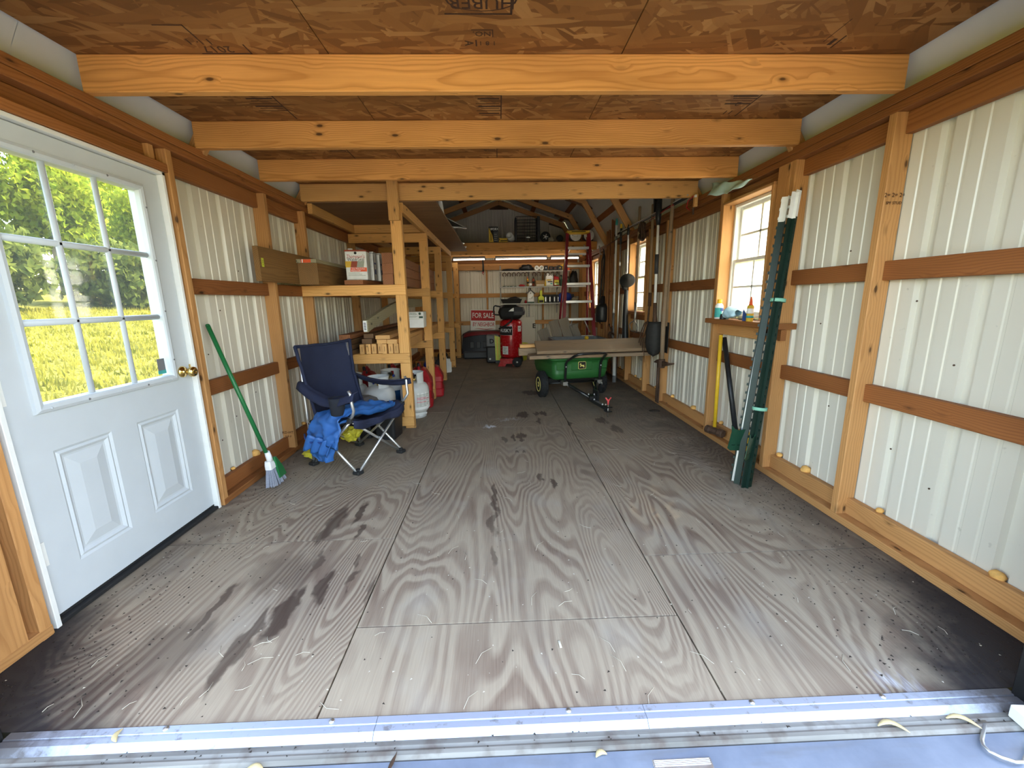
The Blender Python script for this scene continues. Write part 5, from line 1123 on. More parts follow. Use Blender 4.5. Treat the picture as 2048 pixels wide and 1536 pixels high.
# black bag/cover hanging under it
m = MB(); m.grid(lambda u, v: (1.655 + 0.05 * math.cos(v * 2 * PI) * (0.5 + 0.5 * u) , 5.56 + 0.06 * math.sin(v * 2 * PI) * (0.55 + 0.5 * u) + 0.02 * math.sin(u * 4) - 0.05 * u, 1.30 - 0.84 * u + 0.01 * math.sin(v * 12)), 14, 14)
tag(m.obj('black_sleeve', 'black'), 'long black plastic sleeve hanging below the string trimmer', 'sleeve')
# stirrup hoe
o = pole('stirrup_hoe', 'stirrup hoe with long wooden handle and steel loop at the middle window', 'hoe', 5.18, 1.13, 2.26, 'pole', 0.016)
m = MB(); m.tube([(0, 0, 0.93), (0, 0, 0.95), (0, 0, 1.14)], [0.012, 0.016, 0.018], 10); m.obj('ferrule', 'steel', o)
m = MB(); m.tube([(0, 0, 0.95), (-0.01, 0.02, 0.91), (-0.02, 0.105, 0.885), (-0.02, 0.15, 0.855), (-0.02, 0.115, 0.80), (-0.02, 0.06, 0.785), (-0.02, -0.08, 0.775), (-0.02, -0.14, 0.785), (-0.02, -0.165, 0.84), (-0.02, -0.09, 0.895), (-0.01, -0.02, 0.915), (0, 0, 0.95)], 0.0075, 8); m.obj('loop', 'steel', o)
m = MB(); m.cbox(-0.03, -0.01, -0.26, 0.09, 0.772, 0.780, 0.001); m.obj('blade', 'rust', o)
# pitchfork
o = pole('pitchfork', 'pitchfork with long ash handle and dark curved tines on the right wall', 'fork', 4.70, 1.24, 2.19, 'pole', 0.0165, y1=4.74)
m = MB(); m.lathe([(0.019, 1.10), (0.020, 1.25)], 10); m.tube([(0, 0, 1.12), (0, 0.03, 0.96), (0, 0.035, 0.90)], 0.012, 8); m.obj('socket', 'rust', o)
for k in range(4):
    dy = (k - 1.5) * 0.055; m = MB(); m.tube([(0, 0.035, 0.93), (-0.01, 0.035 + dy * 0.9, 0.90), (-0.035, 0.035 + dy * 1.25, 0.80), (-0.06, 0.035 + dy * 1.2, 0.68), (-0.055, 0.035 + dy, 0.56), (-0.035, 0.035 + dy * 0.9, 0.46)], [0.008, 0.007, 0.0065, 0.006, 0.005, 0.002], 6); m.obj('tine', 'rust', o)
# round shovel
o = thing('round_shovel', 'round point shovel with white shaft and grey grip hanging head down', 'shovel', (1.64, 4.44, 0), rz=1.05)
m = MB(); m.tube([(0, 0.01, 1.08), (0, 0.015, 1.5), (0, 0.02, 2.0)], 0.0145, 10); m.obj('shaft', 'paper', o)
m = MB(); m.tube([(0, 0.015, 1.44), (0, 0.017, 1.64)], 0.020, 12); m.obj('grip', 'darkgrey', o)
m = MB(); m.tube([(0, 0.02, 1.93), (0, 0.022, 2.00), (0, 0.022, 2.20)], [0.018, 0.030, 0.030], 12); m.obj('upper_grip', 'black', o)
m = MB(); m.tube([(0, 0.01, 1.14), (0, 0.005, 1.0), (-0.005, 0.0, 0.90)], [0.017, 0.021, 0.030], 10); m.obj('socket', 'rust', o)
def blade(u, v):
    y = (u - 0.5) * 2; z = 0.94 - 0.38 * v; w = 0.090 * math.sqrt(max(0.0, 1 - max(0, (v - 0.55) / 0.45) ** 2.2)) if v > 0.55 else 0.090 * (0.80 + 0.20 * min(1, v * 4))
    return (-0.035 + 0.035 * y * y - 0.02 * math.sin(v * PI), y * w, z)
m = MB(); m.grid(blade, 10, 14, 0.003); m.obj('blade', 'darksteel', o)
# mattock with long weathered handle
o = thing('mattock', 'mattock with long weathered crooked handle standing head down by the stud', 'mattock', (1.655, 4.17, 0))
m = MB(); m.tube([(0, 0.06, 0.50), (0.0, 0.075, 0.9), (0, 0.06, 1.3), (0, 0.035, 1.75), (0, 0.01, 2.20)], [0.021, 0.024, 0.022, 0.020, 0.018], 10); m.obj('handle', 'weathered', o)
m = MB(); m.lathe([(0.034, -0.045), (0.036, -0.03), (0.036, 0.03), (0.034, 0.045)], 12, T(-0.005, 0.055, 0.515)); m.obj('eye', 'rust', o)
m = MB(); loft(m, [[(x, 0.02, 0.515 + y) for x, y in rrect(0.018, 0.03, 0.008)], [(x, -0.07, 0.525 + y) for x, y in rrect(0.028, 0.014, 0.006)], [(x, -0.17, 0.545 + y) for x, y in rrect(0.035, 0.007, 0.004)]], True, True, False); m.obj('adze_blade', 'rust', o)
m = MB(); loft(m, [[(x, 0.09, 0.515 + y) for x, y in rrect(0.018, 0.03, 0.008)], [(x, 0.18, 0.52 + y) for x, y in rrect(0.012, 0.02, 0.006)], [(x, 0.27, 0.50 + y) for x, y in rrect(0.005, 0.005, 0.002)]], True, True, False); m.obj('pick', 'rust', o)
# spade behind it
o = thing('spade', 'dark steel spade behind the mattock handle', 'spade', (1.70, 4.28, 0)); m = MB(); m.grid(lambda u, v: (0.006 * math.sin(u * PI), (u - 0.5) * 0.15 * (1 - 0.15 * v), 0.94 - 0.32 * v), 6, 6, 0.003); m.obj('blade', 'darksteel', o)
m = MB(); m.tube([(0, 0.0, 0.90), (0, 0.0, 1.9)], 0.014, 8); m.obj('handle', 'pole', o)
o = thing('digging_bar', 'long rusty digging bar standing on the plate behind the shovel', 'bar', (1.70, 4.42, 0.0)); m = MB(); m.tube([(0, 0, 0.055), (0, 0.01, 0.50)], [0.022, 0.020], 8); m.obj('bar_shaft', 'rust', o)
m = MB(); m.cbox(-0.006, 0.006, -0.045, 0.045, 0.041, 0.26, 0.003, T(0, 0.0, 0)); m.obj('bar_blade', 'rust', o)
# pump sprayer hanging with hose loops
o = thing('pump_sprayer', 'black pump sprayer hanging upside down on the far right wall', 'sprayer', (1.60, 6.60, 0.83))
m = MB(); m.lathe([(0.085, 0.0), (0.10, 0.012), (0.105, 0.04), (0.105, 0.22), (0.095, 0.255), (0.055, 0.285), (0.040, 0.29), (0.036, 0.40), (0.03, 0.405), (0, 0.405)], 22); m.obj('sprayer_body', 'black', o)
m = MB(); m.cbox(-0.03, 0.03, 0.085, 0.12, 0.05, 0.19, 0.008); m.obj('sprayer_valve', 'black', o)
m = MB(); m.tube([(1.60, 6.72, 1.00), (1.61, 6.85, 0.90), (1.63, 6.97, 0.98), (1.66, 6.99, 1.40), (1.66, 6.95, 1.80), (1.67, 6.88, 1.90), (1.66, 6.82, 1.78), (1.64, 6.90, 1.2), (1.62, 6.88, 0.84), (1.60, 6.72, 0.80)], 0.010, 8)
tag(m.obj('sprayer_hose', 'black'), 'looped black hose hanging beside the pump sprayer', 'hose')
m = MB(); m.tube([(1.68, 6.95, 1.98), (1.66, 6.78, 1.86), (1.64, 6.70, 1.45), (1.61, 6.63, 1.24)], 0.009, 8); tag(m.obj('hang_cord', 'black'), 'black cord holding the pump sprayer', 'cord')
o = thing('wall_hook', 'bent white steel hook at the far end of the right top plate', 'hook', (1.66, 7.05, 1.95)); m = MB(); m.tube([(0.02, 0.20, 0.12), (-0.01, 0.02, 0.02), (-0.02, -0.08, -0.05), (-0.02, -0.13, -0.045)], 0.009, 8); m.obj('hook_arm', 'alu', o)
# cultivator head low between studs
o = thing('garden_claw', 'dark iron garden claw leaning between far right studs', 'claw', (1.66, 6.12, 0.0)); m = MB(); m.tube([(0, 0.25, 0.80), (0, 0.08, 0.70), (0, 0.0, 0.66)], 0.016, 8); m.obj('claw_shaft', 'rust', o)
for k in range(4): m = MB(); m.tube([(0, 0.0, 0.66), (-0.04, -0.02 + k * 0.03, 0.70), (-0.06, -0.10 + k * 0.06, 0.66), (-0.05, -0.12 + k * 0.07, 0.58)], [0.009, 0.009, 0.007, 0.003], 6); m.obj('claw_tine', 'rust', o)
m = MB(); m.tube([(0.0, -0.05, 0.05), (0.0, 0.0, 0.62)], 0.016, 8); m.obj('claw_handle', 'pole', o)
# brown fishing-rod bundle and cords lying along the plate
for i, (x, z, r, ya_, yb_2, mat, lb) in enumerate(((1.655, 2.085, 0.006, 3.86, 5.9, 'alu', 'thin silver rod tied along the right top plate'), (1.665, 2.075, 0.016, 3.90, 5.4, 'blackmetal', 'black tube tied along the right top plate'), (1.69, 2.095, 0.014, 4.2, 6.4, 'rust', 'rusty rod lying on the right top plate'))):
    m = MB(); m.tube([(x, ya_, z), (x, yb_2, z + 0.01)], r, 8); tag(m.obj('rod', mat), lb, 'rod')
m = MB(); m.tube([(1.70, 4.75, 2.095), (1.50, 4.30, 2.50)], 0.02, 8); tag(m.obj('brace_bar', 'black'), 'black bar slanting up behind the tool handles', 'bar')
def cord(label, pts, mat, r=0.005):
    m = MB(); m.tube(pts, r, 6); return tag(m.obj('bungee_cord', mat), label, 'cord', None)
cord('red bungee cord round the tool handles by the mattock', [(1.70, 4.05, 2.09), (1.635, 4.20, 2.06), (1.63, 4.45, 2.04), (1.63, 4.72, 2.03), (1.69, 4.90, 2.05)], 'redplastic')
cord('black and red bungee cord round the far poles', [(1.70, 5.6, 2.06), (1.64, 5.85, 2.02), (1.63, 6.2, 2.00), (1.63, 6.5, 1.99), (1.69, 6.8, 2.0)], 'rust')
cord('red bungee hook cord on the plate end by the clamp', [(1.69, 3.80, 2.07), (1.65, 3.84, 2.03), (1.65, 3.86, 1.98), (1.69, 3.88, 1.96)], 'redplastic')
# bundle of brown rope hanging over the middle window
m = MB(); pts = []
for k in range(60): a = k / 59 * 2 * PI * 4.5; pts.append((1.675 + 0.018 * math.sin(a * 0.37), 5.10 - 0.065 * math.cos(a) + 0.02 * math.sin(k), 1.97 + 0.095 * math.sin(a) + 0.01 * math.cos(k * 1.7)))
m.tube(pts, 0.014, 6); tag(m.obj('rope_coil', 'rust'), 'coil of dark brown rope hanging above the middle window', 'rope')
for (y, z) in ((4.72, 1.80), (4.88, 1.98)): m = MB(); m.lathe([(0.024, 0), (0.024, 0.012), (0.01, 0.02), (0, 0.02)], 12, T(1.738, y, z, ry=-PI / 2)); m.obj('knob', 'rust', wr)
# long pipe standing behind the cart
o = thing('drain_pipe', 'pale grey pipe standing on the plate behind the cart', 'pipe', (1.60, 5.80, 0.0)); m = MB(); m.tube([(0, 0, 0.03), (0.0, 0.05, 0.62)], 0.024, 12); m.obj('pipe_body', 'paper', o); m = MB(); m.lathe([(0.03, 0.0), (0.03, 0.10)], 14); m.obj('pipe_cuff', 'grey', o)

# ================================================================ CART with planks
ct = thing('dump_cart', 'green dump cart with black tow bar and yellow wheels', 'cart', (0.845, 5.08, 0), rz=math.radians(11))
for s in (-1, 1):
    w = MB(); w.lathe([(0.088, -0.045), (0.115, -0.05), (0.145, -0.045), (0.158, -0.02), (0.160, 0.0), (0.158, 0.02), (0.145, 0.045), (0.115, 0.05), (0.088, 0.045)], 32, T(s * 0.385, 0, 0.163, ry=PI / 2))
    for k in range(20):
        a = 2 * PI * k / 20
        for t in (-1, 1): w.cbox(-0.011, 0.011, -0.018, 0.018, 0.152, 0.1645, 0.003, T(s * 0.385 + t * 0.022, 0, 0.163, rx=a + t * 0.08))
    wo_ = w.obj('wheel', 'rubber', ct)
    m = MB(); m.lathe([(0.0, -0.048), (0.03, -0.048), (0.045, -0.038), (0.075, -0.038), (0.086, -0.050), (0.091, -0.050), (0.091, 0.050), (0.086, 0.050), (0.075, 0.038), (0.045, 0.038), (0.03, 0.048), (0.0, 0.048)], 24, T(s * 0.385, 0, 0.163, ry=PI / 2)); m.obj('rim', 'paleyellow', wo_)
    m = MB(); m.lathe([(0.014, -0.056), (0.014, 0.056)], 12, T(s * 0.385, 0, 0.163, ry=PI / 2)); m.obj('hub', 'blackmetal', wo_)
m = MB(); m.tube([(-0.40, 0, 0.163), (0.40, 0, 0.163)], 0.014, 10); m.cbox(-0.32, 0.32, -0.03, 0.03, 0.18, 0.235, 0.005); m.cbox(-0.25, -0.20, -0.30, 0.3, 0.225, 0.255, 0.004); m.cbox(0.20, 0.25, -0.30, 0.3, 0.225, 0.255, 0.004); m.obj('axle_frame', 'blackmetal', ct)
tub = MB(); rings = []
for (hx, y0, y1, z, rr) in ((0.31, -0.27, 0.42, 0.258, 0.05), (0.335, -0.315, 0.48, 0.275, 0.07), (0.350, -0.335, 0.515, 0.36, 0.07), (0.346, -0.331, 0.511, 0.365, 0.07), (0.356, -0.345, 0.525, 0.42, 0.07), (0.352, -0.341, 0.521, 0.425, 0.07), (0.364, -0.36, 0.545, 0.500, 0.075), (0.385, -0.38, 0.565, 0.502, 0.08), (0.388, -0.383, 0.568, 0.518, 0.08), (0.360, -0.355, 0.54, 0.520, 0.07), (0.345, -0.33, 0.51, 0.45, 0.07), (0.31, -0.28, 0.42, 0.275, 0.06)):
    rings.append([(x, (y0 + y1) / 2 + y, z) for x, y in rrect(hx, (y1 - y0) / 2, rr, 5)])
loft(tub, rings, True, True, True); tb_ = tub.obj('tub', 'cartgreen', ct)
for (x, wd) in ((0.0, 0.13),): m = MB(); m.cbox(x - wd, x + wd, -0.352, -0.338, 0.375, 0.49, 0.006, T(0, 0, 0)); m.obj('front_panel', 'cartgreen', tb_)
for x in (-0.26, 0.26): m = MB(); m.cbox(x - 0.055, x + 0.055, -0.356, -0.338, 0.385, 0.485, 0.006); m.obj('front_panel', 'cartgreen', tb_)
# leaping-deer badge
bdg = MB(); bdg.prism(rrect(0.048, 0.045, 0.016, 4), 0.0, 0.004, T(0.0, -0.353, 0.432, rx=PI / 2)); bd = bdg.obj('badge', 'paleyellow', ct)
m = MB(); m.prism(rrect(0.044, 0.041, 0.013, 4), 0.004, 0.005, T(0.0, -0.353, 0.432, rx=PI / 2)); m.obj('badge_field', 'ink', bd)
deer = [(-0.034, 0.008), (-0.026, 0.014), (-0.022, 0.022), (-0.030, 0.030), (-0.024, 0.029), (-0.018, 0.022), (-0.014, 0.027), (-0.013, 0.020), (-0.014, 0.012), (-0.006, 0.006), (0.010, 0.007), (0.020, 0.004), (0.024, 0.009), (0.026, 0.002), (0.022, -0.006), (0.030, -0.016), (0.034, -0.028), (0.026, -0.018), (0.014, -0.009), (0.018, -0.020), (0.022, -0.030), (0.010, -0.018), (0.004, -0.006), (-0.010, -0.006), (-0.016, -0.010), (-0.010, -0.018), (-0.022, -0.012), (-0.026, -0.020), (-0.024, -0.006), (-0.018, 0.002), (-0.022, 0.008), (-0.030, 0.006)]
m = MB(); m.prism(deer, 0.005, 0.0062, T(0.0, -0.353, 0.430, rx=PI / 2)); m.obj('leaping_deer', 'paleyellow', bd)
# dump handle loop
m = MB(); m.tube([(-0.215, -0.33, 0.20), (-0.215, -0.375, 0.28), (-0.215, -0.39, 0.46), (-0.21, -0.42, 0.50), (-0.175, -0.55, 0.57), (-0.14, -0.59, 0.595), (-0.09, -0.60, 0.60), (0.10, -0.60, 0.60), (0.165, -0.595, 0.597), (0.20, -0.57, 0.585), (0.215, -0.45, 0.515), (0.215, -0.40, 0.47), (0.215, -0.39, 0.42), (0.215, -0.375, 0.28), (0.215, -0.33, 0.20)], 0.0145, 12); m.obj('dump_handle', 'blackmetal', ct)
for x in (-0.215, 0.215):
    m = MB(); m.lathe([(0.010, 0), (0.010, 0.006), (0, 0.008)], 8, T(x, -0.404, 0.43, rx=PI / 2)); m.obj('bolt', 'alu', ct)
    m = MB(); m.cbox(x - 0.03, x + 0.03, -0.39, -0.30, 0.205, 0.255, 0.004); m.tube([(x + 0.02, -0.395, 0.235), (x + 0.025, -0.40, 0.19)], 0.006, 6); m.obj('bracket', 'steel', ct)
# tow bars converge to the hitch bar
for x in (-0.20, 0.20):
    m = MB(); m.tube([(x, -0.34, 0.23), (x * 0.15, -0.66, 0.115)], 0.022, 4, flat=1.0); m.obj('tow_arm', 'blackmetal', ct)
m = MB(); m.cbox(-0.024, 0.024, -1.03, -0.60, 0.065, 0.10, 0.004); m.obj('tongue', 'blackmetal', ct)
m = MB(); m.cbox(-0.045, 0.045, -0.70, -0.60, 0.095, 0.14, 0.004); m.obj('pivot_plate', 'blackmetal', ct)
m = MB(); m.cbox(0.03, 0.05, -0.74, -0.60, 0.05, 0.20, 0.004); m.obj('foot_pedal', 'blackmetal', ct)
m = MB(); m.box(-0.018, 0.018, -0.92, -0.76, 0.1, 0.1012); m.obj('tongue_label', 'grey', ct)
for k in range(5): m = MB(); m.lathe([(0.011, 0), (0.011, 0.008), (0.006, 0.012), (0.006, 0.018), (0, 0.018)], 8, T((-0.03, 0.03, 0.0, -0.01, 0.012)[k], (-0.63, -0.65, -0.72, -0.95, -0.98)[k], 0.10 + (0.04 if k < 2 else 0))); m.obj('bolt', 'alu', ct)
m = MB(); m.cbox(-0.03, 0.035, -1.09, -1.02, 0.055, 0.064, 0.002); m.cbox(-0.03, 0.035, -1.09, -0.99, 0.100, 0.108, 0.002); m.obj('clevis', 'blackmetal', ct)
m = MB(); m.tube([(0.0, -1.06, 0.0), (0.0, -1.06, 0.135)], 0.0065, 8); m.obj('hitch_pin', 'steel', ct)
m = MB(); m.lathe([(0.007, 0.13), (0.009, 0.16), (0.012, 0.17), (0.010, 0.18), (0, 0.182)], 10, T(0, -1.06, 0)); m.tube([(-0.030, -1.06, 0.205), (-0.008, -1.06, 0.178), (0.008, -1.06, 0.178), (0.030, -1.06, 0.205)], 0.008, 6); m.obj('pin_knob', 'pink', ct)
# planks lying across the cart tub (rim top 0.52)
def cplank(label, x0, x1, y, z, w, t, tilt, mat='weathered', rz=0.015):
    L = x1 - x0; o = board('plank', mat, None, (0, 0, 0), (L, 0, 0), w, t); o.matrix_local = Matrix.Translation(((x0 + x1) / 2, y, z)) @ Euler((tilt, -0.010, rz)).to_matrix().to_4x4() @ T(rx=PI / 2); return tag(o, label, 'plank', None)
cplank('lowest weathered plank lying flat across the cart, sticking out at the left', 0.29, 1.737, 4.79, 0.549, 0.235, 0.040, 0.0)
cplank('wide weathered plank on top of the pile across the cart', 0.375, 1.733, 4.83, 0.648, 0.275, 0.040, 0.36)
cplank('short pale timber end behind the wide plank on the cart, upper', 0.20, 1.40, 5.10, 0.640, 0.10, 0.04, 0.0, 'endgrain')
cplank('weathered timber behind the wide plank on the cart, lower', 0.185, 1.45, 5.10, 0.570, 0.13, 0.09, 0.0)
# ---- scrap boards and grey tote behind the cart
tt = thing('storage_tote', 'dark grey plastic tote behind the cart with scrap boards in it', 'tote', (1.20, 6.60, 0), rz=0.03)
m = MB(); loft(m, [R3(0.33, 0.19, 0.04, 0), R3(0.36, 0.22, 0.05, 0.02), R3(0.40, 0.255, 0.05, 0.53), R3(0.425, 0.28, 0.05, 0.535), R3(0.43, 0.285, 0.05, 0.58), R3(0.40, 0.255, 0.05, 0.58), R3(0.35, 0.21, 0.05, 0.03)], True, True, False); m.obj('tote_body', 'grey', tt)
for i, (x, y, a, h, w, lb) in enumerate(((0.62, 6.98, 0.42, 0.72, 0.06, 'thin grey scrap board leaning at the left of the pile behind the cart'), (0.70, 6.99, 0.36, 0.74, 0.13, 'grey scrap board second from the left behind the cart'), (0.86, 6.97, 0.28, 0.86, 0.16, 'wide grey scrap board third from the left behind the cart'), (1.03, 7.0, 0.30, 0.90, 0.17, 'wide grey scrap board fourth from the left, the tallest behind the cart'), (1.20, 6.965, 0.36, 0.80, 0.13, 'grey scrap board at the right of the leaning pile behind the cart'))):
    d = Vector((-math.sin(a), 0.0, math.cos(a))); p = Vector((x + math.sin(a) * h, y, 0.02)); q = p + d * h
    o = board('scrap_board', 'scrap', None, p, q, w, 0.03, up=(math.cos(a), 0.0, math.sin(a))); tag(o, lb, 'board')
m = MB(); m.lathe([(0.03, 0), (0.034, 0.03), (0.02, 0.05), (0, 0.05)], 10); tag(m.obj('plastic_piece', 'yellow', loc=(1.30, 6.335, 0.581)), 'small yellow plastic piece on the rim of the grey tote', 'plastic')
# ================================================================ BACK OF THE SHED
YB = 9.27
# ---- step ladder
ld = thing('step_ladder', 'red fibreglass step ladder with aluminium steps and yellow top', 'ladder', (1.335, 7.22, 0))
H = 2.335
def rail(s, f): return Vector((s * (0.295 - 0.115 * f), 0.0 + 0.30 * f - 0.15, H * f))
for s in (-1, 1):
    a, b = rail(s, 0.0), rail(s, 0.985); m = MB()
    d = (b - a).normalized(); M = Matrix((Vector((1, 0, 0)), d.cross(Vector((1, 0, 0))), d)).transposed().to_4x4(); M.translation = a
    m.prism([(-0.026, -0.035), (0.022, -0.035), (0.022, -0.028), (-0.018, -0.028), (-0.018, 0.028), (0.022, 0.028), (0.022, 0.035), (-0.026, 0.035)] if s < 0 else [(-0.022, -0.035), (0.026, -0.035), (0.026, 0.035), (-0.022, 0.035), (-0.022, 0.028), (0.018, 0.028), (0.018, -0.028), (-0.022, -0.028)], 0.02, (b - a).length, M); m.obj('front_rail', 'ladderred', ld)
    m = MB(); m.tube([(s * 0.30, 0.62, 0.02), (s * 0.175, 0.20, H * 0.96)], 0.018, 6); m.obj('rear_rail', 'ladderred', ld)
    m = MB(); m.cbox(-0.02, 0.02, -0.04, 0.04, 0, 0.04, 0.006); m.obj('foot', 'rubber', ld, loc=(a.x, a.y, 0)); m = MB(); m.cbox(-0.02, 0.02, -0.03, 0.03, 0, 0.03, 0.006); m.obj('foot', 'rubber', ld, loc=(s * 0.30, 0.62, 0))
for k in range(7):
    f = (0.25 + 0.30 * k) / H; a, b = rail(-1, f), rail(1, f); m = MB(); m.cbox(a.x + 0.012, b.x - 0.012, a.y - 0.04, a.y + 0.04, a.z - 0.022, a.z + 0.022, 0.004); m.obj('step', 'alu', ld)
for (a, b) in (((-0.20, -0.05, 0.62), (-0.10, -0.06, 0.87)), ((0.20, -0.05, 0.62), (0.08, -0.06, 0.87)), ((-0.20, -0.14, 0.08), (-0.10, -0.10, 0.27)), ((0.20, -0.14, 0.08), (0.10, -0.10, 0.27)), ((-0.175, 0.12, 1.98), (-0.12, 0.105, 2.08)), ((0.175, 0.12, 1.98), (0.10, 0.105, 2.10))): m = MB(); m.tube([a, b], 0.011, 6); m.obj('brace', 'alu', ld)
for z in (0.5, 1.42, 1.97): 
    t = 1 - z / H; m = MB(); m.cbox(-(0.175 + 0.12 * t), 0.175 + 0.12 * t, 0.20 + 0.42 * t - 0.012, 0.20 + 0.42 * t + 0.012, z - 0.015, z + 0.015, 0.003); m.obj('rear_brace', 'alu', ld)
m = MB(); loft(m, [R3(0.18, 0.07, 0.02, H - 0.045, 0, 0.17), R3(0.195, 0.085, 0.02, H - 0.035, 0, 0.17), R3(0.20, 0.09, 0.02, H - 0.005, 0, 0.17), R3(0.19, 0.08, 0.02, H, 0, 0.17)], True, True, False); m.obj('ladder_top', 'yellow', ld)
m = MB(); m.cbox(-0.12, 0.12, 0.076, 0.081, H - 0.026, H - 0.014, 0.001); m.obj('top_label', 'ink', ld)
# ---- upright compressor
cm = thing('air_compressor', 'red upright air compressor with black motor cover', 'compressor', (0.165, 7.62, 0), rz=-0.12)
r = 0.205
m = MB(); m.lathe([(0.02, 0.135), (r * 0.7, 0.15), (r * 0.95, 0.175), (r, 0.215), (r, 0.785), (r * 0.95, 0.82), (r * 0.7, 0.85), (0.02, 0.865)], 40); m.obj('tank', 'red', cm)
m = MB(); m.prism([(-0.20, -0.15), (0.14, -0.15), (0.16, 0.14), (-0.20, 0.14)], 0.10, 0.14); m.prism([(-0.235, 0.0), (-0.17, 0.145), (0.10, 0.145), (0.13, 0.03), (0.05, 0.0), (0.03, 0.05), (-0.08, 0.05), (-0.10, 0.0)], -0.165, -0.150, T(rx=PI / 2) @ T(0, 0, 0.0)); m.prism([(-0.235, 0.0), (-0.17, 0.145), (0.10, 0.145), (0.13, 0.03), (0.05, 0.0), (0.03, 0.05), (-0.08, 0.05), (-0.10, 0.0)], 0.150, 0.165, T(rx=PI / 2)); m.obj('base_skirt', 'red', cm)
for y in (-0.215, 0.185): 
    m = MB(); m.lathe([(0.02, -0.025), (0.075, -0.028), (0.088, -0.02), (0.088, 0.02), (0.075, 0.028), (0.02, 0.025)], 24, T(0.125, y, 0.088, rx=PI / 2)); m.obj('wheel', 'rubber', cm)
    m = MB(); m.lathe([(0.022, -0.030), (0.014, -0.034), (0, -0.034)], 12, T(0.125, y, 0.088, rx=-PI / 2)); m.obj('wheel_hub', 'steel', cm)
cov = MB(); loft(cov, [[(x, y, 0.86) for x, y in rrect(0.17, 0.15, 0.05)], [(x + 0.01, y, 0.90) for x, y in rrect(0.20, 0.17, 0.05)], [(x + 0.02, y, 0.985) for x, y in rrect(0.235, 0.19, 0.05)], [(x + 0.015, y, 1.06) for x, y in rrect(0.205, 0.17, 0.06)], [(x + 0.0, y, 1.115) for x, y in rrect(0.13, 0.12, 0.05)]], True, True, False); cv = cov.obj('motor_cover', 'blackmetal', cm)
m = MB(); m.prism([(-0.05, 1.0), (0.045, 1.0), (0.045, 1.062), (0.0, 1.04)], 0, 0.004, T(0.03, -0.186, 0, rx=PI / 2)); m.obj('cover_plate', 'steel', cv)
m = MB(); loft(m, [[(x + 0.15, y - 0.01, 0.93) for x, y in rrect(0.10, 0.182, 0.03)], [(x + 0.16, y - 0.005, 0.99) for x, y in rrect(0.10, 0.196, 0.03)], [(x + 0.15, y, 1.07) for x, y in rrect(0.08, 0.17, 0.03)]], True, True, False); m.obj('cover_cap', 'darkgrey', cv)
m = MB(); m.tube([(-0.17, -0.10, 1.08), (-0.27, -0.10, 1.10), (-0.295, -0.10, 1.08), (-0.30, -0.10, 1.0), (-0.295, -0.10, 0.955), (-0.27, -0.10, 0.94), (-0.20, -0.10, 0.935)], 0.014, 8); m.tube([(-0.295, -0.10, 1.0), (-0.295, 0.10, 1.0)], 0.001, 4); m.obj('handle', 'black', cm)
m = MB(); m.tube([(0.05, -0.16, 0.88), (0.02, -0.20, 0.82), (-0.09, -0.215, 0.74), (-0.20, -0.14, 0.69)], 0.016, 8); m.obj('air_hose', 'black', cm)
def wrap(a0, a1, z0, z1, mat, nm, off=0.001, n=12): q = MB(); q.grid(lambda u, w: ((r + off) * math.cos(a0 + (a1 - a0) * u), (r + off) * math.sin(a0 + (a1 - a0) * u), z0 + (z1 - z0) * w), n, 1); return q.obj(nm, mat, cm)
wrap(-PI * 0.98, -1.35, 0.575, 0.735, 'ink', 'brand_label'); 
for a0, a1, z0, z1 in ((-PI * 0.98, -1.35, 0.735, 0.738), (-PI * 0.98, -1.35, 0.572, 0.575), (-1.36, -1.345, 0.572, 0.738)): wrap(a0, a1, z0, z1, 'paper', 'label_border', 0.0012)
def bent(body, size, a, z, mat, R, bold=0.0, sx=1.0):
    k = text(body, size, mat, cm, Matrix.Identity(4), ext=0.0005, bold=bold, sx=sx)
    for v in k.data.vertices:
        x, y, e = v.co; t = a + x / R; v.co = ((R + 0.0015 + e) * math.cos(t), (R + 0.0015 + e) * math.sin(t), z + y)
    return k
bent('HUSKY', 0.085, -2.05, 0.655, 'paper', r, 0.015, 0.95)
wrap(-0.82, -0.38, 0.635, 0.735, 'paper', 'rating_label'); bent('2-3', 0.05, -0.60, 0.695, 'ink', r, 0.02); bent('GALLON', 0.022, -0.60, 0.655, 'ink', r)
wrap(-2.35, -1.75, 0.225, 0.375, 'boxwhite', 'warning_label')
for k in range(6): wrap(-2.28 + 0.09 * (k % 2), -1.85 - 0.07 * (k % 3), 0.34 - k * 0.02, 0.348 - k * 0.02, 'inkgrey', 'warning_print', 0.0018)
# ---- signs
sg = thing('yard_sign', 'red and white yard sign reading FOR SALE BY NEIGHBOR hung on the back wall', 'sign', (-0.405, 9.19, 0.76), rot=(0.0, 0.03, 0.0))
m = MB(); m.box(-0.275, 0.275, 0.0, 0.006, -0.235, 0.24); m.obj('sign_board', 'signwhite', sg)
m = MB(); m.box(-0.262, 0.262, -0.001, 0.0, 0.0, 0.222); m.obj('red_field', 'inkred', sg)
text('FOR SALE', 0.155, 'paper', sg, T(0, -0.0012, 0.108, rx=PI / 2), bold=0.018, sx=0.72); text('BY NEIGHBOR', 0.125, 'inkred', sg, T(0.01, -0.0012, -0.085, rx=PI / 2), bold=0.010, sx=0.60, shear=0.12)
m = MB(); m.tube([(-0.19, -0.001, -0.185), (-0.12, -0.001, -0.170), (-0.04, -0.001, -0.180), (0.08, -0.001, -0.188), (0.20, -0.001, -0.172), (0.24, -0.001, -0.160)], [0.001, 0.004, 0.006, 0.007, 0.004, 0.001], 6); m.obj('swoosh', 'inkred', sg)
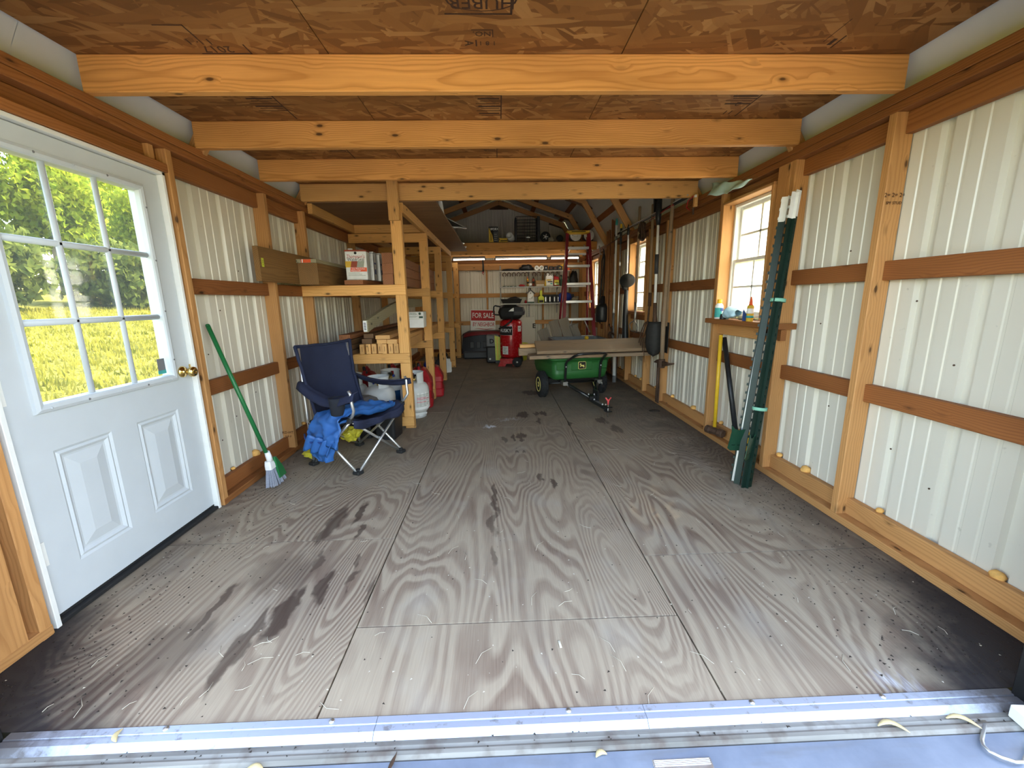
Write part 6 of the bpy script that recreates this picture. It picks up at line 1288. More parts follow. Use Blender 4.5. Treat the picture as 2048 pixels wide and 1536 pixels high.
s2 = thing('metal_sheet', 'white metal sheet with a black letter E behind the compressor', 'sheet', (0.55, 9.20, 0.02)); m = MB(); m.cbox(-0.22, 0.20, 0.0, 0.012, 0.0, 0.80, 0.003); m.obj('panel_sheet', 'siding', s2); text('E', 0.14, 'ink', s2, T(0.175, -0.001, 0.60, rx=PI / 2), bold=0.03)
# ---- riding mower parts at the back left
mw = thing('mower_deck', 'dark mower shell with a red stripe on the floor below the sign', 'mower', (-0.355, 8.93, 0))
def shell(u, v):
    a = PI * u; x = -0.50 * math.cos(a) * (1 - 0.05 * v); return (x, -0.24 + 0.10 * v - 0.10 * math.sin(a), 0.10 + 0.36 * v + 0.10 * math.sin(a) * v)
m = MB(); m.grid(shell, 24, 6, 0.02); m.obj('shell_front', 'mower', mw)
m = MB(); loft(m, [[(x, y - 0.02, 0.46) for x, y in rrect(0.50, 0.20, 0.15)], [(x, y - 0.02, 0.50) for x, y in rrect(0.48, 0.19, 0.15)], [(x, y - 0.01, 0.56) for x, y in rrect(0.36, 0.14, 0.12)]], True, True, True); m.obj('shell_top', 'mower', mw)
m = MB(); m.grid(lambda u, v: (-0.48 * math.cos(PI * (0.12 + 0.76 * u)), -0.262 - 0.105 * math.sin(PI * (0.12 + 0.76 * u)) + 0.09 * v, 0.40 + 0.10 * math.sin(PI * (0.12 + 0.76 * u)) + 0.07 * v), 20, 2, 0.01); m.obj('red_stripe', 'mowerred', mw)
for k in range(5): m = MB(); m.cbox(-0.045, 0.045, -0.012, 0.012, -0.07, 0.07, 0.01); m.obj('rib', 'darkgrey', mw, loc=(-0.27 + 0.135 * k, -0.335 - 0.02 * (k in (1, 2, 3)), 0.29))
m = MB(); m.cbox(-0.46, 0.20, -0.40, -0.30, 0.0, 0.16, 0.03); m.obj('front_bumper', 'mower', mw)
for i in range(3): 
    plank('short pale board end lying on the floor right of the mower shell, %s' % ('lowest', 'middle', 'topmost')[i], 'endgrain', (-0.28 + 0.02 * i, 8.34, 0.20 + 0.045 * i), (-0.02 + 0.01 * i, 8.38, 0.20 + 0.045 * i), 0.035, 0.16)
o = thing('crate', 'dark low crate under the short pale boards', 'crate', (-0.16, 8.38, 0)); m = MB(); m.cbox(-0.16, 0.16, -0.12, 0.12, 0, 0.18, 0.01); m.obj('crate_body', 'darkgrey', o)
# ---- drum with letter D and yellow panel left of the compressor
o = thing('drain_canister', 'dark grey tall canister marked D left of the compressor', 'canister', (-0.19, 8.05, 0)); m = MB(); loft(m, [R3(0.10, 0.10, 0.03, 0), R3(0.12, 0.12, 0.03, 0.03), R3(0.12, 0.12, 0.03, 0.30), R3(0.10, 0.10, 0.03, 0.32)], True, True, False); m.obj('canister_base', 'black', o)
m = MB(); loft(m, [R3(0.11, 0.11, 0.03, 0.32), R3(0.12, 0.12, 0.03, 0.33), R3(0.12, 0.12, 0.03, 0.52), R3(0.10, 0.10, 0.03, 0.54)], True, True, False); m.obj('canister_top', 'grey', o); text('D', 0.12, 'ink', o, T(-0.01, -0.1215, 0.42, rx=PI / 2), bold=0.03)
m = MB(); m.lathe([(0.02, 0), (0.014, 0.006), (0, 0.006)], 10, T(-0.05, -0.121, 0.08, rx=PI / 2)); m.obj('badge', 'paper', o)
o = thing('folding_sign', 'yellow folded plastic sign stand between the canister and the compressor', 'stand', (-0.085, 7.88, 0)); m = MB(); m.prism([(-0.045, 0.06), (0.06, 0.06), (0.06, 0.50), (-0.06, 0.54)], -0.02, 0.02, T(rx=PI / 2)); m.obj('panel_body', 'lime', o)
m = MB(); m.prism([(-0.01, 0.07), (0.005, 0.07), (-0.002, 0.51), (-0.02, 0.515)], -0.026, 0.021, T(rx=PI / 2)); m.obj('panel_fold', 'yellow', o); m = MB(); m.cbox(-0.05, 0.06, -0.03, 0.03, 0, 0.06, 0.004); m.obj('panel_foot', 'black', o)
o = thing('yellow_bucket', 'yellow bucket half hidden right of the compressor', 'bucket', (0.40, 8.3, 0)); m = MB(); m.lathe([(0.10, 0), (0.125, 0.33), (0.13, 0.34), (0.11, 0.34), (0.09, 0.02)], 18); m.obj('bucket_body', 'lime', o)

# ---- wall shelves on slotted standards
shf = thing('wall_shelving', 'three grey steel shelves on slotted standards on the back wall', 'shelf', (0.8, YB, 0))
X0 = 0.8
for x in (0.0, 0.62, 1.24):
    m = MB(); m.box(x - X0 - 0.012, x - X0 + 0.012, -0.022, -0.006, 0.30 if x == 0.62 else 0.9, 1.92); m.obj('standard', 'shelfmetal', shf)
    m = MB()
    for k in range(36 if x == 0.62 else 24): z = (0.33 if x == 0.62 else 0.93) + k * 0.043; m.box(x - X0 - 0.004, x - X0 + 0.004, -0.0235, -0.022, z, z + 0.022)
    m.obj('slots', 'ink', shf, kind='stuff')
    for z in (1.79, 1.465, 1.115): m = MB(); m.prism([(-0.02, -0.055), (-0.30, -0.014), (-0.30, 0.0), (-0.02, 0.0)], x - X0 - 0.004, x - X0 + 0.004, Matrix(((0, 0, 1, 0), (1, 0, 0, 0), (0, 1, 0, z - 0.001), (0, 0, 0, 1)))); m.obj('bracket', 'shelfmetal', shf)
for z in (1.79, 1.465, 1.115): m = MB(); m.cbox(-0.04 - X0 + 0.02, (1.48 if z > 1.7 else 1.62) - X0, -0.30, -0.024, z - 0.0, z + 0.010, 0.002); m.box(-0.02 - X0, (1.48 if z > 1.7 else 1.62) - X0, -0.302, -0.298, z - 0.016, z + 0.010); m.obj('shelf_board', 'shelfmetal', shf)
# horseshoe hooks under the top shelf
hx = [.086, .183, .29, .387, .484, .56, .72, .818, .925, 1.01, 1.108, 1.205]
def horseshoe():
    o = thing('horseshoe', 'black iron horseshoe hanging under the top shelf', 'horseshoe', (0, 0, 0), group='horseshoes hanging under the top shelf')
    m = MB(); m.tube([(0.036 * math.cos(a), 0, 0.036 * math.sin(a) * 1.08) for a in [-0.95 + (PI + 1.9) * k / 18 for k in range(19)]], 0.0085, 8); m.obj('shoe', 'rust', o)
    m = MB(); m.tube([(0, 0, 0.038), (0, 0.0, 0.052), (0, 0.0, 0.066)], 0.004, 6); m.obj('hook', 'black', o); return o
h0 = horseshoe(); ordn = ['leftmost', 'second from left', 'third from left', 'fourth from left', 'fifth from left', 'sixth from left', 'seventh from left, hanging lower', 'eighth from left', 'ninth from left', 'tenth from left', 'eleventh from left', 'rightmost']
for i, x in enumerate(hx):
    q = h0 if i == 0 else dup(h0, (0, 0, 0), 0, '')
    q.location = (x, YB - 0.28, 1.722); q.rotation_euler = (0.06 * (i % 3), 0.12 * math.sin(i * 2.3), 0.0); q['label'] = 'black iron horseshoe under the top shelf, %s' % ordn[i]
# top shelf (1.80)
ZT = 1.801; YF = YB - 0.17
def lump(name, label, cat, mat, loc, sx, sy, sz, seed, amp=0.35):
    bm = bmesh.new(); bmesh.ops.create_icosphere(bm, subdivisions=3, radius=1.0)
    for v in bm.verts:
        k = 1 + amp * noise.noise(v.co * 1.7 + Vector((seed, 0, 0))) + 0.12 * noise.noise(v.co * 5 + Vector((seed, 3, 0))); v.co *= k; v.co = Vector((v.co.x * sx, v.co.y * sy, max(v.co.z, -0.8) * sz + 0.8 * sz))
    m = MB(); m.addbm(bm, None, True); return tag(m.obj(name, mat, loc=loc), label, cat)
lump('cloth_bag', 'flat black cloth bundle at the left end of the top shelf', 'bag', 'black', (0.22, YF, ZT), 0.20, 0.10, 0.028, 1)
lump('tool_bag', 'black tool bag heaped on the top shelf left of the white tape rolls', 'bag', 'black', (0.56, YF, ZT), 0.14, 0.10, 0.075, 2)
for i, x in enumerate((0.775, 0.875)):
    m = MB(); m.lathe([(0.026, -0.024), (0.05, -0.024), (0.05, 0.024), (0.026, 0.024), (0.026, -0.024)], 22, T(x, YF - 0.08, ZT + 0.0505, rx=PI / 2 - 0.02, ry=0.0)); tag(m.obj('tape_roll', 'boxwhite'), 'white roll of tape on the top shelf, %s of the pair' % ('left', 'right')[i], 'tape', 'tape rolls on the top shelf')
for i, (x, w, h) in enumerate(((0.97, 0.05, 0.07), (1.08, 0.05, 0.06), (1.17, 0.05, 0.055), (1.27, 0.06, 0.07))):
    o = thing('tool_case', 'small black tool case on the top shelf right of the tape rolls, %s' % ('first', 'second', 'third', 'fourth')[i], 'case', (x, YF - 0.06, ZT), group='black cases on the top shelf'); m = MB(); m.cbox(-w * 0.85, w * 0.85, -0.05, 0.05, 0, h * 1.4, 0.01); m.obj('case_body', 'black', o)
    m = MB(); m.cbox(-0.012, 0.012, -0.0525, -0.0505, h * 0.6, h * 0.85, 0.0005); m.obj('case_badge', ('paper', 'inkbrown', 'inkbrown', 'inkgold')[i], o)
o = thing('reflector', 'orange triangular reflector standing at the right end of the top shelf', 'reflector', (1.44, YF - 0.10, ZT)); m = MB(); m.prism([(-0.035, 0.0), (0.04, 0.0), (0.022, 0.06), (0.002, 0.13), (-0.018, 0.06)], -0.006, 0.006, T(rx=PI / 2)); m.obj('reflector_body', 'orange', o)
o = thing('small_clamp', 'thin yellow clamp standing on the top shelf behind the ladder', 'clamp', (1.33, YF - 0.11, ZT)); m = MB(); m.tube([(0, 0, 0.0), (0, 0, 0.12)], 0.008, 6); m.cbox(-0.05, 0.05, -0.01, 0.01, 0.09, 0.11, 0.003); m.obj('clamp_body', 'inkgold', o)
# pegboard-black cases hanging at right of the shelves
lump('black_jacket', 'black jacket hanging at the right end of the back shelves', 'jacket', 'black', (1.60, YB - 0.10, 1.47), 0.085, 0.05, 0.18, 5)
# middle shelf (1.475)
ZM = 1.4755; YM = YB - 0.19
for i, (x, w) in enumerate(((0.12, 0.07), (0.27, 0.075))):
    o = thing('pliers', 'green handled pliers lying on the middle shelf, %s' % ('left', 'right')[i], 'pliers', (x, YM - 0.06, ZM), rz=0.2 * i, group='pliers on the middle shelf'); m = MB(); m.tube([(-w, 0.012, 0.008), (0, 0, 0.008), (w * 0.9, 0.010, 0.008)], 0.008, 6); m.obj('handle', 'plategreen', o); m = MB(); m.tube([(-w, -0.012, 0.008), (0, 0, 0.0085), (w * 0.9, -0.01, 0.008)], 0.008, 6); m.obj('handle', 'plategreen', o); m = MB(); m.cbox(-0.02, 0.02, -0.012, 0.012, 0.0, 0.02, 0.004); m.obj('joint', 'steel', o)
lump('extension_cord', 'coiled red cord lying on the middle shelf', 'cord', 'redplastic', (0.455, YM - 0.05, ZM), 0.062, 0.05, 0.026, 8)
def caulk(x, label, tilt, mat):
    o = thing('caulk_tube', label, 'tube', (x, YM - 0.05, ZM), rot=(0, tilt, 0)); m = MB(); m.lathe([(0.024, 0), (0.024, 0.155), (0.02, 0.16), (0, 0.16)], 14); m.obj('tube_body', mat, o); m = MB(); m.lathe([(0.0245, 0.06), (0.0245, 0.10)], 14); m.obj('label', 'ink', o); m = MB(); m.lathe([(0.0245, 0.11), (0.0245, 0.13)], 14); m.obj('label', 'inkbrown', o); m = MB(); m.lathe([(0.010, 0.16), (0.005, 0.21), (0, 0.21)], 10); m.obj('nozzle', 'orange' if tilt else 'black', o); return o
caulk(0.60, 'yellow caulk tube leaning on the middle shelf', -0.14, 'inkgold'); caulk(0.705, 'brown and gold caulk tube standing left of the cardboard box', 0, 'inkbrown')
o = thing('white_cup', 'white plastic cup low on the middle shelf beside the caulk tubes', 'cup', (0.63, YM - 0.10, ZM)); m = MB(); m.lathe([(0.03, 0), (0.038, 0.06), (0.034, 0.06), (0.027, 0.004)], 14); m.obj('cup_body', 'paper', o)
o = thing('small_carton', 'small brown cardboard box on the middle shelf', 'box', (0.845, YM - 0.05, ZM)); m = MB(); m.cbox(-0.095, 0.095, -0.06, 0.06, 0, 0.12, 0.003); m.obj('carton_body', 'card', o); m = MB(); m.box(-0.08, 0.08, -0.0608, -0.06, 0.015, 0.035); m.obj('carton_label', 'boxwhite', o)
o = thing('glue_bottle', 'small yellow bottle between the cardboard box and the white jug', 'bottle', (0.958, YM - 0.09, ZM)); m = MB(); m.lathe([(0.018, 0), (0.019, 0.06), (0.010, 0.09), (0.006, 0.14), (0, 0.14)], 12); m.obj('bottle_body', 'inkgold', o)
def bigjug(x, label, w, h, body, lab, capm):
    o = thing('chemical_jug', label, 'jug', (x, YM - 0.04, ZM)); m = MB(); loft(m, [R3(w, 0.06, 0.025, 0), R3(w, 0.06, 0.025, h * 0.68), R3(w * 0.9, 0.055, 0.025, h * 0.80), R3(w * 0.42, 0.03, 0.02, h * 0.94, -w * 0.45), R3(w * 0.30, 0.025, 0.015, h, -w * 0.5)], True, True, True); m.obj('jug_body', body, o)
    m = MB(); m.tube([(w * 0.0, 0, h * 0.93), (w * 0.6, 0, h * 0.95), (w * 0.88, 0, h * 0.80), (w * 0.88, 0, h * 0.60)], 0.013, 8); m.obj('handle', body, o)
    m = MB(); m.lathe([(w * 0.36, 0), (w * 0.36, 0.025), (0, 0.026)], 12, T(-w * 0.5, 0, h)); m.obj('cap', capm, o)
    m = MB(); m.box(-w * 0.85, w * 0.85, -0.0615, -0.06, h * 0.10, h * 0.62); m.obj('label', lab, o)
    for k, (a, b, c, d, mt) in enumerate(((-0.7, 0.5, 0.42, 0.52, 'inkgold'), (-0.5, 0.75, 0.30, 0.38, 'ink'), (0.2, 0.75, 0.14, 0.24, 'inkteal'), (-0.75, -0.1, 0.13, 0.26, 'paper'))): m = MB(); m.box(w * a, w * b, -0.0625, -0.0614, h * c, h * d); m.obj('label_print', mt, o)
bigjug(1.045, 'large white jug with printed label on the middle shelf', 0.082, 0.265, 'paper', 'boxwhite', 'paper'); bigjug(1.195, 'red and white jug with a lime label right of the large white jug', 0.058, 0.20, 'redplastic', 'lime', 'mowerred')
for i, (x, mt, h) in enumerate(((1.305, 'plategreen', 0.20), (1.40, 'lime', 0.14), (1.46, 'plategreen', 0.17))):
    o = thing('spray_bottle', '%s bottle on the middle shelf behind the ladder' % ('tall dark green', 'short lime', 'dark green rightmost')[i], 'bottle', (x, YM - 0.05, ZM)); m = MB(); m.lathe([(0.028, 0), (0.03, 0.01), (0.03, h * 0.6), (0.012, h * 0.78), (0.012, h)], 14); m.obj('bottle_body', mt, o); m = MB(); m.cbox(-0.03, 0.016, -0.012, 0.012, h, h + 0.03, 0.004); m.obj('spray_head', 'black', o)
# lower shelf (1.125)
ZL = 1.1255
o = thing('tool_tray', 'black plastic tray on the lower shelf above the compressor', 'tray', (0.225, YM, ZL)); m = MB(); loft(m, [R3(0.19, 0.09, 0.02, 0), R3(0.23, 0.11, 0.02, 0.09), R3(0.24, 0.12, 0.02, 0.092), R3(0.22, 0.10, 0.02, 0.088), R3(0.18, 0.08, 0.02, 0.012)], True, True, False); m.obj('tray_body', 'black', o)
lump('black_gloves', 'pair of black work gloves heaped in the tray on the lower shelf', 'gloves', 'black', (0.28, YM, ZL + 0.03), 0.13, 0.05, 0.06, 11)
lump('red_rag', 'small red rag beside the black tray', 'rag', 'redplastic', (0.535, YM - 0.05, ZL), 0.03, 0.04, 0.035, 12)
bh = thing('birdhouse', 'white birdhouse with dark roof and painted bird on the lower shelf', 'birdhouse', (0.64, YM - 0.05, ZL)); m = MB(); m.prism([(-0.065, 0.028), (0.065, 0.028), (0.065, 0.20), (0.0, 0.265), (-0.065, 0.20)], -0.06, 0.06, T(rx=PI / 2)); m.obj('house_body', 'paper', bh)
m = MB(); m.prism([(0.0, 0.265), (0.095, 0.190), (0.10, 0.202), (0.0, 0.283)], -0.08, 0.08, T(rx=PI / 2)); m.obj('roof_slab', 'black', bh); m = MB(); m.prism([(0.0, 0.265), (0.0, 0.283), (-0.10, 0.202), (-0.095, 0.190)], -0.08, 0.08, T(rx=PI / 2)); m.obj('roof_slab', 'black', bh)
m = MB(); m.cbox(-0.075, 0.075, -0.07, 0.07, 0, 0.03, 0.003); m.obj('house_base', 'plategreen', bh); m = MB(); m.prism([(0.0, 0.11), (0.02, 0.125), (0.045, 0.155), (0.05, 0.15), (0.048, 0.12), (0.03, 0.10)], 0.06, 0.062, T(rx=PI / 2)); m.obj('painted_bird', 'inkgrey', bh); m = MB(); m.tube([(-0.04, -0.062, 0.09), (0.04, -0.062, 0.10)], 0.003, 4); m.obj('painted_twig', 'plategreen', bh); m = MB(); m.lathe([(0.014, 0), (0.014, 0.002), (0, 0.002)], 12, T(0, -0.06, 0.205, rx=PI / 2)); m.obj('entry_hole', 'grey', bh); m = MB(); m.tube([(0, 0, 0.283), (0, 0, 0.315)], 0.012, 6); m.obj('finial', 'black', bh)
o = thing('work_light', 'lime green cordless work light on the lower shelf', 'lamp', (0.865, YM - 0.06, ZL)); m = MB(); loft(m, [R3(0.062, 0.05, 0.015, 0.0), R3(0.062, 0.05, 0.015, 0.065), R3(0.066, 0.054, 0.015, 0.067), R3(0.066, 0.054, 0.015, 0.11), R3(0.055, 0.045, 0.015, 0.125), R3(0.026, 0.025, 0.012, 0.15), R3(0.026, 0.025, 0.012, 0.25), R3(0.015, 0.02, 0.008, 0.265)], True, True, False); m.obj('light_body', 'lime', o); m = MB(); m.cbox(-0.045, 0.045, -0.056, -0.05, 0.008, 0.058, 0.004); m.obj('light_vent', 'ink', o); m = MB(); m.cbox(-0.02, 0.02, -0.02, 0.02, 0.262, 0.275, 0.004); m.obj('light_cap', 'black', o)
for i, x in enumerate((0.965, 1.055, 1.145, 1.225)):
    o = thing('paint_can', 'dark metal can with silver label on the lower shelf, %s' % ('leftmost of four', 'second of four', 'third of four', 'rightmost of four')[i], 'can', (x, YM - 0.05 + 0.02 * (i % 2), ZL), group='metal cans on the lower shelf'); m = MB(); m.lathe([(0.038, 0), (0.04, 0.004), (0.04, 0.135), (0.042, 0.14), (0.042, 0.146), (0.036, 0.148), (0, 0.146)], 18); m.obj('can_body', 'darkgrey', o); m = MB(); m.lathe([(0.0405, 0.03), (0.0405, 0.12)], 8, arc=(-1.9 + 0.15 * i, -1.35 + 0.1 * i)); m.obj('can_label', 'alu', o)
lump('blue_sack', 'bright blue plastic sack on the lower shelf behind the ladder', 'bag', 'bluebag', (1.385, YM - 0.02, ZL), 0.15, 0.10, 0.125, 14, 0.25)
lump('grey_cover', 'grey cloth bundle at the right end of the lower shelf', 'bundle', 'tan', (1.60, YM + 0.02, ZL), 0.085, 0.09, 0.06, 15)
for z, w in ((1.115, 1),): m = MB(); m.cbox(0.85, 1.62, YB - 0.03, YB - 0.025, 1.13, 1.30, 0.001); tag(m.obj('back_panel', 'black'), 'black panel standing behind the cans on the lower shelf', 'panel')
# fluorescent fittings under the far joists
for i, (x0, x1, lb) in enumerate(((-0.95, -0.30, 'left fluorescent light under the far joists'), (-0.10, 0.95, 'middle fluorescent light under the far joists'), (1.02, 1.60, 'right fluorescent light under the far joists'))):
    o = thing('strip_light', lb, 'light', ((x0 + x1) / 2, 8.62, 2.02), group='strip lights under the far joists'); h = (x1 - x0) / 2; m = MB(); m.cbox(-h, h, -0.035, 0.035, 0.012, 0.045, 0.004); m.obj('housing', 'grey', o)
    m = MB(); m.tube([(-h * 0.97, 0, -0.015), (h * 0.97, 0, -0.010)], 0.0095, 10); m.obj('tube', 'lit', o)
    for s in (-1, 1): m = MB(); m.cbox(s * h - 0.012, s * h + 0.012, -0.025, 0.025, -0.03, 0.013, 0.003); m.obj('holder', 'darkgrey', o)
o = thing('power_cord', 'black power cord with red end hanging from the far ceiling', 'cord', (-0.36, 8.9, 1.70)); m = MB(); m.tube([(0, 0, 0.32), (0.005, 0, 0.20), (0.0, 0, 0.09)], [0.014, 0.018, 0.020], 8); m.obj('cord_body', 'black', o); m = MB(); m.tube([(0, 0, 0.09), (-0.018, 0, 0.05), (0.0, 0, 0.02), (0.018, 0, 0.05), (0, 0, 0.09)], 0.009, 6); m.obj('hook', 'redplastic', o)
# ---- on the far loft (top of boards 2.219)
ZF = 2.2195
o = thing('tool_box', 'black and yellow cardboard tool box on the far loft', 'box', (-0.115, 7.86, ZF), rz=0.0); m = MB(); m.cbox(-0.085, 0.085, -0.09, 0.09, 0, 0.27, 0.003); m.obj('box_body', 'ink', o)
m = MB(); m.prism([(-0.083, 0.005), (0.0, 0.005), (-0.02, 0.12), (-0.083, 0.262)], 0.09, 0.0912, T(rx=PI / 2)); m.obj('yellow_field', 'inkgold', o); m = MB(); m.box(0.0, 0.08, -0.0913, -0.09, 0.01, 0.19); m.obj('picture_field', 'darkgrey', o)
text('WORX', 0.058, 'paper', o, T(0.015, -0.0915, 0.225, rx=PI / 2), bold=0.03, sx=0.8)
for k in range(4): m = MB(); m.box(0.012, 0.07 - 0.01 * (k % 2), -0.0918, -0.0912, 0.03 + k * 0.035, 0.038 + k * 0.035); m.obj('box_print', 'inkgrey', o)
m = MB(); m.box(-0.05, -0.04, -0.0925, -0.0911, 0.03, 0.14); m.obj('box_print', 'ink', o)
o = thing('yellow_case', 'flat yellow box lying on the far loft beside the tool box', 'box', (0.058, 7.85, ZF)); m = MB(); m.cbox(-0.078, 0.078, -0.06, 0.06, 0, 0.075, 0.003); m.obj('box_body', 'inkgold', o); m = MB(); m.box(-0.05, 0.07, -0.061, -0.06, 0.022, 0.036); m.obj('box_print', 'ink', o); m = MB(); m.box(-0.075, -0.06, -0.061, -0.06, 0.04, 0.06); m.obj('box_print', 'ink', o)
m = MB(); m.lathe([(0.038, -0.18), (0.062, -0.18), (0.062, 0.10), (0.038, 0.10), (0.038, -0.18)], 24, T(0.0, 0.0, 0.0, rx=PI / 2)); q = m.obj('sheeting_roll', 'boxwhite', loc=(0.200, 7.92, ZF + 0.103), rot=(-0.16, 0, -0.30)); tag(q, 'white roll of sheeting with open end on the far loft', 'roll')
# wire dog crate
cr = thing('dog_crate', 'tall dark wire animal crate on the far loft', 'crate', (0.50, 7.95, ZF)); cw, cd, chh = 0.205, 0.16, 0.44
def bar(name, pts, rr=0.004): m = MB(); m.tube(pts, rr, 5); return m.obj(name, 'mesh_wire', cr)
m = MB()
for k in range(15):
    x = -cw + 2 * cw * k / 14
    for y in (-cd, cd): m.tube([(x, y, 0.01), (x, y, chh)], 0.0032, 5)
for k in range(9):
    y = -cd + 2 * cd * k / 8
    for x in (-cw, cw): m.tube([(x, y, 0.01), (x, y, chh)], 0.0032, 5)
m.obj('wires', 'mesh_wire', cr, kind='stuff')
for z in (0.012, 0.115, 0.22, 0.33, chh): bar('hoop', [(-cw, -cd, z), (cw, -cd, z), (cw, cd, z), (-cw, cd, z), (-cw, -cd, z)], 0.005)
m = MB(); m.cbox(-cw + 0.01, cw - 0.01, -cd + 0.01, cd - 0.01, 0.004, 0.02, 0.003); m.obj('tray', 'black', cr); m = MB(); m.cbox(-cw - 0.02, -cw + 0.012, -cd - 0.01, cd, 0.02, chh - 0.02, 0.006); m.obj('side_panel', 'black', cr); m = MB(); m.cbox(cw - 0.03, cw + 0.02, -cd - 0.01, cd, 0.0, chh, 0.006); m.obj('side_panel', 'black', cr); m = MB(); m.cbox(-0.025, 0.045, -cd - 0.012, -cd - 0.006, 0.07, 0.09, 0.002); m.obj('name_plate', 'alu', cr)
o = thing('spoked_wheel', 'dark wheel with pale hub on the far loft right of the crate', 'wheel', (0.83, 7.85, ZF + 0.095)); m = MB(); m.lathe([(0.055, -0.03), (0.088, -0.03), (0.094, 0), (0.088, 0.03), (0.055, 0.03), (0.055, -0.03)], 24, T(rx=PI / 2)); m.obj('tyre', 'rubber', o); m = MB(); m.lathe([(0.015, -0.02), (0.055, -0.012), (0.055, 0.012), (0.015, 0.02)], 12, T(rx=PI / 2)); m.obj('disc', 'darkgrey', o)
m = MB()
for k in range(5): m.tube([(0, -0.02, 0), (0.05 * math.cos(k * 1.257), -0.018, 0.05 * math.sin(k * 1.257))], 0.007, 5)
m.obj('spokes', 'boxwhite', o)
lump('pale_bundle', 'pale crumpled bundle in front of the dark wheel on the far loft', 'bundle', 'tan', (0.925, 7.80, ZF), 0.05, 0.04, 0.045, 20)
o = thing('caster_wheel', 'small dark wheel on the far loft left of the ladder', 'wheel', (1.095, 7.85, ZF + 0.065)); m = MB(); m.lathe([(0.02, -0.02), (0.055, -0.02), (0.064, 0), (0.055, 0.02), (0.02, 0.02)], 20, T(rx=PI / 2)); m.obj('tyre', 'rubber', o); m = MB(); m.lathe([(0.0, -0.023), (0.02, -0.022)], 12, T(rx=PI / 2)); m.obj('hub', 'darkgrey', o)
for i, (x, lb) in enumerate(((1.365, 'white round pail lid behind the ladder top on the far loft'), (1.605, 'white round pail lid right of the ladder top on the far loft'))):
    o = thing('pail', lb, 'pail', (x, 7.66 + 0.02, ZF + 0.10 - 0.007 * i)); o.scale = (1 - 0.07 * i,) * 3; m = MB(); m.lathe([(0.085, 0.20), (0.096, 0.012), (0.100, 0.012), (0.100, 0.0), (0.09, -0.004), (0.0, -0.004)], 32, T(0, 0.05, 0, rx=-PI / 2)); m.obj('pail_body', 'signwhite', o)
    for k, (a, b, c, d) in enumerate(((-0.035, -0.032, -0.03, 0.03), (0.032, 0.035, -0.03, 0.03), (-0.032, 0.032, -0.03, -0.027), (-0.032, 0.032, 0.027, 0.03))): m = MB(); m.box(a, b, 0.0445, 0.046, c, d); m.obj('lid_mark', 'inkgrey', o)
    m = MB(); m.lathe([(0.008, 0), (0.008, 0.002), (0, 0.002)], 10, T(0.035 if i else -0.06, 0.046, 0.06 if i else 0.0, rx=PI / 2)); m.obj('lid_cap', 'grey', o)
lump('dark_cover', 'dark cloth bundle at the right end of the far loft', 'bundle', 'black', (1.67, 7.98, ZF), 0.07, 0.06, 0.05, 22)
# ---- on the left loft sheet (top 2.082)
ZH = 2.0825
o = thing('window_screen', 'grey framed window screen lying tilted on the left loft', 'screen', (-0.68, 5.9, ZH), rz=0.15)
fr_ = [(-0.30, -0.5, 0.02), (0.10, -0.45, 0.02), (0.22, 0.1, 0.10), (-0.25, 0.15, 0.34)]
for a, b in zip(fr_, fr_[1:] + fr_[:1]): m = MB(); m.tube([a, b], 0.010, 4); m.obj('frame_bar', 'zinc', o)
m = MB(); m.quad(*fr_); m.obj('screen_mesh', 'mesh_wire', o)
m = MB(); m.tube([(-0.62, 4.60, ZH + 0.01), (-0.70, 4.75, ZH + 0.55)], 0.022, 8); tag(m.obj('white_tube', 'paper'), 'white tube standing on the left loft edge', 'tube')
m = MB(); m.tube([(-0.66, 4.95, ZH + 0.01), (-0.70, 5.0, ZH + 0.5)], 0.012, 8); tag(m.obj('red_tube', 'redplastic'), 'thin red tube standing behind the white tube', 'tube')
for i in range(2):
    m = MB(); m.lathe([(0.055, 0), (0.065, 0.006), (0.065, 0.02), (0.0, 0.022)], 22); tag(m.obj('metal_disc', 'alu', loc=(-0.64 - 0.0 * i, 7.35 - 0.45 * i, ZH + 0.001)), 'shiny round metal disc at the edge of the left loft, %s' % ('far one', 'near one')[i], 'disc')
for i, (y, s) in enumerate(((5.2, 0.16), (6.5, 0.14), (7.1, 0.12))): lump('loft_clutter', 'dark clutter bundle heaped on the left loft, %s' % ('nearest', 'middle', 'farthest')[i], 'bundle', 'darkgrey', (-0.95, y, ZH), s * 1.4, s, s * 0.7, 30 + i)
# ================================================================ debris and the world outside
rnd = random.Random(11)
m = MB(); bad = lambda x, y: False
def chip(mb, x, y, z, s, a, fl=0.45):
    p = [Vector((math.cos(a + k * 2.1) * s * (1 if k else 1.7), math.sin(a + k * 2.1) * s * (1 if k else 1.7), 0)) for k in range(3)]; c = Vector((x, y, z)); t = c + Vector((0, 0, s * fl)); i = len(mb.v)
    mb.v += [c + q for q in p] + [t]; mb.f += [(i, i + 1, i + 3), (i + 1, i + 2, i + 3), (i + 2, i, i + 3)]; mb.sm += [False] * 3
for k in range(2600):
    s = 1 if rnd.random() < 0.55 else -1; w = abs(rnd.gauss(0, 0.27)); y = 1.05 + 7.5 * rnd.random() ** 1.5; x = s * (1.73 - w)
    if s < 0 and y > 3.3: x = -1.73 + abs(rnd.gauss(0, 0.2))
    if abs(x) < 1.72: chip(m, x, y, 0.0005, rnd.uniform(0.002, 0.0052), rnd.uniform(0, 6.3))
for k in range(420): chip(m, rnd.uniform(-1.6, 1.6), 1.02 + 3.2 * rnd.random(), 0.0005, rnd.uniform(0.002, 0.0045), rnd.uniform(0, 6.3))
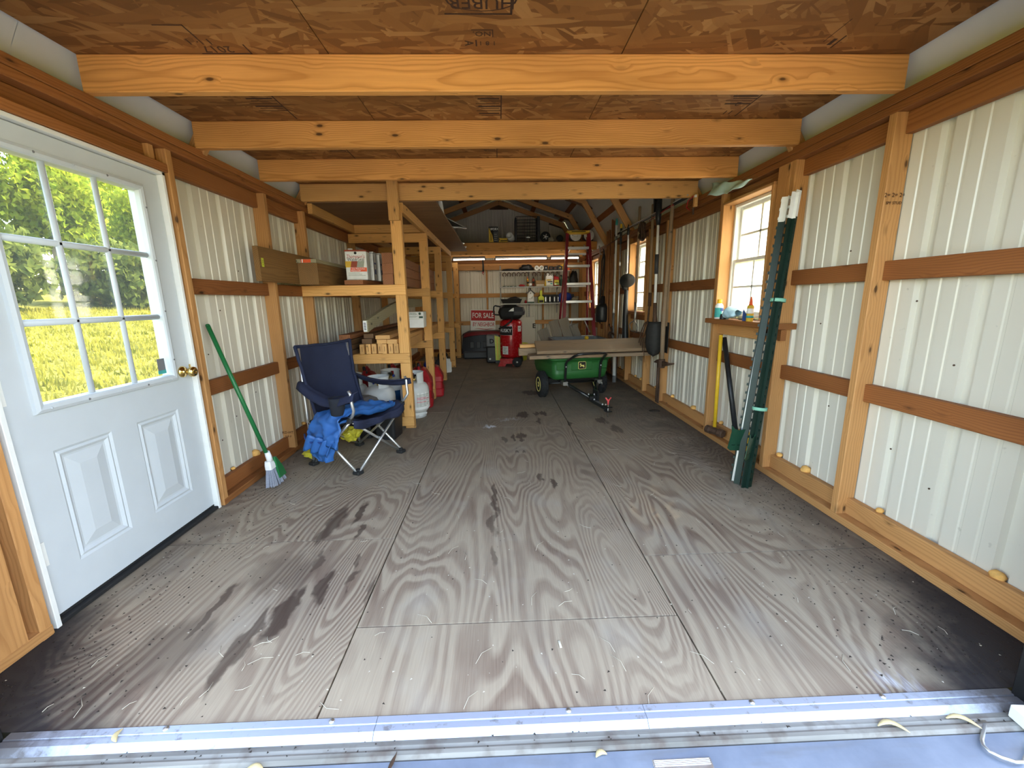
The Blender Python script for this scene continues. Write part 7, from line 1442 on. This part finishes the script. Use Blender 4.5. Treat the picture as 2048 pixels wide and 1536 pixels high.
for k in range(0): s = rnd.choice((-1, 1, 1)); chip(m, s * rnd.uniform(1.75, 1.80), rnd.uniform(1.3 if s > 0 else 2.4, 5), 0.041, rnd.uniform(0.002, 0.005), rnd.uniform(0, 6.3))
for k in range(70): chip(m, rnd.uniform(-1.45, 1.45), rnd.uniform(0.905, 0.938), -0.006, rnd.uniform(0.0015, 0.004), rnd.uniform(0, 6.3))
o = m.obj('floor_droppings', 'flake', kind='stuff'); tag(o, 'dark droppings and crumbs scattered over the floor along the walls', 'debris')
m = MB()
for k in range(260): chip(m, rnd.uniform(-1.7, 1.7), 1.02 + 5 * rnd.random() ** 1.6, 0.0006, rnd.uniform(0.0015, 0.004), rnd.uniform(0, 6.3), 0.3)
for k in range(70):
    x, y, a = rnd.uniform(-1.5, 1.6), 1.03 + 2.2 * rnd.random() ** 1.5, rnd.uniform(0, 6.3); L = rnd.uniform(0.012, 0.045); m.tube([(x, y, 0.0012), (x + math.cos(a) * L, y + math.sin(a) * L, 0.002), (x + math.cos(a + 0.3) * L * 2, y + math.sin(a + 0.3) * L * 2, 0.0012)], 0.0008, 4)
o = m.obj('pale_litter', 'speck', kind='stuff'); tag(o, 'pale specks and straw bits scattered over the floor', 'debris')
# seed pods on the threshold and ramp
def pod(loc, rz, L, label):
    b = MB(); pts = [(L * (t - 0.5), 0.25 * L * math.sin(t * PI), 0.004 + 0.003 * math.sin(t * PI)) for t in [k / 8 for k in range(9)]]; b.tube(pts, [0.0015, 0.004, 0.0065, 0.0075, 0.0075, 0.007, 0.006, 0.004, 0.0012], 8, flat=0.5); tag(b.obj('seed_pod', 'leafpod', loc=loc, rot=(0, 0, rz)), label, 'seed pod')
pod((-1.145, 0.972, 0.006), 1.9, 0.04, 'curled tan seed pod lying on the aluminium strip at the left')
pod((-0.72, 0.872, -0.010), 0.1, 0.05, 'curled tan seed pod on the ramp left of the middle'); pod((0.20, 0.872, -0.012), 0.2, 0.032, 'small tan seed pod on the ramp near the tread plate')
pod((1.03, 0.898, -0.004), -0.3, 0.075, 'long tan seed pod on the sill at the right'); pod((1.24, 0.905, -0.004), -0.45, 0.075, 'long tan seed pod at the right end of the sill beside the hasp')
b = MB(); b.grid(lambda u, v: ((v - 0.5) * 0.012 * math.sin(u * PI), (u - 0.5) * 0.06, 0.003 + 0.004 * v), 8, 3, 0.0006); tag(b.obj('dead_leaf', 'rust', loc=(-0.36, 0.875, -0.010), rot=(0, 0, -0.25)), 'narrow dark dead leaf on the ramp below the strip joint', 'leaf')
b = MB(); b.grid(lambda u, v: ((v - 0.5) * 0.008, (u - 0.5) * 0.034, 0.001 + 0.002 * math.sin(u * 3)), 5, 2, 0.0008); tag(b.obj('wood_chip', 'speck', loc=(0.14, 1.23, 0.0012), rot=(0, 0, 0.1)), 'pale wood chip on the middle floor sheet near the threshold', 'chip')
b = MB(); bm = bmesh.new(); bmesh.ops.create_icosphere(bm, subdivisions=2, radius=1)
for v in bm.verts: v.co = Vector((v.co.x * 0.06, v.co.y * 0.035, max(0, v.co.z) * 0.014 + 0.0)) * (1 + 0.4 * noise.noise(v.co * 3))
b.addbm(bm, None, True); tag(b.obj('dried_leaf', 'flake', loc=(1.60, 4.22, 0.0005)), 'dark dry leaf clump on the floor at the right plate behind the cart hitch', 'leaf')
# ---- trees: crowns of real leaves round a trunk
def crown(name, n, rx, ry, rz_, leaf, mat, seed, hollow=0.35):
    r_ = random.Random(seed); vs = []; fs = []
    for k in range(n):
        d = Vector((r_.gauss(0, 1), r_.gauss(0, 1), r_.gauss(0, 1))).normalized(); q = hollow + (1 - hollow) * r_.random() ** 0.5
        q *= 0.75 + 0.4 * noise.noise(d * 2.2 + Vector((seed, 0, 0)))
        p = Vector((d.x * rx * q, d.y * ry * q, d.z * rz_ * q)); e = Euler((r_.uniform(0, 6.3), r_.uniform(0, 6.3), r_.uniform(0, 6.3))).to_matrix(); s = leaf * r_.uniform(0.6, 1.3); i = len(vs)
        vs += [p + e @ Vector(c) * s for c in ((-0.5, 0, 0), (0, -0.32, 0.05), (0.55, 0, 0), (0, 0.32, 0.05))]; fs.append((i, i + 1, i + 2, i + 3))
    me = bpy.data.meshes.new(name); me.from_pydata([tuple(v) for v in vs], [], fs); me.materials.append(MAT[mat]); return me
CR = [crown('crown', 5200, 2.6, 2.6, 3.2, 0.30, 'leaf', 1), crown('crown', 5200, 2.9, 2.9, 2.8, 0.30, 'leaf', 2), crown('crown', 4200, 2.0, 2.0, 1.5, 0.22, 'leaf2', 3)]
tb0 = MB(); tb0.tube([(0, 0, -0.5), (0.05, 0.03, 1.5), (-0.04, 0.08, 3.2), (0.05, 0, 5.0)], [0.20, 0.15, 0.11, 0.05], 10)
def tree(loc, kind, sc, label, group, rz=0.0, cat='tree', name='leafy_tree'):
    o = thing(name, label, cat, loc, rz, group); o.scale = (sc, sc, sc)
    c = bpy.data.objects.new('crown', CR[kind]); COL.objects.link(c); c.parent = o; c.location = (0, 0, 4.3 if kind < 2 else 1.2); c['kind'] = 'stuff'
    if kind < 2:
        if not hasattr(tree, 'tm'): t = tb0.obj('trunk', 'bark', o); tree.tm = t.data
        else: t = bpy.data.objects.new('trunk', tree.tm); COL.objects.link(t); t.parent = o
OR = ['first', 'second', 'third', 'fourth', 'fifth', 'sixth', 'seventh', 'eighth', 'ninth']
LT = [(-21.0, 8.5 + 6.3 * i, i % 2, 0.98) for i in range(6)] + [(-30.0, 14 + 9.4 * i, (i + 1) % 2, 1.4) for i in range(5)]
for i, (x, y, k, s) in enumerate(LT): tree((x, y, gz(x, y)), k, s, 'leafy green tree beyond the lawn outside the door, %s %s row' % (OR[i % 6], 'in the front' if i < 6 else 'in the rear'), 'trees at the edge of the left lawn', i * 1.3)
for i in range(6): x, y = -15.4, 8.0 + i * 4.8; tree((x, y, gz(x, y) - 0.2), 2, 1.15, 'dense grey green shrub under the trees outside the door, %s along the lawn' % OR[i], 'shrubs under the left trees', i * 2.1, 'shrub', 'lawn_shrub')
RTR = [(16, 6, 0, 1.1), (17, 13.5, 1, 1.1), (16, 21, 0, 1.1), (18, 30, 1, 1.3)]
for i, (x, y, k, s) in enumerate(RTR): tree((x, y, gz(x, y)), k, s, 'leafy tree outside the right wall windows, %s from the opening' % OR[i], 'trees beyond the right wall', i * 0.7)
# grass blades on the lawn that the door glass looks over
vs = []; fs = []; r_ = random.Random(5)
for k in range(60000):
    x = -2.4 - 13.0 * r_.random() ** 1.3; y = 2.0 + 24.0 * r_.random(); z = gz(x, y); a = r_.uniform(0, 6.3); h = r_.uniform(0.04, 0.10) * (1.3 - 0.6 * noise.noise(Vector((x * 1.3, y * 1.3, 0)))); w = r_.uniform(0.012, 0.03); i = len(vs)
    vs += [(x - math.cos(a) * w, y - math.sin(a) * w, z - 0.01), (x + math.cos(a) * w, y + math.sin(a) * w, z - 0.01), (x + r_.uniform(-.05, .05), y + r_.uniform(-.05, .05), z + h)]; fs.append((i, i + 1, i + 2))
me = bpy.data.meshes.new('grass_blades'); me.from_pydata(vs, [], fs); me.materials.append(MAT['blade'])
o = bpy.data.objects.new('grass_blades', me); COL.objects.link(o); o['kind'] = 'stuff'; tag(o, 'short sunlit grass growing on the lawn outside the glass door', 'grass')
